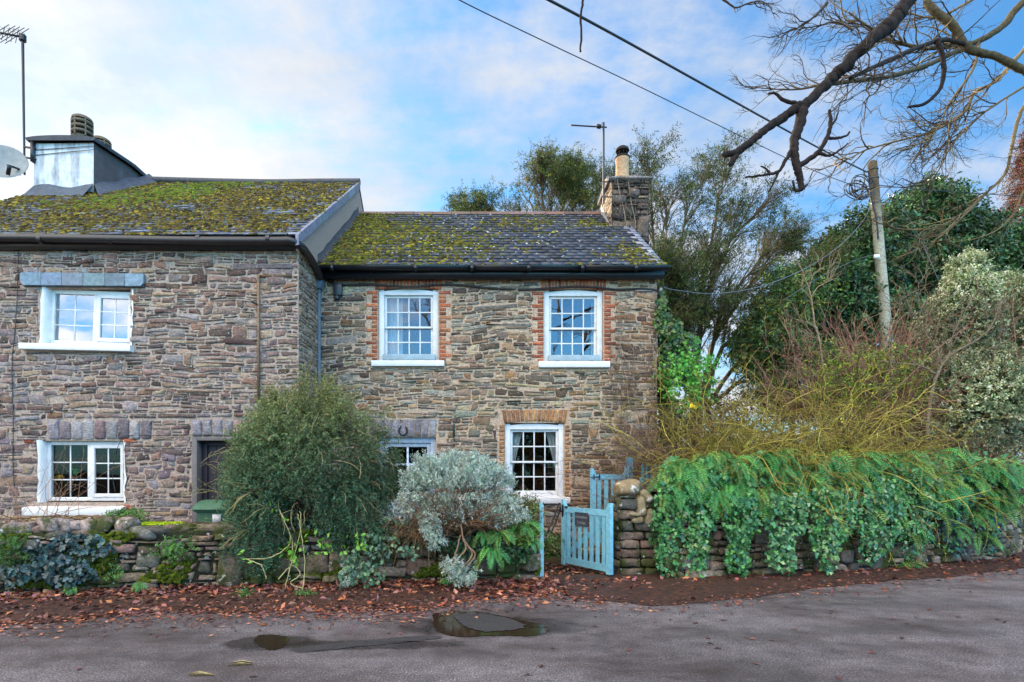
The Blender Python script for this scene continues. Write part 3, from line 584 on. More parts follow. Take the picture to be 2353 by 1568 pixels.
h = MB(); pts = [(752, 645), (765, 650), (790, 655), (850, 654), (905, 658), (950, 660), (1000, 655), (1060, 656), (1120, 662), (1200, 666), (1260, 663), (1320, 659), (1370, 661), (1420, 666), (1470, 664), (1512, 668)]
for o_ in (0, 2.0): h.tubes(path3([(rx(a), YR-.03-.006*o_, rz(b+o_)) for a, b in pts], 60), .011, 5, C(36, 32, 32))
h.build('cable', M_black, cot)
h = MB(); h.box(rx(1462), rx(1516), YR-.04, YR-.01, rz(671), rz(668), C(150, 152, 155)); h.box(rx(1513), rx(1518), YR-.1, YR+.05, rz(674), rz(665), C(160, 160, 160)); h.build('cable_bracket', M_metal, cot)
# vent brick patches of light mortar (two pale stones under eaves)
# downpipe with hopper
dp = MB(); PB = C(98, 112, 126); dx = rx(736)
dp.tubes([(dx, YR-.09, 4.92), (dx, YR-.09, .1)], .036, 10, PB)
for z in (4.3, 3.0, 1.6): dp.lathe((dx, YR-.09, z), [(.044, 0), (.047, .02), (.044, .05)], 10, PB); dp.box(dx-.07, dx+.07, YR-.05, YR-.01, z+.01, z+.04, PB)
dp.prism([(-.05, 4.80), (.05, 4.80), (.095, 4.92), (.095, 5.0), (-.095, 5.0), (-.095, 4.92)], YR-.19, YR-.02, PB, fn=lambda a, b, h_: (dx+a, h_, b)); dp.build('downpipe', M_plain, cot, bevel=.003)
# ---- chimney on the right gable
ch = MB(); CXa, CXb, CY0, CY1, CZ = 2.79, 3.61, 12.4, 13.5, 7.86
SG = [C(104, 90, 78), C(84, 74, 66), C(122, 106, 90), C(70, 62, 56), C(96, 88, 82)]
ch.add([(CXa, CY0, 3), (CXb, CY0, 3), (CXb, CY0, CZ), (CXa, CY0, CZ)], [(0, 1, 2, 3)], C(70, 62, 54)); ch.add([(CXb, CY0, 3), (CXb, 14.6, 3), (CXb, CY1, CZ), (CXb, CY0, CZ)], [(0, 1, 2, 3)], MR)
ch.add([(CXa, CY0, 3), (CXa, 14.3, 3), (CXa, 13.95, 7.3), (CXa, CY1, CZ), (CXa, CY0, CZ)], [(0, 1, 2, 3, 4)], C(140, 124, 106, K)); ch.add([(CXa, 14.3, 3), (CXb, 14.6, 3), (CXb, CY1, CZ), (CXa, CY1, CZ)], [(0, 1, 2, 3)], MR)
rubble(ch, .82, CZ, lambda u, w_, d_: (CXa+u, CY0-d_, w_), SG, .125, .30, .04, .022, keep=lambda u, w_: w_ > 5.2, seed=21, A=.01)
rubble(ch, 1.5, CZ, lambda u, w_, d_: (CXa-d_, CY0+u, w_), [C(146, 128, 108, K), C(128, 112, 94, K), C(160, 142, 120, K)], .10, .26, .012, .03, keep=lambda u, w_: w_ > 6.7 and u < 1.05+(7.86-w_)*.5, seed=22, A=.01)  # left face paler than the front: sunlight put into its stone colour
chm = ch.build('chimney', M_stone, cot)
cp = MB(); nseg = 11
for i in range(nseg):
    a = CXa-.07+(CXb-CXa+.14)*i/nseg; b = a+(CXb-CXa+.14)/nseg-.004; t = (i+.5)/nseg*2-1; hh = .15*(1-t**4*.8)
    cp.prism([(CY0-.09, CZ+.0), (CY1+.08, CZ+.0), (CY1+.08, CZ+.05), ((CY0+CY1)/2+.1, CZ+.09+hh*.75+R.normal()*.004), (CY0+.12, CZ+.06+hh*.72), (CY0-.09, CZ+.045+R.normal()*.006)], a, b, jit(C(112, 104, 100, K), 1, .15)[0], fn=lambda A, B, h_: (h_, A, B))
cp.build('chimney_cap', M_stone, chm)
pt = MB(); pc = P(1430, 400, 12.8); rr = .145; pt.lathe((pc[0], 12.8, 7.95), [(rr*.98, 0), (rr*1.02, .1), (rr, .52), (rr*1.08, .54), (rr*1.08, .60)], 18, C(196, 158, 122)); pt.build('chimney_pot', M_pot, chm, smooth=False)
pt = MB(); pt.lathe((pc[0]-.16, 13.25, 7.95), [(.12, 0), (.12, .3), (.13, .31), (.13, .36)], 16, C(206, 160, 120, K)); pt.build('chimney_pot', M_pot, chm)
cw = MB(); cw.lathe((pc[0], 12.8, 8.55), [(.17, 0), (.175, .02), (.12, .05), (.115, .07)], 18, C(48, 42, 40)); 
for a in np.linspace(0, 2*math.pi, 9)[:-1]: cw.box(pc[0]+math.cos(a)*.115-.01, pc[0]+math.cos(a)*.115+.01, 12.8+math.sin(a)*.115-.01, 12.8+math.sin(a)*.115+.01, 8.61, 8.72, C(40, 36, 36))
cw.lathe((pc[0], 12.8, 8.71), [(.15, 0), (.155, .015), (.14, .06), (.09, .10), (.02, .12)], 18, C(52, 46, 42)); cw.build('chimney_cowl', M_wood, chm)
fl = MB(); fl.add([(CXa-.07, CY0-.012, 6.58), (CXb-.2, CY0-.012, 6.58), (CXb-.2, CY0-.25, 6.475), (CXa-.07, CY0-.25, 6.475)], [(0, 3, 2, 1)], C(120, 124, 134)); fl.add([(CXa-.02, CY0-.02, 6.62), (CXa-.02, 13.4, 7.62), (CXa-.02, 13.4, 7.80), (CXa-.02, CY0-.02, 6.85)], [(0, 1, 2, 3)], C(170, 168, 172)); fl.build('flashing', M_lead, chm)
# bare creeper stems climbing the chimney
cs = MB(); n = 20; st = np.column_stack([R.uniform(CXa+.1, CXb-.02, n), np.full(n, CY0-.035), R.uniform(6.2, 7.2, n)]); g_ = grow(st, np.array([0, 0, 1.])+R.normal(size=(n, 3))*.3, R.uniform(.4, 1.4, n), 9, .22); g_[:, :, 1] = CY0-.04+R.uniform(-.01, .01, (n, 9)); g_[:, :, 2] = np.minimum(g_[:, :, 2], 8.05)
g_[:, :, 0] = np.clip(g_[:, :, 0], CXa+.02, CXb-.01); cs.tubes(g_, rad(n, 9, .005, .002), 4, C(124, 106, 92)); 
cs.tubes(path3([(3.2, CY0-.04, 6.45), (3.12, CY0-.04, 6.8), (3.05, CY0-.04, 7.2), (2.95, CY0-.04, 7.6), (2.9, CY0-.06, 7.86)], 14), .008, 5, C(150, 130, 112)); cs.tubes(path3([(3.22, CY0-.04, 6.4), (3.3, CY0-.04, 6.9), (3.22, CY0-.04, 7.3), (3.15, CY0-.04, 7.8)], 14), .008, 5, C(150, 130, 112))
tag(cs.build('climbing_stems', M_twig, None, (3.2, CY0, 6.2)), 'leafless climber stems clinging to the stone chimney with the cowled pot', 'climber')

# ================================================================== left house
LX0, LX1, LEZ = -9.75, -3.0, 5.26
lh = empty('stone_house', (-6.4, YL, 0), 'taller purple brown stone house with thick moss over its slates, at the left', 'house')
w = MB(); fl_ = lambda u, w_, d: (u, YL-d, w_)
HL = [(lx(96), lx(300), lz(793), lz(662)), (lx(90), lx(285), lz(1155), lz(1013)), (lx(441), lx(560), .03, lz(1006))]
sheet_holes(w, LX1, LEZ, fl_, HL, ML, .30, u0=LX0)
lb = lambda a, b, c_, d: (lx(a), lx(b), lz(d), lz(c_))
bhL = [lb(52, 340, 630, 662), lb(50, 310, 790, 808), lb(108, 350, 962, 1012), lb(62, 294, 1153, 1185), lb(438, 562, 960, 1006), lb(90, 98, 655, 792)]
def toneL(u, w_): return np.array([.94, 1.0, 1.08]) if w_ < 2.4 else np.array([1.05, .99, .95]) if w_ > 4.3 else np.ones(3)
rubble(w, LX1, LEZ-.1, fl_, PL, .084, .235, .018, .019, holes=HL+bhL, seed=5, tone=toneL, skirt=ML, u0=LX0, jump=.07)
def vous(mb, px0, px1, py0, py1, n, pal, fan=0.): 
    for i in range(n):
        a = px0+(px1-px0)*i/n+1.2; b = px0+(px1-px0)*(i+1)/n-1.2; c = (px0+px1)/2; j = R.uniform(-3, 3)
        stone(mb, [(lx(a), lz(py1)), (lx(b), lz(py1)), (lx(c+(b-c)*(1+fan)), lz(py0+j)), (lx(c+(a-c)*(1+fan)), lz(py0+j))], pal[R.integers(len(pal))]*R.uniform(.75, 1.2), fl_, .03, cut=.18)
vous(w, 112, 350, 966, 1010, 9, VOU+[C(112, 92, 92, K)], .02); vous(w, 442, 560, 964, 1004, 5, VOU+[C(150, 120, 112, K)], .03)
for a, b, c_, d in ((284, 312, 1008, 1018), (284, 308, 1160, 1172), (55, 78, 1010, 1019), (60, 82, 1162, 1172), (330, 344, 650, 660), (43, 56, 640, 655)): brick(w, a, b, c_, d, BR, .016, lx, lz, fl_)
sdl = lambda u, w_, d: (LX1+d, YL+u, w_)
w.add([(LX1, YL, 0), (LX1, YR+.3, 0), (LX1, YR+.3, 5.3), (LX1, YL, 5.2)], [(0, 1, 2, 3)], ML)
rubble(w, 1.17, 5.12, sdl, [C(124, 104, 88, K), C(110, 92, 80, K), C(134, 116, 98, K)], .085, .17, .02, .022, seed=31, A=.02)
w.add([(LX0, YL, 0), (LX0, 17.8, 0), (LX0, 17.8, 5.3), (LX0, 13.5, 8.4), (LX0, YL, 5.3)], [(4, 3, 2, 1, 0)], ML); w.add([(LX0, 17.8, 0), (LX1, 17.8, 0), (LX1, 17.8, 5.3), (LX0, 17.8, 5.3)], [(0, 1, 2, 3)], ML)
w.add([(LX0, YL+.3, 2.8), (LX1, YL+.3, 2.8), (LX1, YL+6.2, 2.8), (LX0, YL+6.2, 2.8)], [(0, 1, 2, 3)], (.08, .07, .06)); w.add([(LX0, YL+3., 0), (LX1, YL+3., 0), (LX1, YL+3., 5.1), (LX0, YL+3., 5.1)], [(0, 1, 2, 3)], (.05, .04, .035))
w.add([(LX0, YL+.3, 5.1), (LX1, YL+.3, 5.1), (LX1, YL+6.2, 5.1), (LX0, YL+6.2, 5.1)], [(0, 1, 2, 3)], (.1, .1, .1))
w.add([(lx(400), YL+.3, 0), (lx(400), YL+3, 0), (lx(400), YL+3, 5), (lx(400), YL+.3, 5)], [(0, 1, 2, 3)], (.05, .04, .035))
w.build('wall', M_stone, lh)
# roughcast gable above the lower roof, with slab verge
LE0 = np.array([LX0, 9.03, LEZ]); LE1 = np.array([LX1+.05, 9.03, LEZ]); LUP = np.array([0, 13.5-9.03, 8.36-LEZ])
zr = lambda y: LEZ+(y-9.03)*LUP[2]/LUP[1]
gb = MB(); gb.prism([(9.12, 5.05), (10.4, 5.05), (13.5, 7.4), (17.8, 4.9), (17.8, 5.3), (13.5, 8.34), (9.12, zr(9.12)-.04)], LX1-.01, LX1+.022, C(166, 142, 128, K), fn=lambda A, B, h_: (h_, A, B)); gb.build('gable', M_rough, lh)
ys = np.linspace(9.0, 13.52, 9)
for k, (a, b) in enumerate(zip(ys, ys[1:])):
    vg = MB(); vg.prism([(a, zr(a)+.025), (b-.008, zr(b)+.025), (b-.008, zr(b)-.15), (a, zr(a)-.15)], LX1+.024, LX1+.075, jit(C(112, 114, 124, K), 1, .1)[0], fn=lambda A, B, h_: (h_, A, B)); vg.build('verge_slab', M_slate, lh, bevel=.004)
fsh = MB(); V = []                                             # cement fillet where lower roof meets the gable
for y in np.linspace(10.2, 13.5, 18): zr2 = REZ+.02+(y-10.13)*UP[2]/UP[1]; V += [(LX1+.024, y, zr2+.15+R.normal()*.012), (LX1+.035, y, zr2+.05), (LX1+.15, y, zr2+.025)]
fsh.add(V, [(i*3+k, i*3+k+1, i*3+k+4, i*3+k+3) for i in range(17) for k in (0, 1)], C(66, 64, 66)); fsh.build('flashing', M_lead, lh)
w = MB(); SLL = [C(96, 102, 114), C(82, 88, 98), C(110, 116, 126), C(70, 72, 80)]
ux2, U2, nn2, Lh2, rh2 = slates(w, LE0, LE1, LUP, 30, .22, SLL, .008)
w.add([LE0+LUP, LE1+LUP, (LX1, 17.9, LEZ), (LX0, 17.9, LEZ)], [(0, 1, 2, 3)], SLL[0]); roofL = w.build('roof', M_slate, lh)
rc = MB(); pth = path3([(-8.1, 13.5, 8.44), (-7, 13.5, 8.41), (-6, 13.5, 8.385), (-5, 13.5, 8.37), (-4, 13.5, 8.385), (-2.93, 13.5, 8.39)], 24); rc.tubes(pth, .075, 8, C(74, 72, 74)); rc.build('ridge_capping', M_lead, roofL)
mo = MB(); LsL = np.linalg.norm(LUP); MGL = [C(98, 86, 34), C(84, 76, 32), C(122, 106, 40), C(66, 58, 30), C(80, 64, 38), C(54, 48, 32)]
def densL(a, b, x, y):
    d = .80+.35*nz(x, y*2, 2.2, 12)+.25*nz(x, y*2, 8, 3); d -= .75*np.clip(1-b/.13, 0, 1)*(1-.5*nz(x, y, 6, 4)); d -= .7*np.clip((a-.93)/.05, 0, 1)*.6; d -= .5*np.exp(-((a-.07)/.1)**2)*(b < .5)
    return np.clip(d, .04, 1)
mossify(mo, LE0, ux2, U2, nn2, Lh2, LsL, 30, 24000, densL, MGL, .014, .042, .45)
n = 500; x = R.normal(3.1, .75, n); y = np.clip(R.normal(4.1, .75, n)+(x-3.1)*.9, 2.2, 5.3); mo.domes(LE0+x[:, None]*ux2+y[:, None]*U2+nn2*.02, nn2, R.uniform(.03, .06, n), .03, pick([C(84, 94, 34), C(94, 104, 38)], n, .2)); mo.build('moss', M_moss, roofL)['kind'] = 'stuff'
fb = MB(); fb.box(LX0, LX1+.02, 9.10, 9.21, 5.08, 5.235, C(40, 36, 36)); fb.build('fascia', M_black, lh)
gt = MB(); pts = path3([(LX0, 9.0, 5.215), (-7.6, 9.0, 5.21), (-6, 8.99, 5.185), (-4.6, 8.99, 5.16), (-3.35, 9.0, 5.16), (-3.06, 9.0, 5.155), (-2.93, 9.14, 5.13), (-2.91, 9.4, 5.11), (-2.91, 9.85, 5.06), (-2.92, 10.24, 4.97)], 60); gt.tubes(pts, .062, 10, C(42, 37, 37))
for x in (-8.3, -7.0, -5.9, -4.5, -3.4): gt.lathe((x-.03, 9.0, 5.18), [(.071, 0), (.071, .06)], 12, C(36, 32, 32), axis=(1, 0, 0))
gt.build('gutter', M_black, lh, smooth=True)
# casements
def casement(hole, Y, sill, gl, label, ang, sillang, opener_gap, reveal, sl_depth=.11):
    x0, x1, z0, z1 = hole; c = ((x0+x1)/2, (z0+z1)/2); y = Y+reveal; W2 = C(238, 236, 232, .84)
    f = MB(); rim(f, x0, x1, z0, z1, y, .07, .055, .05, .06, .065, W2); xm = x0+(x1-x0)*.53; f.box(xm-.035, xm+.035, y+.002, y+.068, z0+.06, z1-.065, W2); tf(f, c, ang); Wn = f.build('window', M_paint, lh, bevel=.005); Wn['label'] = label
    if reveal > .05:                                            # splayed, painted jamb
        r_ = MB(); V = []; kz = 9
        for k in range(kz): z = z0-.02+(z1-z0+.03)*k/(kz-1); V += [(x0-.075+R.normal()*.008, Y-.022, z), (x0-.01, Y-.022+.006*0, z), (x0+.004, y+.02, z)]
        r_.add(V, [(k*3+j, k*3+j+1, k*3+j+4, k*3+j+3) for k in range(kz-1) for j in (0, 1)], W2); tf(r_, c, ang); r_.build('painted_jamb', M_paint, Wn); r_ = MB(); V = []
        for k in range(kz): z = z0-.02+(z1-z0+.03)*k/(kz-1); V += [(x1-.004, y+.02, z), (x1+.015+R.normal()*.008, Y-.022, z), (x1+.045+R.normal()*.01, Y-.022, z)]
        r_.add(V, [(k*3+j, k*3+j+1, k*3+j+4, k*3+j+3) for k in range(kz-1) for j in (0, 1)], W2); tf(r_, c, ang); r_.build('painted_jamb', M_paint, Wn)
    s_ = MB(); a0, a1, b0, b1 = xm+.035, x1-.05, z0+.06, z1-.065; rim(s_, a0, a1, b0, b1, y-.018, .05, .055, .05, .06, .055, W2); bars(s_, a0+.055, a1-.05, b0+.06, b1-.055, y+.004, 2, 3, .020, .012, W2); tf(s_, c, ang); s_.build('opening_light', M_paint, Wn, bevel=.004)
    s_ = MB(); bars(s_, x0+.055, xm-.035, z0+.06, z1-.065, y+.03, 2, 3, .020, .012, W2); tf(s_, c, ang); s_.build('glazing_bar', M_paint, Wn)
    p = MB(); pane(p, x0+.05, xm-.03, z0+.055, z1-.06, y+.036); pane(p, a0+.05, a1-.045, b0+.055, b1-.05, y+.012); tf(p, c, ang); p.build('pane', gl, Wn)
    s_ = MB(); a, b, c_, d = sill; s_.prism([(Y-sl_depth, c_), (Y+reveal+.06, c_), (Y+reveal+.06, d+.04), (Y-sl_depth, d)], a, b, W2, fn=lambda A, B, h: (h, A, B)); tf(s_, ((a+b)/2, c_), sillang); s_.build('sill', M_paint, Wn, bevel=.008)
    return Wn
cw_ = casement((lx(106), lx(301), lz(790), lz(664)), YL, (lx(55), lx(308), lz(808), lz(794)), M_glass_hi, 'upstairs white casement window under a row of slates', .035, .022, 0, .10)
cw2 = casement((lx(99), lx(284), lz(1152), lz(1013)), YL, (lx(66), lx(291), lz(1184), lz(1166)), M_glass, 'downstairs white casement window with a deep white sill', .0, 0., 0, .09, .14)
# things seen through it
fl2 = MB(); fl2.leaves([P(132, 1092, 9.5)]*6, np.array([(-.3, 0, -1), (.1, -.2, -1), (.5, 0, -.8), (-.6, .1, -.7), (.8, .2, -.3), (0, .3, -1)]), .11, .05, C(240, 170, 20)); fl2.leaves([P(170, 1082, 9.5)]*7, R.normal(size=(7, 3)), .1, .035, C(30, 150, 60)); fl2.tubes([P(150, 1150, 9.5), P(150, 1110, 9.5), P(135, 1090, 9.5)], .004, 4, C(40, 90, 40))
tag(fl2.build('pot_plant', M_leaf, None, P(150, 1160, 9.5)), 'yellow flower with green leaves inside the downstairs casement window', 'plant')
hk = MB(); hk.tubes(path3([P(211, 1098, 9.45), P(208, 1086, 9.45), P(213, 1078, 9.45), P(219, 1084, 9.45), P(219, 1096, 9.45)], 14), .009, 6, C(225, 225, 225)); tag(hk.build('tap', M_paint, None, P(211, 1100, 9.45)), 'white curved tap inside the right half of the downstairs casement window', 'tap')
# slate lintel of six slates
xs = [55, 103, 150, 199, 248, 294, 337]
for i in range(6):
    a, b = lx(xs[i])+.003, lx(xs[i+1])-.003; zb, zt = lz(659+i*.4), lz(630+i*.6); r = .05; pts = [(a, zb), (b, zb), (b, zt), (a, zt)]
    if i == 0: pts = [(a+r, zb), (b, zb), (b, zt), (a+r*.5, zt), (a, zt-r*.5), (a, zb+r)]
    if i == 5: pts = [(a, zb), (b-r, zb), (b, zb+r), (b, zt-r*.5), (b-r*.5, zt), (a, zt)]
    s_ = MB(); s_.prism(pts, YL-.085, YL-.045, jit(C(104, 122, 146, 1.1) if i in (0, 1, 5) else C(98, 112, 124, 1.1), 1, .08)[0]); s_.build('lintel_slate', M_slate, lh, bevel=.004)
s_ = MB(); s_.prism([(lx(58), lz(660)), (lx(334), lz(662)), (lx(334), lz(632)), (lx(58), lz(630))], YL-.044, YL, C(84, 86, 90)); s_.build('lintel', M_lead, lh)
# door
d = MB(); DG = C(104, 98, 96, 1.1); d.box(lx(441), lx(453), YL-.01, YL+.25, .02, lz(1006), DG); d.box(lx(453), lx(560), YL-.008, YL+.25, lz(1013), lz(1006), DG); dr = d.build('door', M_plain, lh, bevel=.006); dr['label'] = 'dark planked door in a grey frame beside the large shrub'
d = MB(); DK = C(44, 38, 44); rim(d, lx(455), lx(558), .03, lz(1014), YL+.14, .08, .08, .08, .05, .07, DK)
x = lx(455)+.085
while x < lx(550): d.box(x, x+.128, YL+.17, YL+.20, .08, lz(1022), C(50, 44, 50)); x += .134
d.build('door_leaf', M_plain, dr, bevel=.003)
# battens, wires on the wall
s_ = MB(); s_.box(lx(593.5), lx(598.5), YL-.055, YL-.02, lz(925), lz(634), C(128, 104, 82)); s_.box(lx(598.6), lx(672), YL-.035, YL-.015, lz(638), lz(633), C(110, 86, 66)); s_.build('batten', M_wood, lh)
s_ = MB(); s_.tubes(path3([(lx(a), YL-.03, lz(b)) for a, b in ((598, 700), (620, 712), (650, 718), (674, 715))], 16), .004, 4, C(40, 36, 36)); s_.tubes([(lx(583), YL-.1, lz(697)), (lx(594), YL-.06, lz(702))], .02, 6, C(36, 34, 36)); s_.build('wire', M_black, lh)
s_ = MB(); s_.tubes(path3([(lx(a), YL-.03, lz(b)) for a, b in ((46, 562), (44, 620), (42, 700), (36, 780), (31, 830), (32, 900), (34, 960), (33, 1050), (36, 1120))], 50), .007, 5, C(44, 38, 38)); s_.build('cable', M_black, lh)
s_ = MB(); s_.tubes(path3([(lx(a), YL-.035, lz(b)) for a, b in ((268, 1130), (262, 1090), (270, 1040), (285, 1008), (310, 1001), (380, 1002), (450, 1000), (520, 1000))], 50), .005, 5, C(44, 38, 38)); s_.build('telephone_wire', M_black, lh)
# left chimney: white front, dark sloping flank
c = MB(); A0, A1 = (-9.72, 12.3), (-8.43, 12.3); B1 = (-7.95, 13.95); B0 = (-9.7, 14.1)
def slab(z0, z1f, z1b, g0=0.): return None
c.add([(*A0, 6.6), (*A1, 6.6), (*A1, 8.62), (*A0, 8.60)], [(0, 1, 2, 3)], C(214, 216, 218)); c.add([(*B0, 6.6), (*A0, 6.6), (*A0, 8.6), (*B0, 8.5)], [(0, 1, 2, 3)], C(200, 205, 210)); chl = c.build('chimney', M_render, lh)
c = MB(); V = []; 
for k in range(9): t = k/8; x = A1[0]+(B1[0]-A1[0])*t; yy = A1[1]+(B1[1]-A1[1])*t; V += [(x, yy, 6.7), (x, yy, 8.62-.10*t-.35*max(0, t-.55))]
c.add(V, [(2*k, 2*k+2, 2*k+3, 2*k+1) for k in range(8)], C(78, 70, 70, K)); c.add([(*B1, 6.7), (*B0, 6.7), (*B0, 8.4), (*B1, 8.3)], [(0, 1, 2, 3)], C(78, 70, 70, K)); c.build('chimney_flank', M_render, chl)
c = MB(); nb = 14                                              # heavy rounded cap
def capring(t):
    x0_, y0_ = A0[0]-.06+(B0[0]-A0[0])*t, A0[1]-.07+(B0[1]-A0[1])*t; x1_, y1_ = A1[0]+.06+(B1[0]-A1[0])*t, A1[1]-.07+(B1[1]-A1[1])*t
    z = 8.61-.10*t-.35*max(0, t-.55); o = []
    for k in range(nb):
        s = k/(nb-1); e = math.sin(math.pi*min(1, max(0, s))); o.append((x0_+(x1_-x0_)*s, y0_+(y1_-y0_)*s, z+.07+.045*e**.6))
    return [(x0_-.02, y0_, z)]+[(x0_-.05, y0_, z+.06)]+o+[(x1_+.05, y1_, z+.06), (x1_+.02, y1_, z)]
rs = [capring(t) for t in np.linspace(-.02, 1.05, 12)]; m = len(rs[0]); c.add([q for r_ in rs for q in r_], [(i*m+k, i*m+k+1, (i+1)*m+k+1, (i+1)*m+k) for i in range(11) for k in range(m-1)], C(58, 62, 70)); c.poly(rs[0], C(58, 62, 70)); c.poly(rs[-1][::-1], C(58, 62, 70)); c.build('chimney_cap', M_lead, chl, smooth=False)
fl3 = MB(); V = []
def onroof(x, y, o=.03): return (x, y, zr(y)+o)
for k in range(9): t = k/8; x = A0[0]+(A1[0]-A0[0])*t; V += [(x, A0[1]-.01, zr(A0[1])+.16+.04*math.sin(k)), onroof(x+.05, A0[1]-.38+.12*t*math.sin(k*2))]
fl3.add(V, [(2*k, 2*k+1, 2*k+3, 2*k+2) for k in range(8)], C(72, 80, 90)); V = []
for k in range(9): t = k/8; x = A1[0]+(B1[0]-A1[0])*t; y = A1[1]+(13.5-A1[1])*t; V += [(x+.01, y, zr(y)+.20+.03*math.sin(k*1.7)), onroof(x+.30-.05*t, y-.30*(1-t)), ]
fl3.add(V, [(2*k, 2*k+1, 2*k+3, 2*k+2) for k in range(8)], C(60, 68, 80)); fl3.build('flashing', M_lead, chl)
def cowlpot(px, py, Y, s, zb):
    m = MB(); b = P(px, py, Y); x, y = b[0], Y; col = C(112, 100, 84)
    m.lathe((x, y, zb), [(.17*s, 0), (.18*s, .12*s), (.16*s, .14*s), (.16*s, .20*s), (.20*s, .27*s)], 20, col)
    m.lathe((x, y, zb+.27*s), [(.10*s, 0), (.10*s, .36*s)], 16, C(40, 36, 34))
    for k in range(3): z = zb+(.33+.11*k)*s; m.lathe((x, y, z), [(.19*s, 0), (.215*s, .01*s), (.215*s, .05*s), (.19*s, .06*s)], 20, col)
    m.lathe((x, y, zb+.64*s), [(.205*s, 0), (.2*s, .05*s), (.15*s, .085*s), (.03*s, .095*s)], 20, col)
    for a in np.linspace(0, 2*math.pi, 7)[:-1]+.4: q = (x+math.cos(a)*.2*s, y+math.sin(a)*.2*s); m.tubes([(q[0], q[1], zb+.26*s), (q[0], q[1], zb+.66*s)], .018*s, 5, col)
    m.build('chimney_cowl', M_pot, chl)
cowlpot(189, 300, 12.75, 1.0, 8.72); cowlpot(232, 320, 13.4, 1.0, 8.62)
# sliver of the next roof at the far left
nb_ = MB(); a = P(-60, 440, 15); b = P(22, 472, 15); nb_.add([a, b, b+[0, 0, -3], a+[0, 0, -4]], [(0, 1, 2, 3)], C(120, 116, 116)); nb_.add([a, b, b+[-.5, 5, 0], a+[0, 5, 0]], [(0, 1, 2, 3)], C(90, 88, 90))
nb_.box(-17.5, b[0]-.05, 15.02, 20, 0, b[2]-.4, C(150, 140, 130)); tag(nb_.build('neighbouring_house', M_slate, None, (-14, 15, 0)), 'sliver of a grey roof beyond the left chimney, below the dish', 'house')
# straps of the bracket round the chimney + aerial mast
am = empty('tv_aerial', (-10.0, 12.4, 6.5), 'tall black aerial mast strapped to the white chimney', 'aerial', None)
MX = lambda py: P(52+(py-80)*.014, py, 12.35)
a = MB(); a.tubes([MX(82), MX(200), MX(300), MX(402)], [.030, .026, .024, .022], 8, C(34, 30, 32)); a.build('mast', M_black, am)
a = MB(); q0 = P(2-20, 72, 12.1); q1 = P(53, 86, 12.35); a.obox(q0, q1, .03, .03, C(30, 28, 30)); a.lathe(MX(88)-[0, 0, .06], [(.07, 0), (.07, .12)], 10, C(30, 28, 30))
for t in (.15, .35, .5, .65, .8): c_ = q0+(q1-q0)*t; e = np.array([.22, .05, .2]); a.tubes([c_-e*[1, 1, 1], c_+e], .008, 4, C(30, 28, 30)); e2 = np.array([-.05, .1, .22]); a.tubes([c_-e2, c_+e2, c_+e2+[.14, 0, -.1]], .007, 4, C(30, 28, 30))
a.build('antenna', M_black, am)
a = MB(); 
for py in (338, 362): a.obox(MX(py), P(82, py+4, 12.28), .05, .03, C(34, 32, 34))
a.box(P(76, 0, 12.28)[0], P(80.5, 0, 12.28)[0], 12.2, 12.5, P(0, 375, 12.28)[2], P(0, 330, 12.28)[2], C(44, 44, 48)); 
for py, q in ((345, 338), (357, 346)): a.tubes([P(80, py, 12.29), P(215, q-2, 12.27)], .008, 4, C(70, 76, 84))
a.build('mounting_bracket', M_black, am)
dsh = empty('satellite_dish', P(10, 405, 12.0), 'pale satellite dish at the left edge beside the aerial mast', 'satellite dish')
m = MB(); cdish = P(8, 382, 12.1); ax = nrm(np.array([.35, -.75, .35])); m.lathe(cdish, [(.001, 0), (.2, .02), (.34, .06), (.44, .115), (.46, .13), (.44, .125), (.2, .03), (.001, .01)], 26, C(136, 138, 136), axis=-ax*-1); m.build('dish', M_plain, dsh, smooth=True)
m = MB(); m.obox(P(18, 380, 11.8), P(55, 393, 12.3), .05, .03, C(30, 28, 28)); m.obox(P(22, 382, 11.8), P(18, 402, 11.9), .07, .03, C(30, 28, 28)); m.obox(P(0, 404, 12.0), P(48, 402, 12.2), .02, .02, C(60, 60, 60)); m.build('arm', M_black, dsh)
# small aerial on the right chimney
am2 = empty('tv_aerial', (2.6, 12.5, 6.9), 'small aerial pointing left on a thin mast at the right chimney', 'aerial')
a = MB(); a.tubes([P(1387, 282, 12.45), P(1387, 468, 12.45)], .024, 8, C(38, 40, 46)); a.build('mast', M_black, am2)
a = MB(); q0, q1 = P(1311, 288, 12.1), P(1394, 293, 12.5); a.obox(q0, q1, .022, .022, C(38, 40, 46))
for t in np.linspace(.02, .72, 9): c_ = q0+(q1-q0)*t; a.tubes([c_+[0, -.10, -.05], c_+[0, .10, .055]], .006, 4, C(60, 62, 68))
a.obox(P(1372, 290, 12.4), P(1380, 292, 12.44), .06, .07, C(34, 34, 38)); a.add([P(1383, 280, 12.3), P(1379, 300, 12.3), P(1379, 302, 12.6), P(1384, 281, 12.6)], [(0, 1, 2, 3)], C(190, 190, 190)); a.build('antenna', M_metal, am2)
a = MB(); 
for py in (418, 453): a.tubes([P(1383, py, 12.45), P(1405, py, 12.42)], .014, 5, C(40, 36, 36))
a.build('bracket', M_black, am2)

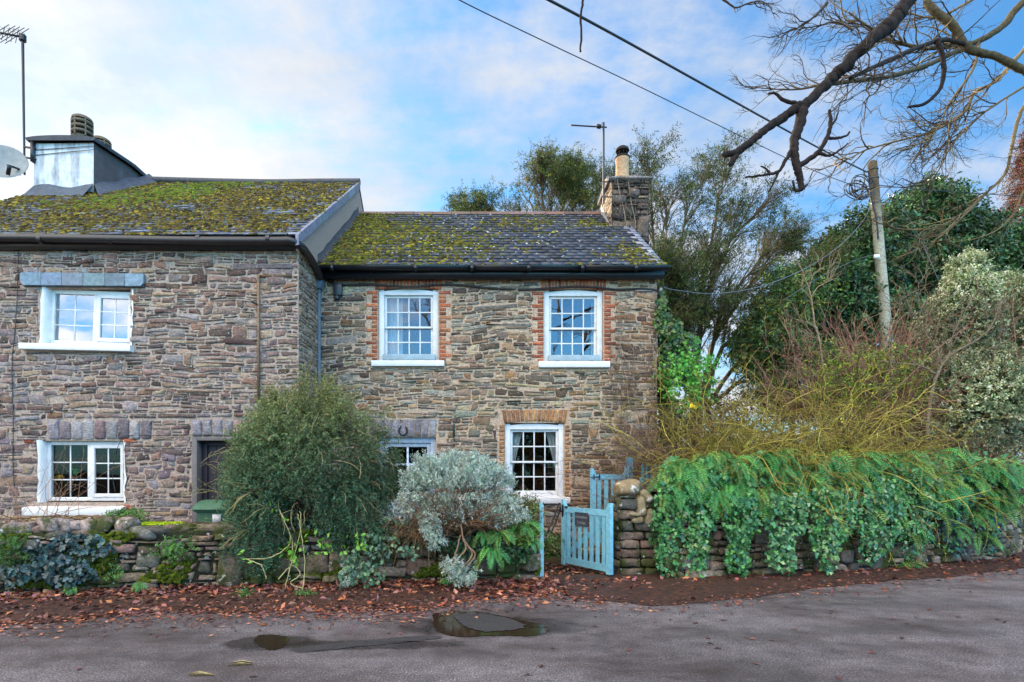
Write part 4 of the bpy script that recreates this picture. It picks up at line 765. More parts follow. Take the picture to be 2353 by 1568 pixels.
# ================================================================== walls by the lane
cum = np.concatenate([[0], np.cumsum(np.linalg.norm(np.diff(front, axis=0), axis=1))])
def along(u): return np.array([np.interp(u, cum, front[:, 0]), np.interp(u, cum, front[:, 1])])
def wallfn(u, w_, d, batter=.06):
    p = along(u); t = along(u+.15)-along(u-.15); t = t/np.linalg.norm(t); nx, ny = t[1], -t[0]; d = d-batter*w_
    return (p[0]+nx*d, p[1]+ny*d, w_)
def usX(x): return float(np.interp(x, front[:, 0], cum))
def rock(mb, c, s, col, seed=None, ax=None, lump=.18, nu=12, nv=8):
    q = np.random.default_rng(seed if seed is not None else R.integers(1e9)); V = []; ks = q.normal(size=(6, 3))*1.7; ph = q.uniform(0, 6, 6); a = np.array(ax if ax is not None else (1, 0, 0), float)
    X = nrm(a); Z = nrm(np.cross(X, np.cross(np.array([0, 0, 1.]) if abs(X[2]) < .9 else np.array([0, 1., 0]), X))); Y = np.cross(Z, X)
    for i in range(nv+1):
        th = math.pi*i/nv
        for j in range(nu):
            f = 2*math.pi*j/nu; e = .55 if nu == 12 else .75; sg = lambda v: math.copysign(abs(v)**e, v)
            d = np.array([sg(math.sin(th))*sg(math.cos(f)), sg(math.sin(th))*sg(math.sin(f)), sg(math.cos(th))]); r = 1+lump*float(np.sin(ks@d+ph).sum())/2.5
            V.append(c+r*(X*d[0]*s[0]+Y*d[1]*s[1]+Z*d[2]*s[2]))
    mb.add(V, [(i*nu+j, i*nu+(j+1) % nu, (i+1)*nu+(j+1) % nu, (i+1)*nu+j) for i in range(nv) for j in range(nu)], col)
PD = [C(110, 94, 80, K), C(96, 84, 74, K), C(124, 104, 92, K), C(86, 80, 74, K), C(134, 118, 100, K), C(104, 100, 92, K), C(120, 96, 86, K)]
DK_ = C(34, 31, 24)
uA, uB = 0.05, usX(.76)
lowwall = MB(); nU = 60
def htop(u): return .80-.11*(u-uA)/(uB-uA)+.03*math.sin(u*2.3)
us = np.linspace(uA, uB, nU)
for back_, dd_ in ((0, 0.), (1, -.45)):
    V = []
    for u in us: V += [wallfn(u, 0, dd_), wallfn(u, htop(u)-.03, dd_)]
    lowwall.add(V, [(2*i, 2*i+2, 2*i+3, 2*i+1) for i in range(nU-1)], DK_)
V = [];
for u in us: V += [wallfn(u, htop(u)-.03, 0), wallfn(u, htop(u)-.03, -.45)]
lowwall.add(V, [(2*i, 2*i+2, 2*i+3, 2*i+1) for i in range(nU-1)], C(60, 62, 34))
lowwall.add([wallfn(uB, 0, 0), wallfn(uB, 0, -.45), wallfn(uB, .68, -.45), wallfn(uB, .68, 0)], [(0, 1, 2, 3)], DK_)
rubble(lowwall, uB+.02, .70, wallfn, PD, .135, .25, .055, .024, seed=41, A=.05, split=.3, jump=.10, u0=uA, cut=None)
rubble(lowwall, .45, .68, lambda u, w_, d: (wallfn(uB, w_, -u)[0]+d, wallfn(uB, w_, -u)[1], w_), PD, .12, .2, .03, .02, seed=42, A=.01)
for i in range(46):
    u = uA+(uB-uA)*(i+.5)/46+R.normal()*.04; s = np.array([R.uniform(.09, .20), R.uniform(.12, .2), R.uniform(.05, .085)]); rock(lowwall, np.array(wallfn(u, htop(u)-.03+R.uniform(0, .03), -.18+R.normal()*.05)), s, PD[R.integers(len(PD))]*R.uniform(.8, 1.25), lump=.22)
for i in range(10): u = usX(G(30+i*26, 1370)[0]); rock(lowwall, np.array(wallfn(u, .84+R.uniform(-.03, .05), -.12+R.normal()*.08)), np.array([R.uniform(.07, .12), .1, R.uniform(.06, .1)]), C(150, 132, 124, K)*R.uniform(.7, 1.1), lump=.25)
LW = tag(lowwall.build('garden_wall', M_dry, None, wallfn((uA+uB)/2, 0, -.2)), 'low mossy dry stone wall along the lane, left of the blue gate', 'garden wall')
# moss cushions that sit on the low wall
mo = MB(); n = 2600; u = R.uniform(uA, uB, n*3); ww = R.uniform(.12, .75, n*3); k = (nz(u, ww*2.4, 3.2, 77)+.7*(ww-.45) > .35); u, ww = u[k][:n], ww[k][:n]
pp = np.array([wallfn(a, b, .045) for a, b in zip(u, ww)]); mo.domes(pp, (0, -1, .15), R.uniform(.012, .035, len(pp)), R.uniform(.01, .02, len(pp)), pick([C(66, 78, 20), C(52, 62, 18), C(84, 92, 28)], len(pp), .2))
n = 1500; a = R.uniform(-5.2, -3.95, n); pp = np.column_stack([a, 7.55+R.uniform(-.1, .1, n), .83+R.uniform(-.01, .01, n)-.0*(a)]); pp = np.array([P(R.uniform(225, 412), 0, 7.65)*[1, 1, 0]+[0, R.uniform(-.13, .13), .80] for _ in range(n)])
mo.domes(pp, (0, 0, 1), R.uniform(.012, .03, n), R.uniform(.012, .03, n), pick([C(136, 160, 28), C(116, 140, 26), C(156, 176, 40)], n, .15))
tag(mo.build('moss_growth', M_moss, None, (-2.5, 7.5, .5)), 'bright and dark green moss cushions growing over the low dry stone wall', 'moss', kind='stuff')
sb = MB(); a, b = P(222, 0, 7.65)[0], P(415, 0, 7.65)[0]; sb.prism([(a, .77), (b, .745), (b-.02, .79), (a+.1, .805)], 7.50, 7.82, C(92, 84, 60)); tag(sb.build('stone_slab', M_dry, None, (-4.5, 7.65, .77)), 'long flat slab carpeted in bright green moss on top of the low wall', 'slab')
# bank of soil and dead stems behind the low wall
bk = MB(); nb = 24; V = []
for i in range(nb):
    u = .2+(uB-1.4)*i/(nb-1); V += [wallfn(u, .70, -.42), wallfn(u, .78+.07*nz(u, 0, 3, 4)*.4, -.75), wallfn(u, .3, -1.15), wallfn(u, 0, -1.3)]
bk.add(V, [(4*i+k, 4*i+4+k, 4*i+5+k, 4*i+1+k) for i in range(nb-1) for k in range(3)], C(84, 66, 46)); tag(bk.build('flower_bed', M_soil), 'raised bed of brown soil behind the low wall', 'flower bed', kind='structure')
# pillar beside the gate
PX0, PX1, PY = P(1420, 0, 8.1)[0], P(1513, 0, 8.1)[0], 8.12
pl = MB(); pw = PX1-PX0; pl.box(PX0+.02, PX1-.02, PY+.02, PY+.5, 0, 1.12, DK_)
def course(fn, wd, seed, top=1.16):
    q = np.random.default_rng(seed); w_ = 0.; k = 0
    while w_ < top-.06:
        h = min(q.uniform(.11, .17), top-w_); s = q.uniform(.38, .64)*wd; cuts = [0, s, wd] if wd > .3 else [0, wd]
        for a, b in zip(cuts, cuts[1:]): stone(pl, [(a+.006, w_+.006), (b-.006, w_+.006), (b-.006, w_+h-.006), (a+.006, w_+h-.006)], np.array(PD[q.integers(len(PD))])*q.uniform(.6, 1.1)*(1 if w_ > .35 else .7), fn, .05, cut=q.uniform(.15, .45))
        w_ += h
course(lambda u, w_, d: (PX0+u+.03*math.sin(w_*4), PY-d-.02*math.sin(w_*7), w_), pw, 1); course(lambda u, w_, d: (PX0-d+.03, PY+.5-u, w_), .5, 2); course(lambda u, w_, d: (PX1+d, PY+u, w_), .5, 3)
pil = pl.build('stone_pillar', M_dry, None, ((PX0+PX1)/2, PY+.25, 0)); tag(pil, 'rough stone pillar of rounded dark stones between the open blue gate and the ivy', 'pillar')
M_pale = mat('pale_field_stone', .9, .25, 14, .7, 30, .2, extra=lambda t, tcn, col, b: MIX(RAMP(noise_n(t, tcn, 7, 5, .6), [(.58, 0.), (.63, .85)], nt=t), col, tuple(C(215, 212, 205)), nt=t))
cb_ = MB(); rock(cb_, P(1441, 1121, 8.12), np.array([.20, .18, .115]), C(128, 112, 86, K), 5, (1, 0, .12), .16, 22, 14); tag(cb_.build('boulder', M_pale, None, P(1441, 1140, 8.12), smooth=True), 'white blotched flat boulder capping the stone pillar', 'boulder')
for px, py, s, ax, lb_ in ((1474, 1163, (.145, .055, .062), (-.13, 0, 1), 'large pale upright stone set in the upper pillar below the boulder'), (1492, 1188, (.125, .05, .045), (.03, 0, 1), 'narrow pale stone at the right edge of the pillar'),
                           (1466, 1196, (.085, .05, .042), (1, 0, .25), 'small pale stone lying lowest in the pale group on the pillar'), (1484, 1140, (.10, .08, .055), (.8, 0, -.8), 'pale shoulder stone right of the capping boulder'), (1460, 1182, (.075, .05, .028), (1, 0, -.25), 'thin pale wedge stone between the pale upright and lowest stone')):
    m = MB(); rock(m, P(px, py, PY-.035), np.array(s)*[1., 1.25, 1.12], C(146, 134, 104)*R.uniform(.75, 1.1), int(px), ax, .17, 18, 12); tag(m.build('pale_stone', M_pale, None, P(px, py+10, PY-.07), smooth=True), lb_, 'stone', 'pale stones set in the pillar')
# tall wall to the right, mostly under ivy
uC, uD = usX(PX1+.02), cum[-1]-.2; rw = MB(); us = np.linspace(uC, uD, 60); V = []
HW = lambda u: 1.24+.05*math.sin(u*1.7)
for u in us: V += [wallfn(u, 0, 0, .1), wallfn(u, HW(u), 0, .1)]
rw.add(V, [(2*i, 2*i+2, 2*i+3, 2*i+1) for i in range(59)], DK_); V = []
for u in us: V += [wallfn(u, HW(u), 0, .1), wallfn(u, HW(u), -.5)]
rw.add(V, [(2*i, 2*i+2, 2*i+3, 2*i+1) for i in range(59)], C(60, 55, 40)); V = []
for u in us: V += [wallfn(u, 0, -.5), wallfn(u, HW(u), -.5)]
rw.add(V, [(2*i, 2*i+2, 2*i+3, 2*i+1) for i in range(59)], DK_)
rubble(rw, uD, 1.2, lambda u, w_, d: wallfn(u, w_, d, .1), PD, .13, .27, .045, .022, seed=51, A=.03, u0=uC)
tag(rw.build('garden_wall', M_dry, None, wallfn((uC+uD)/2, 0, -.2)), 'taller stone wall hung with ivy and ferns, right of the pillar', 'garden wall')

# ================================================================== gates, bin, chair, pole
BL = C(122, 180, 198, 1.05); BL2 = C(92, 158, 180, 1.0)
def gate(name, A, B, z0, ztopA, ztopB, npk, label, sgn=1, stA=.09, curve=False):
    A = np.array(A, float); B = np.array(B, float); t = (B-A)/np.linalg.norm(B-A); nn_ = np.array([t[1], -t[0]])
    if nn_[1] > 0: nn_ = -nn_
    L = np.linalg.norm(B-A); root = empty(name, (A[0], A[1], 0), label, 'gate')
    fn = lambda a, b, h: (A[0]+t[0]*a+nn_[0]*h, A[1]+t[1]*a+nn_[1]*h, b)
    zt = min(ztopA, ztopB)-.10
    for a0, a1, z1 in ((0, stA, ztopA), (L-.09, L, ztopB)):
        m = MB(); inner = a1 if a0 == 0 else a0; s = 1 if a0 == 0 else -1
        if a0 == 0: pts = [(a0, z0-.03), (a1, z0-.03), (a1, zt+.01), (a1-.03, zt+.05), (a0+.045, z1), (a0, z1)]
        else: pts = [(a0, z0-.03), (a1, z0-.03), (a1, z1), (a1-.045, z1), (a0+.03, zt+.05), (a0, zt+.01)]
        m.prism(pts, -.025, .03, jit(BL, 1, .04, .01)[0], fn=fn); m.build('stile', M_blue, root, bevel=.004)
    for zz_, hh in ((zt-.085, .085), (z0, .095)):
        m = MB(); m.prism([(stA+.001, zz_), (L-.091, zz_), (L-.091, zz_+hh), (stA+.001, zz_+hh)], -.02, .022, jit(BL, 1, .04, .01)[0], fn=fn); m.build('rail', M_blue, root, bevel=.004)
    for i in range(npk):
        c_ = stA+(L-stA-.09)*(i+.5)/npk; m = MB(); wd = (L-stA-.09)/npk*.56
        m.prism([(c_-wd/2, z0+.096), (c_+wd/2, z0+.096), (c_+wd/2, zt-.086), (c_-wd/2, zt-.086)], -.001, .012, jit(BL, 1, .05, .015)[0], fn=fn); m.build('picket', M_blue, root, bevel=.003)
    m = MB(); a0, a1 = (stA, L-.09) if sgn > 0 else (L-.09, stA); zb, zt2 = z0+.1, zt-.09
    m.prism([(a0, zb), (a0, zb+.09), (a1, zt2), (a1, zt2-.09)], -.022, -.004, BL2, fn=fn); m.build('brace', M_blue, root, bevel=.003)
    return root, fn, L, zt
gA = P(1293, 1300, 8.85)[:2]; gB = P(1406, 1325, 7.9)[:2]
g1, gf, gL, gz = gate('garden_gate', gA, gB, .10, 1.075, 1.065, 7, 'light blue picket gate standing open by the pillar, with a slate name plate')
m = MB(); m.prism([(.33, .70), (.63, .70), (.63, .90), (.33, .90)], .019, .030, C(64, 68, 78), fn=gf); sg = m.build('name_plate', M_slate, g1)
def text(body, fn, a, b, size, parent, mat_, name='lettering'):
    cu = bpy.data.curves.new('t', 'FONT'); cu.body = body; cu.size = size; cu.align_x = 'CENTER'; cu.extrude = .0006; ob = bpy.data.objects.new('t', cu); SC.collection.objects.link(ob)
    dg = bpy.context.evaluated_depsgraph_get(); me = bpy.data.meshes.new_from_object(ob.evaluated_get(dg)); bpy.data.objects.remove(ob)
    og = ORI[parent.name]
    for v in me.vertices: v.co = Vector(np.array(fn(a+v.co.x, b+v.co.y, .0312+v.co.z))-og)
    me.materials.clear(); me.materials.append(mat_); o = bpy.data.objects.new(name, me); link(o, parent, None); return o
M_let = mat('grey_lettering', .7, 0, base=tuple(C(150, 152, 150)))
text('Horseshoe', gf, .48, .815, .058, sg, M_let); text('Cottage', gf, .48, .735, .058, sg, M_let)
m = MB(); t = np.linspace(0, 2*math.pi, 14); m.prism([(.045+math.cos(a)*.022, .90+math.sin(a)*.10) for a in t[:-1]], .031, .042, C(24, 24, 28), fn=gf); m.tubes(path3([gf(.045, .98, .04), gf(.045, .97, .08), gf(.045, .92, .085), gf(.045, .86, .04)], 10), .007, 5, C(24, 24, 28)); m.prism([(.085, .955), (.15, .955), (.15, .975), (.085, .975)], .024, .04, C(24, 24, 28), fn=gf); m.build('latch', M_black, g1)
g2, gf2, L2, z2 = gate('garden_gate', P(1357, 0, 9.6)[:2], P(1443, 0, 9.75)[:2], .3, 1.56, 1.60, 4, 'second blue picket gate farther back, against the cottage wall')
m = MB(); m.prism([(-.01, 1.40), (.16, 1.415), (.16, 1.43), (-.01, 1.415)], .024, .036, C(24, 24, 28), fn=gf2); m.prism([(.04, 1.37), (.055, 1.37), (.055, 1.46), (.04, 1.46)], .03, .04, C(24, 24, 28), fn=gf2); m.prism([(.14, 1.37), (.155, 1.37), (.155, 1.46), (.14, 1.46)], .03, .04, C(24, 24, 28), fn=gf2); m.build('bolt', M_black, g2)
def post(name, X, Y, w_, h, label, top=.03, col=BL):
    m = MB(); m.prism([(X-w_/2, 0), (X+w_/2, 0), (X+w_/2, h-top), (X-w_/2, h)], Y, Y+.09, col); return tag(m.build(name, M_blue, None, (X, Y+.045, 0), bevel=.004), label, 'post')
post('gate_post', P(1244.5, 0, 7.72)[0], 7.72, .058, 1.12, 'slim pale blue gate post at the end of the low wall', .07, C(140, 196, 206))
post('gate_post', P(1448, 0, 9.85)[0], 9.85, .10, 1.76, 'square blue post behind the farther gate', .0, BL2)
fc = empty('picket_fence', P(1495, 1100, 9.7)*[1, 1, 0], 'short run of blue pickets behind the ferns, right of the farther gate', 'fence')
for i in range(4): m = MB(); x = P(1477+i*10, 0, 9.7)[0]; m.prism([(x-.025, 0), (x+.025, 0), (x+.025, 1.60), (x, 1.65), (x-.025, 1.60)], 9.7, 9.72, BL2); m.build('picket', M_blue, fc)
m = MB(); m.box(P(1472, 0, 9.7)[0], P(1512, 0, 9.7)[0], 9.721, 9.75, 1.3, 1.4, BL2); m.build('rail', M_blue, fc)
# bin
bn = empty('wheelie_bin', P(478, 1280, 8.75)*[1, 1, 0], 'green wheeled bin with a white sticker, in front of the dark door', 'bin')
BG = C(66, 100, 78, 1.1); bx0, bx1 = P(452, 0, 8.6)[0], P(528, 0, 8.6)[0]
m = MB(); V = [(bx0+.05, 8.66, .05), (bx1-.05, 8.66, .05), (bx1-.05, 9.0, .05), (bx0+.05, 9.0, .05), (bx0, 8.58, .90), (bx1, 8.58, .90), (bx1, 9.06, .90), (bx0, 9.06, .90)]
m.add(V, [(0, 3, 2, 1), (0, 1, 5, 4), (1, 2, 6, 5), (2, 3, 7, 6), (3, 0, 4, 7)], BG); m.box(bx0-.03, bx1+.03, 8.55, 9.09, .895, .935, BG); m.build('body', M_plain, bn, bevel=.012)
m = MB(); V = []
for k, (yy, z) in enumerate(((8.53, .937), (8.54, .965), (8.60, 1.02), (8.72, 1.06), (8.9, 1.07), (9.09, 1.05), (9.1, .937))): V += [(bx0-.035+.03*(z-.937)/.13, yy, z), (bx1+.035-.03*(z-.937)/.13, yy, z)]
m.add(V, [(2*i, 2*i+1, 2*i+3, 2*i+2) for i in range(6)], BG); m.poly([V[2*i] for i in range(7)], BG); m.poly([V[2*i+1] for i in range(7)][::-1], BG); m.box(bx0-.04, bx1+.04, 8.51, 8.54, .925, .95, BG); m.build('lid', M_plain, bn, bevel=.008)
for x in (bx0-.01, bx1-.04): m = MB(); m.lathe((x, 9.05, .1), [(.1, 0), (.1, .05)], 14, C(30, 30, 30), axis=(1, 0, 0)); m.build('wheel', M_black, bn)
m = MB(); m.box(P(489, 0, 8.58)[0], P(508, 0, 8.58)[0], 8.568, 8.584, .74, .86, C(225, 225, 228)); m.build('sticker', M_paint, bn)
fcx = P(1275, 0, 9.3)[0]; fch = empty('folding_chair', (fcx, 9.3, 0), 'black folding garden chair behind the slim blue gate post', 'chair')
m = MB()
for dx_ in (0, .38): m.obox((fcx-.28, 9.2+dx_, .0), (fcx+.12, 9.25+dx_, .98), .02, .02, C(26, 24, 26)); m.obox((fcx+.22, 9.2+dx_, 0), (fcx-.22, 9.25+dx_, .48), .02, .02, C(26, 24, 26))
m.build('frame', M_black, fch)
for nm, pts in (('seat', [(fcx-.22+.07*i, .47) for i in range(6)]), ('backrest', [(fcx+.02+.02*i, .72+.05*i) for i in range(5)])):
    m = MB()
    for x, z in pts: m.box(x-.018, x+.018, 9.2, 9.64, z, z+.012, C(30, 28, 30))
    m.build(nm, M_black, fch)
# telegraph pole and wires
pb = P(2034, 735, 16); pt_ = P(2004, 370, 16); dv = (pt_-pb)/(pt_[2]-pb[2]); base = pb-dv*pb[2]
tp = empty('telegraph_pole', base, 'weathered leaning wooden telegraph pole with coiled cable near its top', 'telegraph pole')
m = MB(); zs = [0, 2, 4, 6, 8, 9.5, pt_[2]-.06, pt_[2]]; rs_ = [.17, .165, .155, .145, .13, .12, .115, .06]; v = [base+dv*z for z in zs]; m.tubes(np.array(v), np.array(rs_), 14, C(150, 146, 124, 1.1)); 
m.c[0][:] = jit(C(150, 146, 124, 1.1), 1)[0]; zc = m.v[0][:, 2]; m.c[0][zc > 8.5] = C(84, 72, 56); m.build('pole', M_wood, tp, smooth=True)
m = MB(); c = P(1978, 432, 15.85)
for k in range(7): q = np.linspace(0, 6.28, 18); r1, r2 = R.uniform(.18, .36, 2); m.tubes(np.array([c+[math.cos(a)*r1+R.normal()*.01, .05*k-.1, math.sin(a)*r2-.06*math.cos(a)] for a in q]), .012, 4, C(44, 46, 52))
for _ in range(12): p_ = c+R.normal(size=3)*[.17, .03, .15]; m.lathe(p_, [(.03, 0), (.03, .07)], 6, C(40, 42, 48), axis=R.normal(size=3))
m.build('cable_coil', M_black, tp)
m = MB(); m.tubes(path3([P(1996, 395, 15.8), P(2000, 440, 15.85), P(2005, 470, 15.85), P(2013, 500, 15.85), P(2018, 550, 15.85)], 14), .022, 5, C(40, 44, 50)); 
for py in (392, 412, 470, 505): c_ = base+dv*(EYE+(HY-py)*16/F); m.lathe(c_, [(.135, 0), (.135, .03)], 12, C(70, 70, 70))
m.build('fittings', M_metal, tp)
m = MB(); q = P(2016, 590, 15.8); m.box(q[0]-.09, q[0]+.06, 15.78, 15.84, q[2]-.05, q[2]+.05, C(225, 225, 228)); m.build('sign_plate', M_paint, tp)
def wire(pts, r, label, K_=40, col=C(30, 30, 32), yaw=None):
    m = MB(); m.tubes(path3(pts, K_), r, 5, col); return tag(m.build('overhead_wire', M_black, None, pts[0]), label, 'wire', 'overhead wires')
wire([P(1120, -70, 7.2), P(1265, 2, 7.8), P(1420, 85, 8.7), P(1600, 185, 10.2), P(1780, 285, 12.5), P(1900, 350, 14.4), P(1992, 396, 15.9)], .020, 'thick black cable coming down from the top edge to the head of the telegraph pole')
wire([P(960, -60, 8), P(1055, 0, 8.6), P(1250, 95, 9.8), P(1450, 190, 11.2), P(1700, 312, 13.2), P(1860, 388, 14.7), P(1975, 432, 15.8)], .009, 'thin wire below the thick cable, running to the coil on the pole')
wire([P(2000, 470, 15.85), P(1985, 505, 15.4), P(1935, 560, 14.4), P(1860, 612, 13.2), P(1760, 655, 12.2), P(1650, 675, 11.3), P(1560, 668, 10.7), P(1524, 660, 10.4)], .007, 'grey wire sagging from the pole down to the cottage corner', col=C(110, 118, 128))
wire([P(2012, 585, 15.9), P(1960, 600, 15.2), P(1880, 640, 14.0), P(1800, 690, 13)], .008, 'lowest thin wire leaving the pole towards the left trees', col=C(80, 88, 92))
wire([P(2010, 425, 16), P(2120, 436, 16.5), P(2250, 445, 17), P(2400, 456, 17.6)], .012, 'wire running right from the pole head past the dark trees')
wire([P(2012, 392, 16), P(2050, 440, 14), P(2120, 560, 12), P(2200, 760, 10.5)], .006, 'very thin stay wire dropping right from the pole head', col=C(70, 70, 76))

# ================================================================== plants
def ell(n, c, r, r0=.6, zmin=None, lump=.14, seed=None, ymax=None):
    """points in an uneven ellipsoidal shell, with outward directions"""
    q = np.random.default_rng(seed if seed is not None else R.integers(1e9)); ks = q.normal(size=(7, 3))*2.4; ph = q.uniform(0, 6, 7)
    d = nrm(R.normal(size=(n*3, 3))); rr = (R.uniform(r0**3, 1, n*3))**(1/3)*(1+lump*np.sin(d@ks.T+ph).sum(1)/2.2)
    p = np.array(c)+d*rr[:, None]*np.array(r); o = nrm(d/np.array(r))
    k = np.ones(len(p), bool)
    if zmin is not None: k &= p[:, 2] > zmin
    if ymax is not None: k &= p[:, 1] < ymax
    return p[k][:n], o[k][:n]
def sprigs(ml, mt, p, d, L, K, nl, lL, lW, col, grav=.1, wander=.2, tr=.002, tcol=C(96, 78, 56), spread=.8, kind='leaf', t0=.1, fold=.1):
    g_ = grow(p, d, L, K, wander, grav); n = len(p)
    if mt is not None: mt.tubes(g_, rad(n, K, tr, tr*.5), 3, tcol)
    t = np.tile(np.linspace(t0, 1, nl)*(K-1), n)+R.uniform(-.15, .15, n*nl); t = np.clip(t, 0, K-1.001); i = np.repeat(np.arange(n), nl); k = t.astype(int); f = (t-k)[:, None]
    a, b = g_[i, k], g_[i, k+1]; q = a*(1-f)+b*f; tg = nrm(b-a); side_ = nrm(np.cross(tg, R.normal(size=(n*nl, 3))))
    cc = np.asarray(col, float); cc = cc[i] if cc.ndim == 2 else cc
    ml.leaves(q, tg*(1.1-spread)+side_*spread, lL*R.uniform(.6, 1.3, n*nl), lW*R.uniform(.7, 1.2, n*nl), jit(cc if np.ndim(cc) == 2 else np.repeat(cc[None], n*nl, 0), n*nl, .14, .05), kind=kind, fold=fold)
    return g_
def plant(name, loc, label, cat, group=None, kind=None):
    o = empty(name, loc, label, cat, group)
    if kind: o['kind'] = kind
    return o
BRN = C(98, 80, 62); KF = .95
# ---- big drooping shrub over the low wall
root = plant('evergreen_shrub', (-2.5, 7.95, 0), 'huge rounded dark green shrub drooping over the low wall between the two doors', 'shrub')
lv, tw = MB(), MB()
cb = np.array([-2.44, 7.72, 1.48])
def clump(p, o, k, s): i = np.repeat(np.arange(len(p)), k); return p[i]+R.normal(size=(len(i), 3))*s, o[i]
p1, o1 = clump(*ell(430, cb, (1.06, .70, .98), .66, 1.02, .19, 61), 15, [.055, .05, .09]); p2, o2 = clump(*ell(95, (-2.88, 7.32, .98), (.42, .28, .72), .3, .30, .12, 62), 14, [.05, .04, .09]); p3, o3 = clump(*ell(70, (-1.72, 7.45, 1.12), (.44, .28, .55), .3, .62, .12, 63), 14, [.05, .04, .09]); p4, o4 = ell(700, (-2.5, 7.75, 2.12), (.62, .45, .42), .3, None, .15, 64)
p, o_ = np.concatenate([p1, p2, p3, p4]), np.concatenate([o1, o2, o3, o4])
k = ~((np.abs(p[:, 0]+2.33) < .20) & (p[:, 2] < 1.25) & (p[:, 2] > .6) & (p[:, 1] < 7.8) & (R.random(len(p)) < .8)); p, o_ = p[k], o_[k]
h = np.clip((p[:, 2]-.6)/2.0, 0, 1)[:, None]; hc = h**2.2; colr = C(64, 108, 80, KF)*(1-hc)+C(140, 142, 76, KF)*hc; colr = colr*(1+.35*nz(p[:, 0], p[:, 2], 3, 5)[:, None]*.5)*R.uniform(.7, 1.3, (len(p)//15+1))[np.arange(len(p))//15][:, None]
d = o_*(.5+.4*h)+np.array([0, 0, 1])*(h*1.5-1.25)+R.normal(size=p.shape)*.35
sprigs(lv, tw, p, d, (.20*R.uniform(.6, 1.3, len(p))), 4, 14, .032, .016, colr*1.08, .12, .16, .0014, C(110, 96, 66))
st = grow(np.repeat([[-2.45, 7.9, .55]], 60, 0)+R.normal(size=(60, 3))*[.15, .1, .1], R.normal(size=(60, 3))*[1, .6, .3]+[0, -.1, 1.3], R.uniform(1.0, 1.7, 60), 9, .2, .10); tw.tubes(st, rad(60, 9, .016, .003), 4, C(92, 76, 58))
ws = spawn(st, 260, .75, 1, .5, 6, .5, .15, .06); tw.tubes(ws, rad(260, 6, .003, .0012), 3, C(170, 156, 104)); 
q, t_, i_, _ = sample(ws, 2600, .1, 1); lv.leaves(q, t_*.6+R.normal(size=q.shape)*.5, .02, .009, pick([C(140, 142, 80, KF)], 2600))
pale, _o = ell(70, cb, (1.08, .72, .95), .93, 1.0, .1, 61, 7.7); pw_ = grow(pale, _o+R.normal(size=_o.shape)*.5+[0, 0, -.4], R.uniform(.2, .5, len(pale)), 7, .2, .15); tw.tubes(pw_, rad(len(pale), 7, .0045, .002), 3, C(176, 160, 116))
tr = grow(np.array([[-2.45, 7.9, 0], [-2.3, 7.85, 0], [-2.6, 7.95, 0]]), [0, 0, 1.], 1.3, 7, .12); tw.tubes(tr, rad(3, 7, .045, .02), 6, C(92, 76, 60))
tw.build('stem', M_twig, root); lv.build('foliage', M_leaf, root)
# wild twining stems hanging beneath it
root = plant('trailing_climber', P(650, 1200, 7.3), 'pale tangled bare vine stems with fresh green leaves trailing below the big shrub', 'climber'); lv, tw = MB(), MB()
for pts in ([(640, 1170), (655, 1200), (668, 1240), (655, 1262), (620, 1282), (560, 1284)], [(690, 1175), (690, 1220), (678, 1270), (665, 1310), (655, 1350)], [(684, 1180), (694, 1240), (700, 1290), (697, 1355)], [(662, 1215), (672, 1250), (668, 1290)], [(640, 1330), (670, 1300), (690, 1320), (668, 1340), (695, 1352)], [(560, 1284), (600, 1300), (612, 1330)]):
    tw.tubes(path3([P(a, b, 7.02+R.normal()*.04) for a, b in pts], 26)+R.normal(size=(26, 3))*.004, .007, 4, C(184, 172, 120))
for (a, b, m_) in ((645, 1180, 6), (672, 1262, 14), (685, 1278, 14), (745, 1245, 14), (738, 1262, 8), (822, 1240, 16), (715, 1255, 5), (560, 1282, 4), (790, 1255, 6)):
    lv.leaves(P(a, b, 6.98)+R.normal(size=(m_, 3))*[.055, .02, .07], R.normal(size=(m_, 3))+[0, -.3, -.6], .075, .042, jit(C(120, 176, 62, KF), m_, .15), kind='leaf')
tw.build('stem', M_twig, root); lv.build('foliage', M_leaf, root)
# ---- silver shrub
root = plant('silver_shrub', P(1050, 1240, 7.7), 'silvery grey shrub with brown twiggy underside before the grey door', 'shrub'); lv, tw = MB(), MB()
base = P(1062, 1210, 7.55); n = 520
rv = np.linspace(-1, 1, n); ang = R.uniform(-1, 1, n)*1.35; d = np.column_stack([np.sin(ang), R.normal(size=n)*.5-.25, np.cos(ang)*.55+.12]); g_ = grow(base+R.normal(size=(n, 3))*[.12, .12, .05], d, R.uniform(.5, .88, n), 8, .17, .02); tw.tubes(g_, rad(n, 8, .008, .002), 4, C(120, 92, 68)); gg = spawn(g_, 900, .3, .9, .25, 4, .6); tw.tubes(gg, rad(900, 4, .0025, .001), 3, C(128, 98, 74))
cS = P(1048, 1118, 7.6); p, o_ = clump(*ell(300, cS, (.80, .42, .34), .5, cS[2]-.12, .16, 71), 9, [.03, .03, .03])
p2, o2 = ell(420, P(1052, 1150, 7.3), (.30, .16, .26), .2, None, .1); p3, o3 = ell(330, P(1150, 1165, 7.35), (.30, .15, .17), .2); p4, o4 = ell(300, P(950, 1155, 7.4), (.20, .15, .22), .2); p, o_ = np.concatenate([p, p2, p3, p4]), np.concatenate([o_, o2, o3, o4])
SILV = [C(186, 198, 184, 1.05), C(160, 178, 162, 1.05), C(202, 210, 196, 1.05), C(140, 160, 142, 1.)]
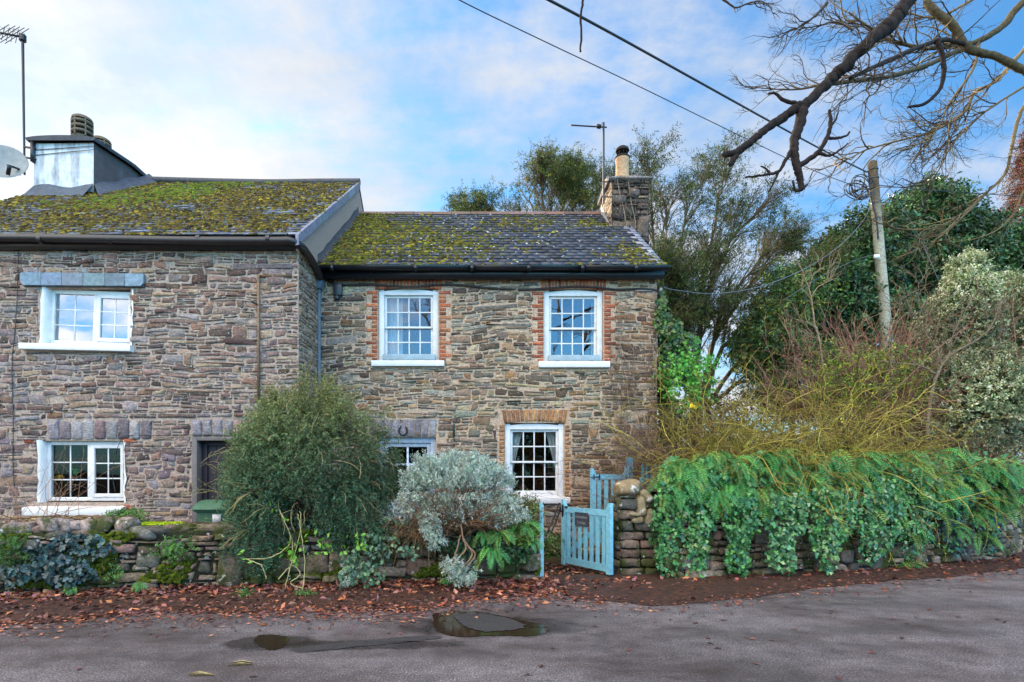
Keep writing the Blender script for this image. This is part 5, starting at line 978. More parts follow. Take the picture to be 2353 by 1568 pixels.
sprigs(lv, tw, p, o_*.45+np.array([0, -.1, .9])*(np.where(p[:, 2:] > cS[2]-.05, 1, -.6))+R.normal(size=p.shape)*.3, R.uniform(.07, .15, len(p)), 4, 12, .042, .0105, pick(SILV, len(p))*1.15, 0., .1, .0018, C(150, 160, 150), spread=.55)
for pts in ([(1060, 1205), (1063, 1235), (1070, 1262), (1050, 1285), (1040, 1300)], [(1063, 1235), (1078, 1258), (1092, 1275), (1075, 1300)], [(1058, 1230), (1050, 1262), (1040, 1290)], [(1072, 1250), (1085, 1275), (1062, 1306)]): tw.tubes(path3([P(a, b, 7.12) for a, b in pts], 20)+R.normal(size=(20, 3))*.003, .010, 5, C(150, 118, 92))
for (a, b, sx, sz, m_) in ((1064, 1314, .15, .08, 190), (1036, 1298, .08, .07, 90), (990, 1212, .07, .10, 110), (1002, 1238, .07, .09, 80), (985, 1190, .07, .1, 80), (800, 1318, .03, .08, 30)):
    q, oo = ell(m_, P(a, b, 7.08), (sx, .07, sz), .1); sprigs(lv, None, q, oo+[0, -.2, -.7], R.uniform(.06, .11, len(q)), 4, 11, .036, .009, pick(SILV, len(q))*1.1, 0., .1, spread=.55)
tw.build('stem', M_twig, root); lv.build('foliage', M_leaf, root)
# dry bare stems below
root = plant('dry_stems', P(960, 1230, 7.4), 'tangle of dry brown stems under the silver shrub on the low wall', 'stems'); tw = MB(); n = 420
st = np.array([P(R.uniform(915, 1010), R.uniform(1180, 1235), 7.5+R.normal()*.12) for _ in range(n)]); g_ = grow(st, R.normal(size=(n, 3))*[.9, .4, .4]+[-.1, -.4, -.2], R.uniform(.15, .55, n), 7, .2, .18); tw.tubes(g_, rad(n, 7, .004, .0015), 3, pick([C(120, 92, 68), C(140, 112, 84), C(92, 70, 54)], n)); tw.build('stem', M_twig, root)

# ---- ferns
def fronds(mb, p0, d0, L, grav, width, col, K=16, tcol=None, wander=.03):
    g_ = grow(p0, d0, L, K, wander, grav); n = len(p0); mb.tubes(g_, rad(n, K, .0035, .0012), 3, tcol if tcol is not None else C(110, 120, 60))
    t = np.arange(1, K)/(K-1); prof = np.sin(np.pi*np.clip(t*.93+.1, 0, 1))**.7*(1-.25*t)
    for k in range(1, K):
        tg = nrm(g_[:, k]-g_[:, k-1]); up = np.array([0, -.4, .9]); sd_ = nrm(np.cross(tg, up)+1e-6)
        for half in (0,):
            q = g_[:, k]*(1-half)+g_[:, k-1]*half
            for s in (-1, 1):
                ln = width*prof[k-1]*R.uniform(.85, 1.12, n); mb.leaves(q, sd_*s*.9+tg*.42+np.array([0, -.06, -.16]), ln, ln*.0+width*.19, jit(col, n, .08, .03), nor=np.cross(sd_*s, tg)*1.0, fold=.03, bend=.08)
def fern_mesh(n, L, col, seed, w_=.10, spread=1., down=.5, out=.9):
    mb = MB(); a = R.uniform(-1.2, 1.2, n)*spread; d = np.column_stack([np.sin(a), -np.cos(a)*out, R.uniform(-.1, .9, n)-down*.3]); fronds(mb, np.repeat([[0, 0, 0.]], n, 0)+R.normal(size=(n, 3))*.03, d, L*R.uniform(.7, 1.15, n), .17, w_, pick(col, n, .12, .04)); return mb
FG = [C(80, 156, 74, 1.1), C(98, 180, 86, 1.1), C(66, 134, 64, 1.1), C(110, 172, 74, 1.1), C(80, 132, 60), C(72, 148, 88, 1.1), C(120, 150, 66)]
def place_copy(src, loc, rz, s, label, group=None):
    c = src.copy(); SC.collection.objects.link(c); c.location = loc; c.rotation_euler = (0, 0, rz); c.scale = (s, s, s); c['label'] = label
    return c
protoF = []
spots = []
for i in range(44):                                              # along the brow of the tall wall
    px = 1532+i*18.5+R.normal()*6; yb = 8.05+max(0, (px-1500))*.0019
    spots.append((px, 1066+R.uniform(-30, 36), yb-.12+R.uniform(-.1, .12), R.uniform(.65, 1.2)))
for i in range(26): px = 1545+i*31+R.normal()*9; spots.append((px, 1118+R.uniform(-28, 46), 8.0+max(0, (px-1500))*.0019-.16, .95))
for px, py in ((1985, 1180), (2010, 1205), (2060, 1185), (2085, 1215), (2120, 1130), (2165, 1120), (2210, 1150), (2240, 1180), (1700, 1120), (2190, 1215), (2075, 1300), (2250, 1230), (1745, 1150), (1640, 1130)): spots.append((px, py, 7.98+max(0, (px-1500))*.0019-.20, .85))
srcs = []
for v in range(5):
    mb = fern_mesh(10, .50, FG, v); srcs.append(mb)
fl_lab = 'green fern hanging over the face of the tall ivy clad wall'
objs = []
for j, (px, py, Y, s) in enumerate(spots):
    loc = P(px, py, Y)
    if j < 5: 
        mb = srcs[j]; mb.v = [a+loc for a in mb.v]; o = mb.build('fern', M_leaf, None, loc); tag(o, fl_lab, 'fern', 'ferns spilling over the tall wall'); objs.append(o)
    else: o = place_copy(objs[j % 5], loc, R.uniform(-.9, 1.0), s*R.uniform(.8, 1.2), fl_lab)
for px, py, Y, s, lb_ in ((1128, 1262, 7.25, .75, 'hanging fern lying over the low wall below the silver shrub'), (1150, 1225, 7.3, .6, 'small fern beside the hanging fern under the silver shrub'), (1112, 1225, 7.35, .5, 'dull green fern in the shade of the silver shrub'),
                          (1205, 1205, 7.45, .62, 'fern just left of the slim blue gate post'), (1222, 1245, 7.4, .42, 'lowest little fern leaning against the slim blue gate post'), (325, 1340, 6.95, .34, 'small bright fern growing at the foot of the low wall at left'),
                          (165, 1352, 6.8, .3, 'tiny fern at the foot of the wall below the dark ivy'), (405, 1250, 7.05, .34, 'fern tuft growing from the wall left of the big shrub'), (1440, 1330, 8.0, .22, 'tiny fern at the foot of the stone pillar'), (1025, 1330, 7.4, .28, 'small fern under the silver tuft at the wall foot')):
    o = place_copy(objs[R.integers(5)], P(px, py, Y), R.uniform(-.4, .4), s, lb_); del o['group']
# leafy garden plants left of the gate
def leafy(name, label, cat, c, r, n, L, Wd, cols, nl=8, slen=.12, up=.5, mat_=None, kind='leaf', tcol=None, grav=.1, r0=.3, group=None, kd=None):
    root = plant(name, np.array(c), label, cat, group, kd); lv, tw = MB(), MB(); p, o_ = ell(n, c, r, r0, .0); sprigs(lv, tw, p, o_+np.array([0, -.1, up])+R.normal(size=p.shape)*.35, slen*R.uniform(.6, 1.3, len(p)), 4, nl, L, Wd, pick(cols, len(p), .15, .05), grav, .15, kind=kind, tcol=tcol if tcol is not None else BRN)
    tw.build('stem', M_twig, root); lv.build('foliage', mat_ or M_leaf, root); return root
leafy('green_shrub', 'low mixed green and reddish shrub at the wall end by the slim gate post', 'shrub', P(1190, 1185, 7.72), (.30, .25, .22), 300, .045, .018, [C(96, 130, 60), C(120, 140, 66), C(140, 110, 60), C(76, 116, 56)], 9, .14)
leafy('grassy_plant', 'tuft of narrow strap leaves hanging near the slim gate post', 'plant', P(1200, 1222, 7.45), (.20, .12, .12), 120, .12, .010, [C(128, 160, 70), C(100, 140, 60)], 4, .05, -.4)
leafy('weeds', 'green weeds in the shade behind the open gate', 'weeds', P(1262, 1255, 9.0), (.5, .3, .14), 160, .05, .03, [C(70, 100, 44), C(90, 124, 50)], 6, .1)
leafy('bedding_plant', 'patch of green ground plant in the bed below the downstairs casement', 'plant', P(290, 1190, 7.75), (.26, .14, .07), 200, .035, .022, [C(86, 128, 60), C(110, 150, 70)], 6, .06)
# ---- ivies
def ivy(label, areas, n, size, cols, Yoff=.08, kind=None, name='ivy', strands=0, stl=.4):
    """areas: (px,py,rx,ry,Y) patches in photo units; leaves lie roughly facing out and down"""
    w_ = np.array([a[2]*a[3] for a in areas], float); w_ /= w_.sum(); P_ = []
    for a, k_ in zip(areas, (w_*n).astype(int)):
        th = R.uniform(0, 6.283, k_); rr = np.sqrt(R.uniform(0, 1, k_))*(1+.2*np.sin(th*3+a[0])); P_.append(np.array([P(a[0]+math.cos(t)*r_*a[2], a[1]+math.sin(t)*r_*a[3], a[4]+R.uniform(-Yoff, Yoff)) for t, r_ in zip(th, rr)]))
    p = np.concatenate(P_); root = plant(name, p.mean(0), label, 'ivy'); lv, tw = MB(), MB(); m = len(p)
    d = R.normal(size=(m, 3))*[.7, .4, .4]+[0, -.25, -.9]; nor = R.normal(size=(m, 3))*.4+[0, -1, .35]
    s = size*R.uniform(.55, 1.3, m); lv.leaves(p, d, s, s*.95, pick(cols, m, .16, .05), nor=nor, kind='ivy', fold=.08, bend=.12)
    k_ = max(12, m//25); g_ = grow(p[R.integers(0, m, k_)]+[0, .04, 0], R.normal(size=(k_, 3))*[.6, .2, .3]+[0, 0, -1], R.uniform(.15, .4, k_), 6, .2); tw.tubes(g_, rad(k_, 6, .004, .002), 3, C(96, 80, 58)); tw.build('stem', M_twig, root); lv.build('foliage', M_gloss, root); return root
IVB = [C(58, 104, 62, KF), C(80, 130, 76, KF), C(96, 104, 60, KF), C(48, 82, 52, KF), C(96, 152, 84, KF)]; IV = [C(66, 124, 68, 1.), C(84, 146, 78, 1.), C(52, 104, 58, 1.), C(102, 160, 84, 1.)]; IVD = [C(48, 78, 82, KF), C(60, 92, 96, KF), C(40, 66, 66, KF), C(74, 104, 100, KF)]; IVL = [C(150, 176, 124, KF), C(110, 158, 100, KF), C(80, 134, 84, KF), C(66, 116, 70, KF), C(74, 126, 84, KF)]; IVG = [C(92, 150, 80, KF), C(76, 128, 76, KF), C(110, 164, 88, KF)]
ivy('dark blue green ivy draped over the left end of the low wall', [(60, 1275, 60, 35, 6.85), (150, 1265, 75, 34, 6.88), (220, 1252, 38, 26, 6.95), (130, 1310, 70, 32, 6.78), (40, 1315, 45, 25, 6.7), (195, 1318, 28, 20, 6.85)], 900, .062, IVD)
leafy('green_fern_clump', 'feathery green clump at the far left end of the low wall', 'plant', P(25, 1262, 6.78), (.28, .12, .14), 120, .05, .008, [C(92, 140, 70), C(70, 116, 60)], 12, .14, -.2)
ivy('ivy with small leaves over the low wall right of the big shrub', [(820, 1290, 35, 40, 7.15), (870, 1255, 40, 35, 7.25), (850, 1320, 30, 30, 7.1), (800, 1325, 22, 28, 7.05), (900, 1215, 45, 25, 7.45), (940, 1265, 25, 18, 7.2), (770, 1215, 60, 22, 7.4), (720, 1200, 50, 18, 7.5)], 780, .046, [C(84, 120, 92, KF), C(66, 104, 84, KF), C(110, 146, 100, KF)])
leafy('wall_weeds', 'scattered small green weeds growing from the face of the low wall', 'weeds', P(400, 1262, 7.0), (.25, .05, .12), 90, .03, .02, [C(96, 146, 72)], 6, .07)
for px, py, lb_ in ((262, 1318, 'weed tuft on the wall below the bright moss slab'), (700, 1372, 'weed sprouting from the leaf litter under the big shrub'), (560, 1370, 'green weed in the leaf litter left of the trailing vine')): leafy('weed', lb_, 'weeds', P(px, py, 6.9 if py < 1340 else 6.8), (.10, .05, .06), 28, .03, .02, [C(96, 146, 72)], 6, .06)
# curtains of ivy on the tall wall, left to right
curt = [(1536, 1215, 30, 125, 8.0), (1600, 1220, 34, 122, 8.05), (1700, 1225, 34, 98, 8.05), (1800, 1222, 44, 96, 8.1), (1905, 1212, 46, 94, 8.25), (2010, 1200, 52, 92, 8.55), (2105, 1185, 50, 92, 8.9), (2190, 1180, 40, 98, 9.2), (2275, 1160, 45, 95, 9.6)]
nm_ = ['leftmost curtain of ivy, next to the stone pillar', 'second curtain of ivy from the pillar, reaching the ground', 'third curtain of ivy from the pillar on the tall wall', 'variegated ivy curtain, fourth from the pillar', 'fifth ivy curtain from the pillar, with pale leaf edges', 'middle ivy curtain left of the low ferns on the tall wall', 'ivy curtain between the low ferns and the bare stretch of wall', 'ivy curtain with dark star shaped leaves towards the right', 'rightmost ivy curtain where the tall wall bends away']
for i, (a, b, rx_, ry_, Y) in enumerate(curt):
    cols = IV if i in (0, 2) else IV+IVL[:1]+IVG if i in (1, 4) else IVL+IV if i in (3, 5, 6) else IVD+IV
    ivy(nm_[i], [(a, b-20, rx_*1.05, ry_*.8, Y-.12), (a-4, b+ry_*.45, rx_*.8, ry_*.55, Y-.1), (a+rx_*.6, b-ry_*.5, rx_*.8, ry_*.5, Y-.08)], 900, .060 if i < 5 else .055, cols, .10)
ivy('band of mixed ivy along the top of the tall wall under the ferns', [(1560+i*62, 1095+R.uniform(-12, 8)-max(0, i-8)*3, 42, 42, 8.0+max(0, 62*i)*.0019-.03) for i in range(13)]+[(1560+i*62, 1150+R.uniform(-12, 8)-max(0, i-8)*3, 44, 44, 8.0+max(0, 62*i)*.0019-.03) for i in range(13)], 4600, .058, IV+IVG, .16)
ivy('brownish creeper hanging down beside the right end of the cottage', [(1524, 880, 15, 120, 10.75), (1536, 960, 22, 60, 10.7)], 1500, .07, [C(84, 70, 46), C(66, 72, 40), C(100, 84, 54), C(60, 84, 40)], .15)
ivy('dark green ivy in the shade beneath the silver shrub', [(1100, 1258, 60, 24, 7.42), (960, 1232, 45, 22, 7.45), (1185, 1272, 42, 22, 7.5), (1030, 1250, 40, 20, 7.45)], 900, .045, [C(48, 84, 44), C(64, 104, 54), C(44, 70, 36)], .05)
ivy('small leaved ivy filling the wall face between the hanging curtains', [(1545+i*47, 1215+R.uniform(-14, 10)-max(0, i-9)*6, 46, R.uniform(92, 124), 8.03+max(0, 47*i)*.0022-.02) for i in range(16)], 11500, .05, IVB, .05)
# ---- brambles, twiggy bushes
def twigbush(name, label, cat, bases, n1, L1, dirs, cols, r1=.006, n2=0, L2=.5, grav=.04, wander=.16, K=11, n3=0, L3=.2, ang=.6, leaf=None, group=None):
    bases = np.array(bases, float); root = plant(name, bases.mean(0), label, cat, group); tw = MB(); b = bases[R.integers(0, len(bases), n1)]+R.normal(size=(n1, 3))*[.2, .15, .03]
    d = R.normal(size=(n1, 3))*np.array(dirs[0])+np.array(dirs[1]); g1 = grow(b, d, L1*R.uniform(.5, 1.2, n1), K, wander, grav); tw.tubes(g1, rad(n1, K, r1, r1*.35), 4, pick(cols, n1, .15)); last = g1
    if n2: g2_ = spawn(g1, n2, .25, 1, L2, 8, ang, wander, grav); tw.tubes(g2_, rad(n2, 8, r1*.5, r1*.22), 3, pick(cols, n2, .15)); last = g2_
    if n3: g3 = spawn(last, n3, .15, 1, L3, 5, ang, wander, grav*.5); tw.tubes(g3, rad(n3, 5, r1*.3, r1*.16), 3, pick(cols, n3, .15))
    tw.build('stem', M_twig, root)
    if leaf:
        lv = MB(); q, t_, i_, _ = sample(last, leaf[0], .3, 1); lv.leaves(q, R.normal(size=q.shape)+t_, leaf[1], leaf[2], pick(leaf[3], leaf[0], .15)); lv.build('foliage', M_leaf, root)
    return root
YB = [C(112, 94, 56), C(96, 84, 50), C(150, 138, 60), C(158, 148, 60), C(186, 172, 84), C(136, 128, 56), C(150, 128, 66)]
twigbush('yellow_twig_bush', 'wide tangled bush of arching yellow green bare stems above the tall wall', 'bush', [(x, 9.7+.25*math.sin(x*3), 1.0) for x in np.linspace(3.8, 6.5, 9)], 560, 2.6, ((.60, .36, .3), (-.14, .02, 1.1)), YB, .0095, 3200, .8, .11, .27, 13, 2600, .26, .8, leaf=(500, .04, .03, [C(150, 170, 50), C(190, 180, 60)]))
twigbush('yellow_twig_bush', 'low spray of yellow stems arching towards the farther gate', 'bush', [(3.7, 9.3, 1.35), (4.2, 9.2, 1.4), (4.7, 9.2, 1.4)], 260, 1.35, ((.9, .35, .3), (-.25, -.35, .45)), YB, .008, 1000, .45, .12, .15, 10, 500, .15, .6)
twigbush('bramble', 'reddish brown thicket of fine twigs behind the farther gate, against the house corner', 'bush', [(2.7, 9.9, .4), (3.0, 9.9, .5), (3.3, 10.0, .7), (3.6, 10.0, .8)], 240, 1.9, ((.42, .25, .2), (-.05, 0, 1.0)), [C(116, 88, 78), C(138, 106, 88), C(96, 72, 66), C(150, 120, 96)], .005, 1900, .6, .04, .17, 12, 2600, .25, .7)
twigbush('thicket', 'pinkish brown leafless thicket in front of the dark evergreens, at the pole foot', 'bush', [(x, 11.6, 1.4) for x in np.linspace(7.2, 10.4, 7)], 420, 3.2, ((.40, .3, .2), (0, 0, 1.2)), [C(150, 112, 96), C(128, 94, 82), C(172, 136, 114)], .011, 3600, .8, .01, .14, 12, 4000, .35, .6, leaf=(350, .07, .03, [C(176, 98, 60), C(150, 90, 60)]))
twigbush('bramble', 'brown bramble scrub at the right end above the ferns', 'bush', [(x, 10.2+(x-7)*.25, 1.1) for x in np.linspace(7.4, 10.8, 7)], 300, 1.3, ((.7, .4, .4), (0, -.1, .8)), [C(132, 110, 86), C(110, 88, 70), C(156, 132, 100)], .005, 2200, .5, .07, .18, 10, 2000, .2, .7, leaf=(900, .05, .03, [C(196, 180, 130), C(150, 140, 84), C(120, 116, 60)]))
twigbush('bramble', 'bare reddish stems in front of the wall at the far left below the casement window', 'bush', [(-6.3, 7.8, .7), (-5.9, 7.7, .7), (-6.1, 7.6, .75)], 26, 1.25, ((.5, .2, .2), (.1, 0, 1)), [C(150, 108, 84), C(176, 140, 112)], .0045, 60, .4, .04, .14, 10)
tw = MB(); n = 110; st = np.array([P(R.uniform(40, 330), R.uniform(1186, 1208), 7.8+R.normal()*.15) for _ in range(n)]); g_ = grow(st, R.normal(size=(n, 3))*[1.6, .5, .16], R.uniform(.2, .6, n), 6, .12, .05); tw.tubes(g_, rad(n, 6, .009, .003), 4, pick([C(170, 146, 104), C(136, 112, 80), C(108, 88, 66)], n)); tag(tw.build('dead_stems', M_twig, None, P(180, 1205, 7.8)), 'dead straw coloured stems lying in the bed below the downstairs casement', 'stems', kind='stuff')
# undergrowth behind the tall wall
ug = MB(); p, o_ = ell(15000, (8.2, 12.6, .9), (5.6, 1.5, 1.35), .3, -.1, .12); ug.leaves(p, R.normal(size=p.shape), .09*R.uniform(.6, 1.4, len(p)), .05, pick([C(74, 66, 44), C(56, 64, 36), C(84, 72, 52), C(48, 56, 32)], len(p), .2), kind='leaf')
p, o_ = ell(3600, (3.95, 11.5, 1.5), (.75, .4, 1.5), .3, -.1, .14); ug.leaves(p, R.normal(size=p.shape), .08*R.uniform(.6, 1.4, len(p)), .05, pick([C(84, 66, 52), C(66, 70, 40), C(70, 90, 44)], len(p), .2))
p, o_ = ell(5000, (4.9, 11.6, .6), (2.0, .9, 1.0), .3, -.1, .12); p_, o_ = ell(7500, (4.9, 12.2, 1.6), (1.5, .6, 1.75), .3, -.1, .16); p = np.concatenate([p, p_]); ug.leaves(p, R.normal(size=p.shape), .09*R.uniform(.6, 1.4, len(p)), .05, pick([C(84, 66, 52), C(66, 60, 40), C(96, 78, 62)], len(p), .2)); tag(ug.build('undergrowth', M_leaf, None, (8, 12, 0)), 'dark tangled undergrowth filling the garden behind the tall wall', 'undergrowth', kind='stuff')
leafy('leafy_shrub', 'yellow green leaved shrub in the middle of the bare thicket', 'shrub', P(2010, 880, 10.9), (1.25, .35, .62), 520, .06, .036, [C(140, 160, 50), C(110, 140, 48), C(168, 176, 70), C(86, 116, 46)], 8, .2, .2)
# climber on the house corner and the fresh shrub below
ivy('ivy climbing the right hand corner of the cottage under the gutter', [(1520, 720, 16, 50, 10.45), (1535, 760, 28, 45, 10.6), (1560, 790, 40, 40, 10.8), (1530, 850, 30, 45, 10.6), (1575, 850, 36, 40, 10.8)], 1700, .075, [C(74, 108, 42, .85), C(92, 126, 48, .85), C(56, 88, 40, .85)], .22)
leafy('young_tree', 'bright green young shrub with a few yellow leaves beside the house corner', 'shrub', P(1582, 872, 10.1), (.38, .25, .50), 150, .075, .055, [C(96, 168, 66), C(120, 184, 76), C(82, 150, 62)], 7, .22, .1)
yl = MB(); yl.leaves(np.array([P(1583, 902, 9.85), P(1590, 926, 9.8), P(1598, 930, 9.8), P(1577, 915, 9.85), P(1586, 935, 9.8), P(1605, 925, 9.85)]), R.normal(size=(6, 3))+[0, -.2, -1], .10, .08, C(230, 200, 40), kind='round'); tag(yl.build('yellow_leaves', M_leaf, None, P(1590, 925, 9.8)), 'cluster of bright yellow leaves under the green young shrub', 'leaves')
# bare stems hugging the cottage's right end
cs = MB(); n = 60; st = np.column_stack([R.uniform(2.35, 3.12, n), np.full(n, YR-.04), R.uniform(1.2, 3.4, n)]); g_ = grow(st, R.normal(size=(n, 3))*[.3, 0, .1]+[0, 0, 1], R.uniform(.6, 1.8, n), 10, .14); g_[:, :, 1] = YR-.045+R.uniform(-.012, .01, (n, 10)); g_[:, :, 0] = np.clip(g_[:, :, 0], 2.1, 3.14); g_[:, :, 2] = np.minimum(g_[:, :, 2], 4.85); cs.tubes(g_, rad(n, 10, .0045, .002), 3, pick([C(134, 112, 98), C(112, 92, 80), C(158, 136, 120)], n)); gg = spawn(g_, 340, 0, 1, .3, 5, .8, .2); gg[:, :, 1] = np.minimum(gg[:, :, 1], YR-.03); gg[:, :, 1] = YR-.045+(gg[:, :, 1]-YR+.045)*.2; gg[:, :, 0] = np.minimum(gg[:, :, 0], 3.15); cs.tubes(gg, rad(340, 5, .0025, .0012), 3, pick([C(130, 108, 94), C(110, 90, 80)], 340)); tag(cs.build('climbing_stems', M_twig, None, (2.8, YR, 1.2)), 'bare fine climber stems spread over the right end of the cottage front', 'climber')
# variegated evergreen shrubs at the right
VG = [C(206, 208, 160, 1.1), C(180, 188, 140, 1.1), C(222, 222, 184, 1.1), C(150, 164, 118, 1.), C(128, 146, 106, 1.)]
def leafbush(name, label, cat, ells, L, Wd, cols, twl=.16, nl=9, mat_=M_leaf, loc=None, lump=.13, droop=0., r0=.72, trunk=None, up=.35, grav=.05, spread=.8):
    root = plant(name, loc, label, cat); lv, tw = MB(), MB()
    for c, r, n in ells:
        p, o_ = ell(n, c, r, r0, .0, lump); cl = pick(cols, len(p), .12, .04)*(1+.28*nz(p[:, 0]+p[:, 1]*.5, p[:, 2], 2.2, 9)[:, None]*.6); sprigs(lv, tw, p, o_+np.array([0, 0, up])+R.normal(size=p.shape)*.3, twl*R.uniform(.6, 1.4, len(p)), 4, nl, L, Wd, np.clip(cl, .01, .9), grav+droop, .15, .003, spread=spread)
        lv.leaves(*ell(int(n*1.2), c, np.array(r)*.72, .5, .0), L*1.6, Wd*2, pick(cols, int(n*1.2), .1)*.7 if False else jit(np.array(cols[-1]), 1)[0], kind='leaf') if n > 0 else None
    if trunk is not None:
        for a, b, r_ in trunk: tw.tubes(grow(np.array([a]), np.array(b)-np.array(a), np.linalg.norm(np.array(b)-np.array(a)), 8, .06), rad(1, 8, r_, r_*.4), 8, C(84, 70, 56))
    tw.build('trunk', M_twig, root); lv.build('crown', mat_, root); return root
leafbush('variegated_shrub', 'tall pale cream edged evergreen shrub with a pointed top at the right', 'shrub', [(P(2235, 900, 11.0), (.98, .7, 1.15), 3600), (P(2225, 740, 11.0), (.60, .5, .95), 2400), (P(2222, 650, 11.0), (.24, .25, .5), 500), (P(2290, 790, 11.2), (.55, .5, .9), 1300)], .052, .030, VG, .17, 10, loc=(9.4, 11, 0), trunk=[((9.4, 11.1, 0), (9.4, 11.1, 3.6), .09)])
leafbush('variegated_shrub', 'pale cream edged shrub cut off by the right edge of the photo', 'shrub', [(P(2362, 860, 10.9), (.75, .6, 1.35), 2500), (P(2370, 720, 10.9), (.50, .5, .85), 1300)], .052, .030, VG, .17, 10, loc=(10.6, 10.9, 0), trunk=[((10.5, 11.1, 0), (10.5, 11.1, 3.2), .08)])
# ---- dark evergreens behind
DG_ = [C(66, 104, 56, KF), C(52, 86, 48, KF), C(84, 122, 62, KF), C(44, 74, 44, KF)]
def PE(px, py, Y, rx_, rz_, n, ry=1.4): return (P(px, py, Y), (rx_*Y/F, ry, rz_*Y/F), n)
leafbush('laurel_tree', 'broad glossy dark green evergreen tree rising behind the telegraph pole', 'tree', [PE(2080, 590, 18.5, 100, 130, 2300), PE(2110, 500, 18.6, 52, 62, 900), PE(1960, 640, 18, 95, 120, 2200), PE(2190, 600, 18.6, 80, 110, 1500), PE(2020, 800, 17.5, 150, 130, 2200), PE(1890, 720, 17.4, 60, 90, 1000)], .15, .062, DG_, .4, 10, M_gloss, loc=(13, 18, 0), lump=.17, trunk=[((13, 18.5, 0), (13, 18.5, 6.5), .2)], up=.3)
leafbush('laurel_tree', 'dark evergreen tree at the right between the pole and the rusty conifer', 'tree', [PE(2270, 660, 19.5, 100, 110, 1900), PE(2360, 620, 19.5, 90, 100, 1200), PE(2230, 590, 19.8, 60, 70, 800)], .15, .062, DG_, .4, 10, M_gloss, loc=(17.5, 19.5, 0), lump=.17, trunk=[((17.5, 19.5, 0), (17.5, 19.5, 6), .2)], up=.3)
leafbush('laurel_tree', 'lower dark evergreen on the left side of the dark group, by the sweeping conifer', 'tree', [PE(1815, 720, 17, 55, 85, 800), PE(1760, 800, 16.6, 60, 60, 700), PE(1850, 880, 16, 110, 80, 1100)], .14, .05, DG_+[C(130, 140, 60)], .35, 9, M_leaf, loc=(9.2, 17, 0), lump=.18, trunk=[((9.2, 17, 0), (9.2, 17, 5), .12)])
# rusty conifer at the right edge
root = plant('red_conifer', (25.5, 27, 0), 'rust brown drooping conifer at the right edge, behind the dark evergreens', 'tree'); lv, tw = MB(), MB()
ax0, ax1 = P(2400, 900, 27), P(2400, 250, 27); n = 1500; t = R.uniform(0, 1, n)**.85; bp = ax0*(1-t[:, None])+ax1*t[:, None]; a = R.uniform(0, 6.283, n); d = np.column_stack([np.cos(a), np.sin(a), np.full(n, .35)]); g_ = grow(bp, d, (3.3*(1-t)**.8+.25), 7, .1, .09); tw.tubes(g_, rad(n, 7, .03, .008), 3, C(90, 62, 48))
q, t_, i_, _ = sample(g_, 9000, .35, 1); RC = [C(130, 70, 50), C(108, 58, 44), C(150, 86, 56), C(120, 100, 48), C(90, 56, 44)]; sprigs(lv, None, q, t_+R.normal(size=q.shape)*.4+[0, 0, -.3], .45, 4, 9, .11, .03, pick(RC, 9000), .2); tw.tubes([ax0*[1, 1, 0], ax1], np.array([.3, .04]), 8, C(90, 62, 48)); tw.build('trunk', M_twig, root); lv.build('crown', M_needle, root)
# yews: sweeping limbs with feathery foliage at their ends
def sweeping(name, label, trunk, limbs, n2, n3, cols, L2, L3, leafn, lL, lW, loc, grav2=.0, sp=.45, bias=(0, 0, .25), gleaf=.25, twl=.3, t2=.3, nl=11):
    root = plant(name, loc, label, 'tree'); tw, lv = MB(), MB(); tw.tubes([trunk], np.linspace(trunk_r[0], trunk_r[1], len(trunk)), 10, C(96, 74, 58))
    l1 = np.stack([path3(l, 14) for l in limbs]); l1 = l1+R.normal(size=l1.shape)*.03; tw.tubes(l1, rad(len(l1), 14, .065, .012), 6, C(92, 78, 60))
    l2 = spawn(l1, n2, t2, 1, L2, 9, sp, .10, grav2, bias); tw.tubes(l2, rad(n2, 9, .022, .006), 4, C(104, 88, 66)); l3 = spawn(l2, n3, .25, 1, L3, 6, .55, .12, .03, np.array(bias)*.5); tw.tubes(l3, rad(n3, 6, .008, .003), 3, C(100, 86, 62))
    q, t_, i_, tt = sample(l3, leafn, .2, 1); k = R.random(leafn) < .35+.65*(nz(q[:, 0], q[:, 2], 1.6, 3) > -.25); q, t_ = q[k], t_[k]; cl = pick(cols, len(q), .14, .05); sprigs(lv, None, q, t_*.7+R.normal(size=q.shape)*.35+[0, 0, -.15], twl*R.uniform(.5, 1.3, len(q)), 4, nl, lL, lW, cl, gleaf, .12, spread=.7)
    tw.build('trunk', M_twig, root); lv.build('crown', M_needle, root)
YW = [C(76, 94, 44, .85), C(60, 80, 42, .85), C(106, 114, 50, .85), C(50, 70, 38, .85), C(88, 102, 46, .85)]
trunk_r = (.22, .12); LDY = 48
Yt = 17.5
def LP(pts, dy=0.): return [P(a, b+(LDY if i > 1 else 0), Yt+dy*i/len(pts)) for i, (a, b) in enumerate(pts)]
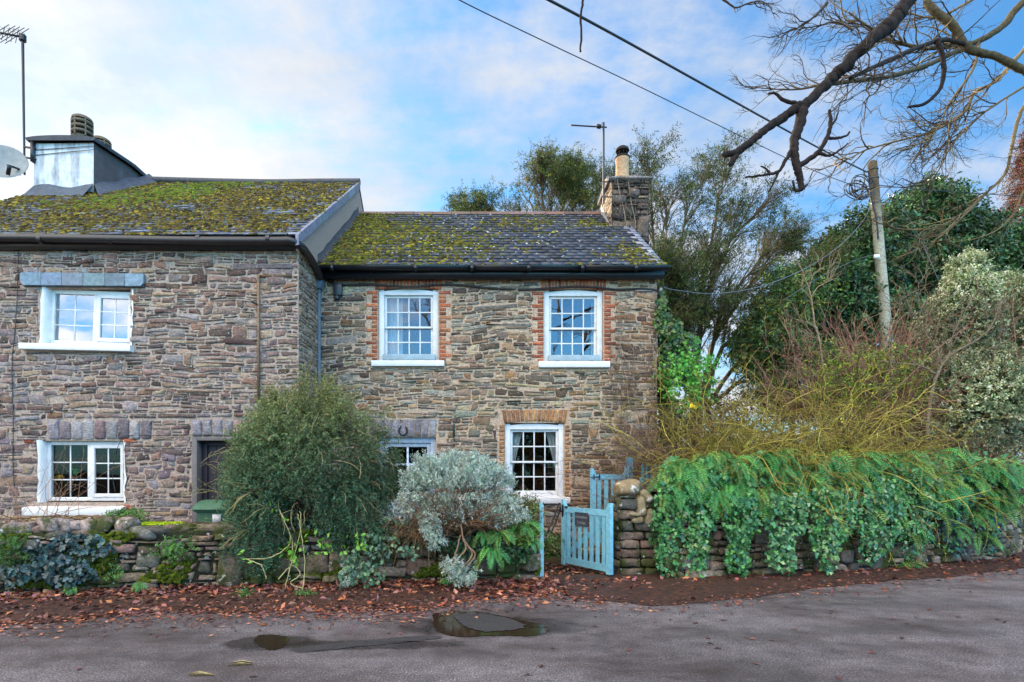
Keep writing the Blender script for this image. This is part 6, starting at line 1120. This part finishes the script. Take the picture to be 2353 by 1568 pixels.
limbs = [LP([(1600, 950), (1560, 820), (1520, 650), (1500, 480), (1495, 350)]), LP([(1600, 950), (1575, 800), (1560, 620), (1570, 470), (1610, 380)], 1), LP([(1605, 950), (1600, 800), (1630, 620), (1690, 490), (1735, 450)], -1), LP([(1610, 950), (1640, 790), (1700, 640), (1770, 540), (1815, 510)], 1),
         LP([(1610, 940), (1670, 790), (1750, 680), (1810, 610), (1850, 590)], -1), LP([(1590, 900), (1550, 750), (1510, 600), (1470, 480), (1440, 400)], 1.5), LP([(1590, 930), (1540, 780), (1500, 640), (1430, 470), (1400, 400)], 2), LP([(1620, 940), (1690, 840), (1760, 760), (1830, 700)], 1), LP([(1600, 930), (1580, 790), (1560, 680), (1540, 560), (1530, 420)], -1),
         LP([(1610, 930), (1650, 740), (1690, 620), (1740, 560)], .5), LP([(1600, 930), (1610, 760), (1620, 560), (1650, 420)], 1.5), LP([(1620, 940), (1700, 880), (1780, 820), (1850, 790)], 0), LP([(1580, 900), (1530, 800), (1520, 720), (1525, 640)], -1)]
limbs = [l if len(l) == 5 else l+[l[-1]+(l[-1]-l[-2])*.5] for l in limbs]
sweeping('sweeping_conifer', 'wind swept olive green conifer with feathery drooping limbs right of the cottage chimney', [P(1600, 1100, Yt)*[1, 1, 0]+[0, 0, 0], P(1598, 960, Yt), P(1595, 880, Yt)], limbs, 460, 4200, YW, 1.5, .8, 13000, .085, .020, (P(1600, 0, Yt)[0], Yt, 0), 0., .42, (.12, 0, .18), .28, .34, t2=.16)
leafbush('sweeping_conifer', 'low dark conifer boughs below the wind swept tree, beside the house corner', 'tree', [PE(1700, 735, 17.2, 120, 50, 420), PE(1570, 650, 17.2, 55, 110, 380)], .09, .022, YW, .38, 13, M_needle, loc=(7.4, 17.2, 0), lump=.3, trunk=[((7.4, 17.2, 0), (7.4, 17.2, 4.8), .12)], up=.1, r0=.2)
LDY = 22; Yt = 21.; trunk_r = (.22, .10)
limbs = [LP([(1268, 620), (1268, 560), (1266, 500), (1268, 430), (1272, 372)]), LP([(1268, 600), (1250, 540), (1230, 480), (1218, 430), (1212, 405)], 1), LP([(1268, 600), (1220, 550), (1180, 500), (1150, 470), (1125, 462)], -1), LP([(1268, 600), (1290, 540), (1315, 480), (1325, 430), (1330, 390)]), LP([(1268, 620), (1310, 560), (1345, 500), (1365, 460), (1372, 430)], 1), LP([(1260, 620), (1200, 570), (1140, 520), (1100, 495), (1070, 480)], 1), LP([(1268, 590), (1255, 520), (1248, 450), (1245, 410), (1242, 390)], -1), LP([(1268, 590), (1280, 520), (1296, 450), (1300, 420), (1305, 400)], 1)]
sweeping('yew_tree', 'olive green yew whose top shows above the ridge left of the cottage chimney', [P(1268, 1100, Yt)*[1, 1, 0], P(1268, 700, Yt), P(1268, 600, Yt)], limbs, 220, 1500, YW+[C(140, 140, 60)], 1.05, .7, 6000, .095, .022, (P(1268, 0, Yt)[0], Yt, 0), 0., .6, (0, 0, .35), .2, .36, .35)
# ---- bare trees
def crooked(root, mb, pts, r0, r1, col, K=None, sides=7, bump=.12):
    p = path3(pts, K or len(pts)*5); n = len(p); p = p+R.normal(size=p.shape)*np.linspace(r0, r1, n)[:, None]*bump; mb.tubes(p[None], (np.linspace(r0, r1, n)*(1+R.normal(size=n)*.06))[None], sides, col); return p
def twiggy(mb, limb, n, L, cols, r=.008, bias=(0, 0, 0), lv=3, ang=.9, wander=.34, grav=0., t0=.1, t1=1.):
    l = limb[None] if limb.ndim == 2 else limb
    a = spawn(l, n, t0, t1, L, 9, ang, wander, grav, bias); mb.tubes(a, rad(n, 9, r, r*.3), 4, pick(cols, n, .15))
    if lv > 1: b = spawn(a, n*4, .15, 1, L*.42, 6, ang, wander, grav, np.array(bias)*.5); mb.tubes(b, rad(n*4, 6, r*.4, r*.18), 3, pick(cols, n*4, .15))
    if lv > 2: c_ = spawn(b, n*9, .1, 1, L*.16, 4, ang, wander, grav); mb.tubes(c_, rad(n*9, 4, r*.22, r*.12), 3, pick(cols, n*9, .15))
    return a
BK = C(52, 44, 40); BKL = [C(134, 116, 82), C(100, 86, 64), C(74, 64, 50)]; BKD = [C(62, 52, 46), C(84, 72, 58), C(50, 42, 38)]
root = plant('overhanging_tree', (9.6, 7.6, 0), 'bare winter tree whose pruned dark limbs and lichened, sunlit toned twigs hang over the top right', 'tree')
tk = MB(); tr = crooked(root, tk, [(9.6, 7.6, -.1), (9.65, 7.6, 1.5), (9.5, 7.5, 3.5), (9.2, 7.3, 5.5), (8.6, 6.9, 7.5), (8.0, 6.6, 9.5)], .28, .12, BK, sides=12); tk.build('trunk', M_bark, root, smooth=True)
lb = MB(); DKB = C(42, 35, 33)
A_ = [(9.1, 7.2, 5.9), (7.3, 6.2, 7.6), P(2150, -120, 5.3), P(2085, 0, 5.1), P(2053, 49, 5.05), P(2004, 90, 5.0), P(1942, 152, 5.0), P(1901, 192, 5.0), P(1852, 238, 5.0), P(1823, 254, 5.0), P(1758, 299, 5.0), P(1700, 345, 5.0), P(1662, 357, 5.0)]
crooked(root, lb, A_, .075, .026, DKB, 130, 10, .13); crooked(root, lb, [P(1705, 342, 5), P(1690, 358, 5), P(1678, 380, 5)], .034, .022, DKB, 10)
crooked(root, lb, [P(1843, 250, 5), P(1838, 285, 4.98), P(1826, 320, 4.96), P(1824, 350, 4.96), P(1832, 385, 4.95), P(1840, 415, 4.95), P(1842, 436, 4.95)], .048, .022, DKB, 40, 8, .09)
crooked(root, lb, [P(1842, 436, 4.95), P(1828, 438, 4.95), P(1822, 415, 4.95)], .016, .008, DKB, 10); crooked(root, lb, [P(1842, 436, 4.95), P(1856, 424, 4.95)], .014, .008, DKB, 6)
crooked(root, lb, [P(1832, 385, 4.95), P(1865, 362, 4.93), P(1888, 340, 4.9), P(1904, 305, 4.9), P(1908, 275, 4.9), P(1906, 252, 4.9)], .026, .012, DKB, 26, 6, .12)
crooked(root, lb, [P(1904, 318, 4.9), P(1925, 318, 4.9), P(1945, 312, 4.9), P(1952, 303, 4.9)], .014, .007, DKB, 12, 6, .15); crooked(root, lb, [P(1882, 352, 4.9), P(1905, 358, 4.9), P(1930, 345, 4.9), P(1948, 330, 4.9)], .014, .006, DKB, 12, 6, .15); crooked(root, lb, [P(1908, 290, 4.9), P(1920, 275, 4.9), P(1926, 258, 4.9)], .011, .006, DKB, 10, 6, .15)
crooked(root, lb, [P(1824, 335, 4.96), P(1808, 365, 4.95), P(1790, 393, 4.95), P(1768, 400, 4.95), P(1740, 405, 4.95), P(1712, 408, 4.95)], .020, .007, DKB, 24, 6, .15); crooked(root, lb, [P(1790, 393, 4.95), P(1778, 420, 4.95), P(1766, 442, 4.95)], .012, .005, DKB, 12, 6, .15); crooked(root, lb, [P(1770, 400, 4.95), P(1760, 388, 4.95), P(1748, 382, 4.95)], .010, .006, DKB, 8)
crooked(root, lb, [P(1842, 240, 5), P(1825, 238, 5), P(1800, 230, 5), P(1780, 215, 5), P(1765, 216, 5)], .022, .008, DKB, 16, 6, .15)
crooked(root, lb, [P(2053, 40, 5.05), P(2055, 60, 5.05)], .03, .015, DKB, 6)
LK = C(84, 76, 56)
Bp = crooked(root, lb, [(8.9, 7.1, 6.6), (6.8, 6.6, 7.7), P(2143, -20, 6.6), P(2192, 61, 6.6), P(2225, 111, 6.6), P(2290, 131, 6.6), P(2353, 164, 6.6), P(2450, 230, 6.6)], .05, .036, LK, 50, 9, .05)
Cp = crooked(root, lb, [(9.2, 7.3, 5.6), P(2460, -60, 7.4), P(2353, 4, 7.2), P(2303, 61, 7.1), P(2241, 98, 7.0), P(2180, 107, 7.0), P(2118, 111, 7.0), P(2065, 98, 7.0), P(2024, 82, 7.0), P(1950, 29, 7.0)], .055, .010, LK, 60, 8, .06)
Dp = crooked(root, lb, [P(2225, 105, 7.0), P(2126, 152, 6.6), P(2044, 176, 6.2), P(1963, 186, 5.7), P(1901, 194, 5.1)], .028, .018, LK, 36, 7, .06)
Ep = crooked(root, lb, [P(2222, 104, 6.6), P(2170, 92, 6.45), P(2106, 111, 6.1), P(2004, 156, 5.5), P(1954, 180, 5.1)], .026, .018, BK, 30, 7, .06)
Jp = crooked(root, lb, [P(2150, 90, 6.3), P(2167, 135, 6.3), P(2163, 197, 6.3), P(2126, 238, 6.3), P(2085, 246, 6.3)], .032, .012, DKB, 26, 7, .14)
Sp = crooked(root, lb, [P(1262, -10, 4.4), P(1320, -40, 4.4), P(1345, -30, 4.4), P(1340, 0, 4.4), P(1334, 40, 4.4), P(1336, 80, 4.4), P(1333, 118, 4.4)], .012, .008, DKB, 26, 6, .2)
crooked(root, lb, [(7.3, 6.2, 7.6), (5, 5, 6.9), P(1600, -120, 4.4), P(1330, -42, 4.4)], .045, .012, DKB, 30, 7)
lb.build('limb', M_bark, root, smooth=True)
tw = MB(); LIT = C(116, 100, 70)  # sunlit tone put into the bark colour of the farther limbs
Fp = crooked(root, tw, [(9.4, 7.4, 4.8), P(2420, 60, 8.5), P(2353, 115, 8.5), P(2290, 184, 8.5), P(2241, 213, 8.5), P(2212, 262, 8.5), P(2139, 303, 8.5), P(2004, 340, 8.5), P(1950, 365, 8.5), P(1880, 393, 8.5)], .034, .006, LIT, 60, 6)
Gp = crooked(root, tw, [(9.5, 7.5, 4.3), P(2430, 180, 8.2), P(2353, 246, 8.2), P(2327, 328, 8.2), P(2311, 397, 8.2), P(2258, 451, 8.2), P(2192, 504, 8.2), P(2126, 528, 8.2), P(2044, 524, 8.2)], .032, .006, LIT, 50, 6)
G2 = crooked(root, tw, [P(2265, 445, 8.2), P(2200, 510, 8.2), P(2140, 558, 8.2), P(2061, 594, 8.2)], .022, .005, LIT, 24, 5); G3 = crooked(root, tw, [P(2400, 400, 8), P(2353, 440, 8), P(2330, 490, 8), P(2290, 530, 8), P(2230, 552, 8)], .024, .005, LIT, 24, 5)
Hp = crooked(root, tw, [P(2250, 100, 8), P(2235, 160, 8), P(2180, 240, 8), P(2150, 300, 8), P(2080, 350, 8)], .022, .005, LIT, 26, 5); Ip = crooked(root, tw, [P(2120, 110, 7.6), P(2040, 95, 7.6), P(1990, 60, 7.6), P(1910, 50, 7.6)], .02, .004, LIT, 22, 5); Kp = crooked(root, tw, [P(2353, 200, 8.8), P(2260, 260, 8.8), P(2190, 330, 8.8), P(2130, 420, 8.8), P(2000, 430, 8.8)], .02, .004, LIT, 30, 5)
Lp = crooked(root, tw, [P(2250, -10, 7.2), P(2150, 40, 7.2), P(2060, 20, 7.2)], .02, .005, LIT, 20, 5); Mp = crooked(root, tw, [P(1900, 8, 6), P(1870, 40, 6), P(1838, 62, 6), P(1812, 74, 6)], .016, .004, BKD[0], 18, 5)
twiggy(tw, Fp[12:], 34, 1.05, BKL+BKD, .011, (-.25, 0, -.1), 3, .7); twiggy(tw, Gp[14:], 20, .9, BKL, .010, (-.35, 0, -.1), 3, .6); twiggy(tw, G2, 8, .5, BKL, .007, (-.4, 0, .1), 3, .6); twiggy(tw, G3, 7, .5, BKL, .007, (-.3, 0, .1), 2, .6)
twiggy(tw, Hp, 22, 1.0, BKL+BKD, .009, (-.35, 0, -.15), 3, .7); twiggy(tw, Kp, 26, 1.0, BKL+BKD, .009, (-.4, 0, -.1), 3, .7); twiggy(tw, Cp[18:], 30, .95, BKD+BKL, .010, (-.3, 0, .0), 3, .8); twiggy(tw, Dp, 16, .8, BKD, .009, (-.35, 0, -.15), 3, .8); twiggy(tw, Ep, 10, .7, BKD, .008, (-.3, 0, .1), 3, .8)
twiggy(tw, Ip, 16, .75, BKL+BKD, .008, (-.4, 0, -.05), 3, .8); twiggy(tw, Lp, 12, .7, BKD+BKL, .008, (-.3, 0, .1), 3, .8); twiggy(tw, Mp, 7, .45, BKD, .006, (-.4, 0, -.4), 3, .6)
ap = np.stack([P(a, b, 6.2) for a, b in ((1900, 190), (1860, 215), (1820, 200), (1780, 190), (1735, 165))]); q = crooked(root, tw, [P(1905, 190, 5.2), P(1840, 205, 5.4), P(1780, 205, 5.5), P(1710, 198, 5.6)], .012, .003, BKD[1], 20, 5); twiggy(tw, q, 12, .42, BKD+BKL, .005, (-.5, 0, .1), 3, .6)
q = crooked(root, tw, [P(1960, 70, 5.6), P(1920, 50, 5.6), P(1880, 60, 5.6), P(1820, 70, 5.6)], .012, .003, BKD[1], 16, 5); twiggy(tw, q, 9, .4, BKD, .005, (-.4, 0, -.1), 3, .6)
q = crooked(root, tw, [P(1650, -10, 5), P(1676, 10, 5), P(1692, 18, 5), P(1720, 8, 5), P(1750, 3, 5), P(1775, 22, 5)], .010, .004, BKD[0], 20, 5); twiggy(tw, q, 6, .3, BKD, .005, (-.1, 0, -.6), 3, .5)
tw.build('twigs', M_twig, root)
# small bare trees among the bushes
def bare(label, Y, segs, col, r, loc):
    root = plant('bare_sapling', loc, label, 'tree'); mb = MB()
    for s, a, b in segs: q = crooked(root, mb, [P(x, y, Y) for x, y in s], a*.45, b*.55, col, len(s)*5, 6, .35); twiggy(mb, q, 5, .45, [col, col*.8], .007, (0, 0, .5), 2, .6, .2)
    mb.build('trunk', M_bark, root)
bare('pale grey forked bare sapling left of the telegraph pole', 11.6, [([(1905, 1000), (1895, 900), (1885, 790), (1872, 745), (1866, 700), (1860, 668), (1850, 640), (1838, 610), (1826, 592)], .05, .010), ([(1866, 690), (1850, 672), (1842, 655), (1845, 640)], .02, .008), ([(1866, 680), (1880, 660), (1905, 645), (1922, 618), (1932, 598)], .022, .008), ([(1860, 660), (1868, 635), (1884, 618), (1880, 600)], .018, .007), ([(1905, 645), (1900, 630), (1908, 612)], .012, .006), ([(1885, 770), (1865, 745), (1840, 735), (1822, 700), (1808, 688)], .02, .007), ([(1885, 780), (1862, 775), (1845, 780)], .015, .008)], C(150, 134, 110), .04, P(1905, 1200, 11.6)*[1, 1, 0])
bare('many branched bare tree with pale stems in front of the variegated shrub', 10.3, [([(2130, 1000), (2135, 930), (2150, 870), (2180, 820), (2230, 790), (2270, 760), (2290, 720), (2300, 690)], .07, .012), ([(2165, 840), (2150, 800), (2130, 770), (2105, 730), (2090, 705), (2070, 660)], .035, .010), ([(2130, 770), (2128, 740), (2112, 700), (2110, 650)], .02, .009), ([(2110, 650), (2098, 632), (2082, 625)], .012, .006), ([(2110, 655), (2125, 632), (2132, 618)], .012, .006), ([(2128, 735), (2142, 712), (2140, 680)], .014, .007), ([(2180, 820), (2190, 770), (2210, 720), (2205, 670)], .022, .008), ([(2210, 720), (2235, 690), (2250, 655)], .014, .007), ([(2230, 790), (2210, 760), (2180, 750)], .014, .007), ([(2270, 765), (2268, 730), (2262, 705)], .012, .006), ([(2150, 860), (2110, 840), (2060, 835), (2020, 830)], .04, .02), ([(2105, 730), (2080, 720), (2050, 700)], .014, .006), ([(2290, 720), (2310, 712)], .010, .006)], C(128, 112, 92), .05, P(2130, 1200, 10.3)*[1, 1, 0])
# ---- opposite side of the lane (seen in the window panes)
leafbush('roadside_hedge', 'dark hedge along the opposite side of the lane, facing the cottages', 'hedge', [((x, -8.2, 2.0), (2.4, 1.0, 2.5), 480) for x in np.linspace(-11, 11, 9)], .16, .08, [C(84, 92, 50), C(100, 84, 58), C(66, 76, 42)], .5, 9, loc=(0, -8.2, 0), lump=.1)
root = plant('roadside_tree', (2.6, -7.5, 0), 'bare broad tree on the opposite side of the lane, facing the cottages', 'tree'); mb = MB(); ms = [crooked(root, mb, [(2.6, -7.5, 0), (2.5, -7.4, 2.4), (x, y, z)], .22, .03, C(120, 96, 72), 16, 8) for x, y, z in ((-2.5, -6.5, 9), (.2, -8, 10.5), (2.8, -6.5, 11), (5.2, -7.5, 9.5), (7, -7, 8), (-1, -6, 7))]
for q in ms: twiggy(mb, q[6:], 16, 2.6, [C(124, 100, 74), C(146, 120, 88)], .035, (0, 0, .15), 2, .7)
mb.build('trunk', M_bark, root)

# ================================================================== fallen leaves
lt = MB(); n = 21000; x = R.uniform(-6.6, 9.5, n); yb = interp_front(x); w_ = np.where(x < 1., .75, .60); dist = np.abs(R.normal(size=n))*w_*np.where(R.random(n) < .62, .26, .70); keep = R.random(n) < np.where(x < .95, 1., np.where(x < 2.2, .35, .12)); x, yb, dist = x[keep], yb[keep], dist[keep]; m = len(x)
y = yb-.02-dist; z = .012+.07*np.exp(-dist/.22)*R.random(m)*np.where(x < 1, 1, .4); LC = [C(88, 60, 52), C(110, 72, 66), C(70, 48, 42), C(150, 88, 56, .95), C(142, 76, 52, .95), C(190, 118, 76, .95), C(120, 70, 62, .9), C(132, 84, 88, .9), C(156, 104, 94, .9), C(98, 58, 44, .9), C(186, 130, 100, .9)]
d = R.normal(size=(m, 3))*[1, 1, .22]; lt.leaves(np.column_stack([x, y, z]), d, R.uniform(.05, .12, m), R.uniform(.03, .065, m), pick(LC, m, .2, .06), nor=R.normal(size=(m, 3))*.45+[0, 0, 1.], kind='leaf', fold=.09, bend=.06)
n = 5200; x = np.where(R.random(n) < .8, R.uniform(-6, 1.4, n), R.uniform(1.4, 9, n)); fy = np.interp(x, E[:, 0], E[:, 1]); y = fy+R.normal(size=n)*.30+.05; lt.leaves(np.column_stack([x, y, np.full(n, .012)]), R.normal(size=(n, 3))*[1, 1, .08], R.uniform(.03, .07, n), R.uniform(.015, .035, n), pick(LC, n, .25), nor=[0, 0, 1.]+R.normal(size=(n, 3))*.2, fold=.05)
n = 24; pts = np.array([G(R.uniform(0, 2353), R.uniform(1400, 1560)) for _ in range(n)]+[G(a, b) for a, b in ((1633, 1470), (1640, 1482), (1708, 1465), (1722, 1470), (1905, 1405), (1915, 1412), (2060, 1425), (2080, 1432), (1605, 1432), (1850, 1400), (2100, 1420), (1640, 1490))]); n = len(pts); lt.leaves(pts+[0, 0, .008], R.normal(size=(n, 3))*[1, 1, .05], .07, .045, pick(LC[:3], n), nor=[0, 0, 1.]+R.normal(size=(n, 3))*.1, fold=.04)
lt.leaves(np.array([G(520, 1533), G(525, 1527), G(428, 1556), (G(430, 1552))])+[0, 0, .008], np.array([(1, .12, 0), (1, .05, 0), (1, 0.03, 0), (1, -.08, 0)]), .22, .008, C(200, 180, 130), nor=[0, 0, 1.])
n = 500; x = R.uniform(.85, 1.95, n); y = R.uniform(7.75, 9.3, n); lt.leaves(np.column_stack([x, y, np.full(n, .012)]), R.normal(size=(n, 3))*[1, 1, .15], .07, .045, pick(LC, n, .25), nor=[0, 0, 1.]+R.normal(size=(n, 3))*.25, fold=.08)
tag(lt.build('leaf_litter', M_litter, None, (0, 7.2, 0)), 'brown and purple fallen leaves drifted along the foot of the low wall', 'fallen leaves', kind='stuff')
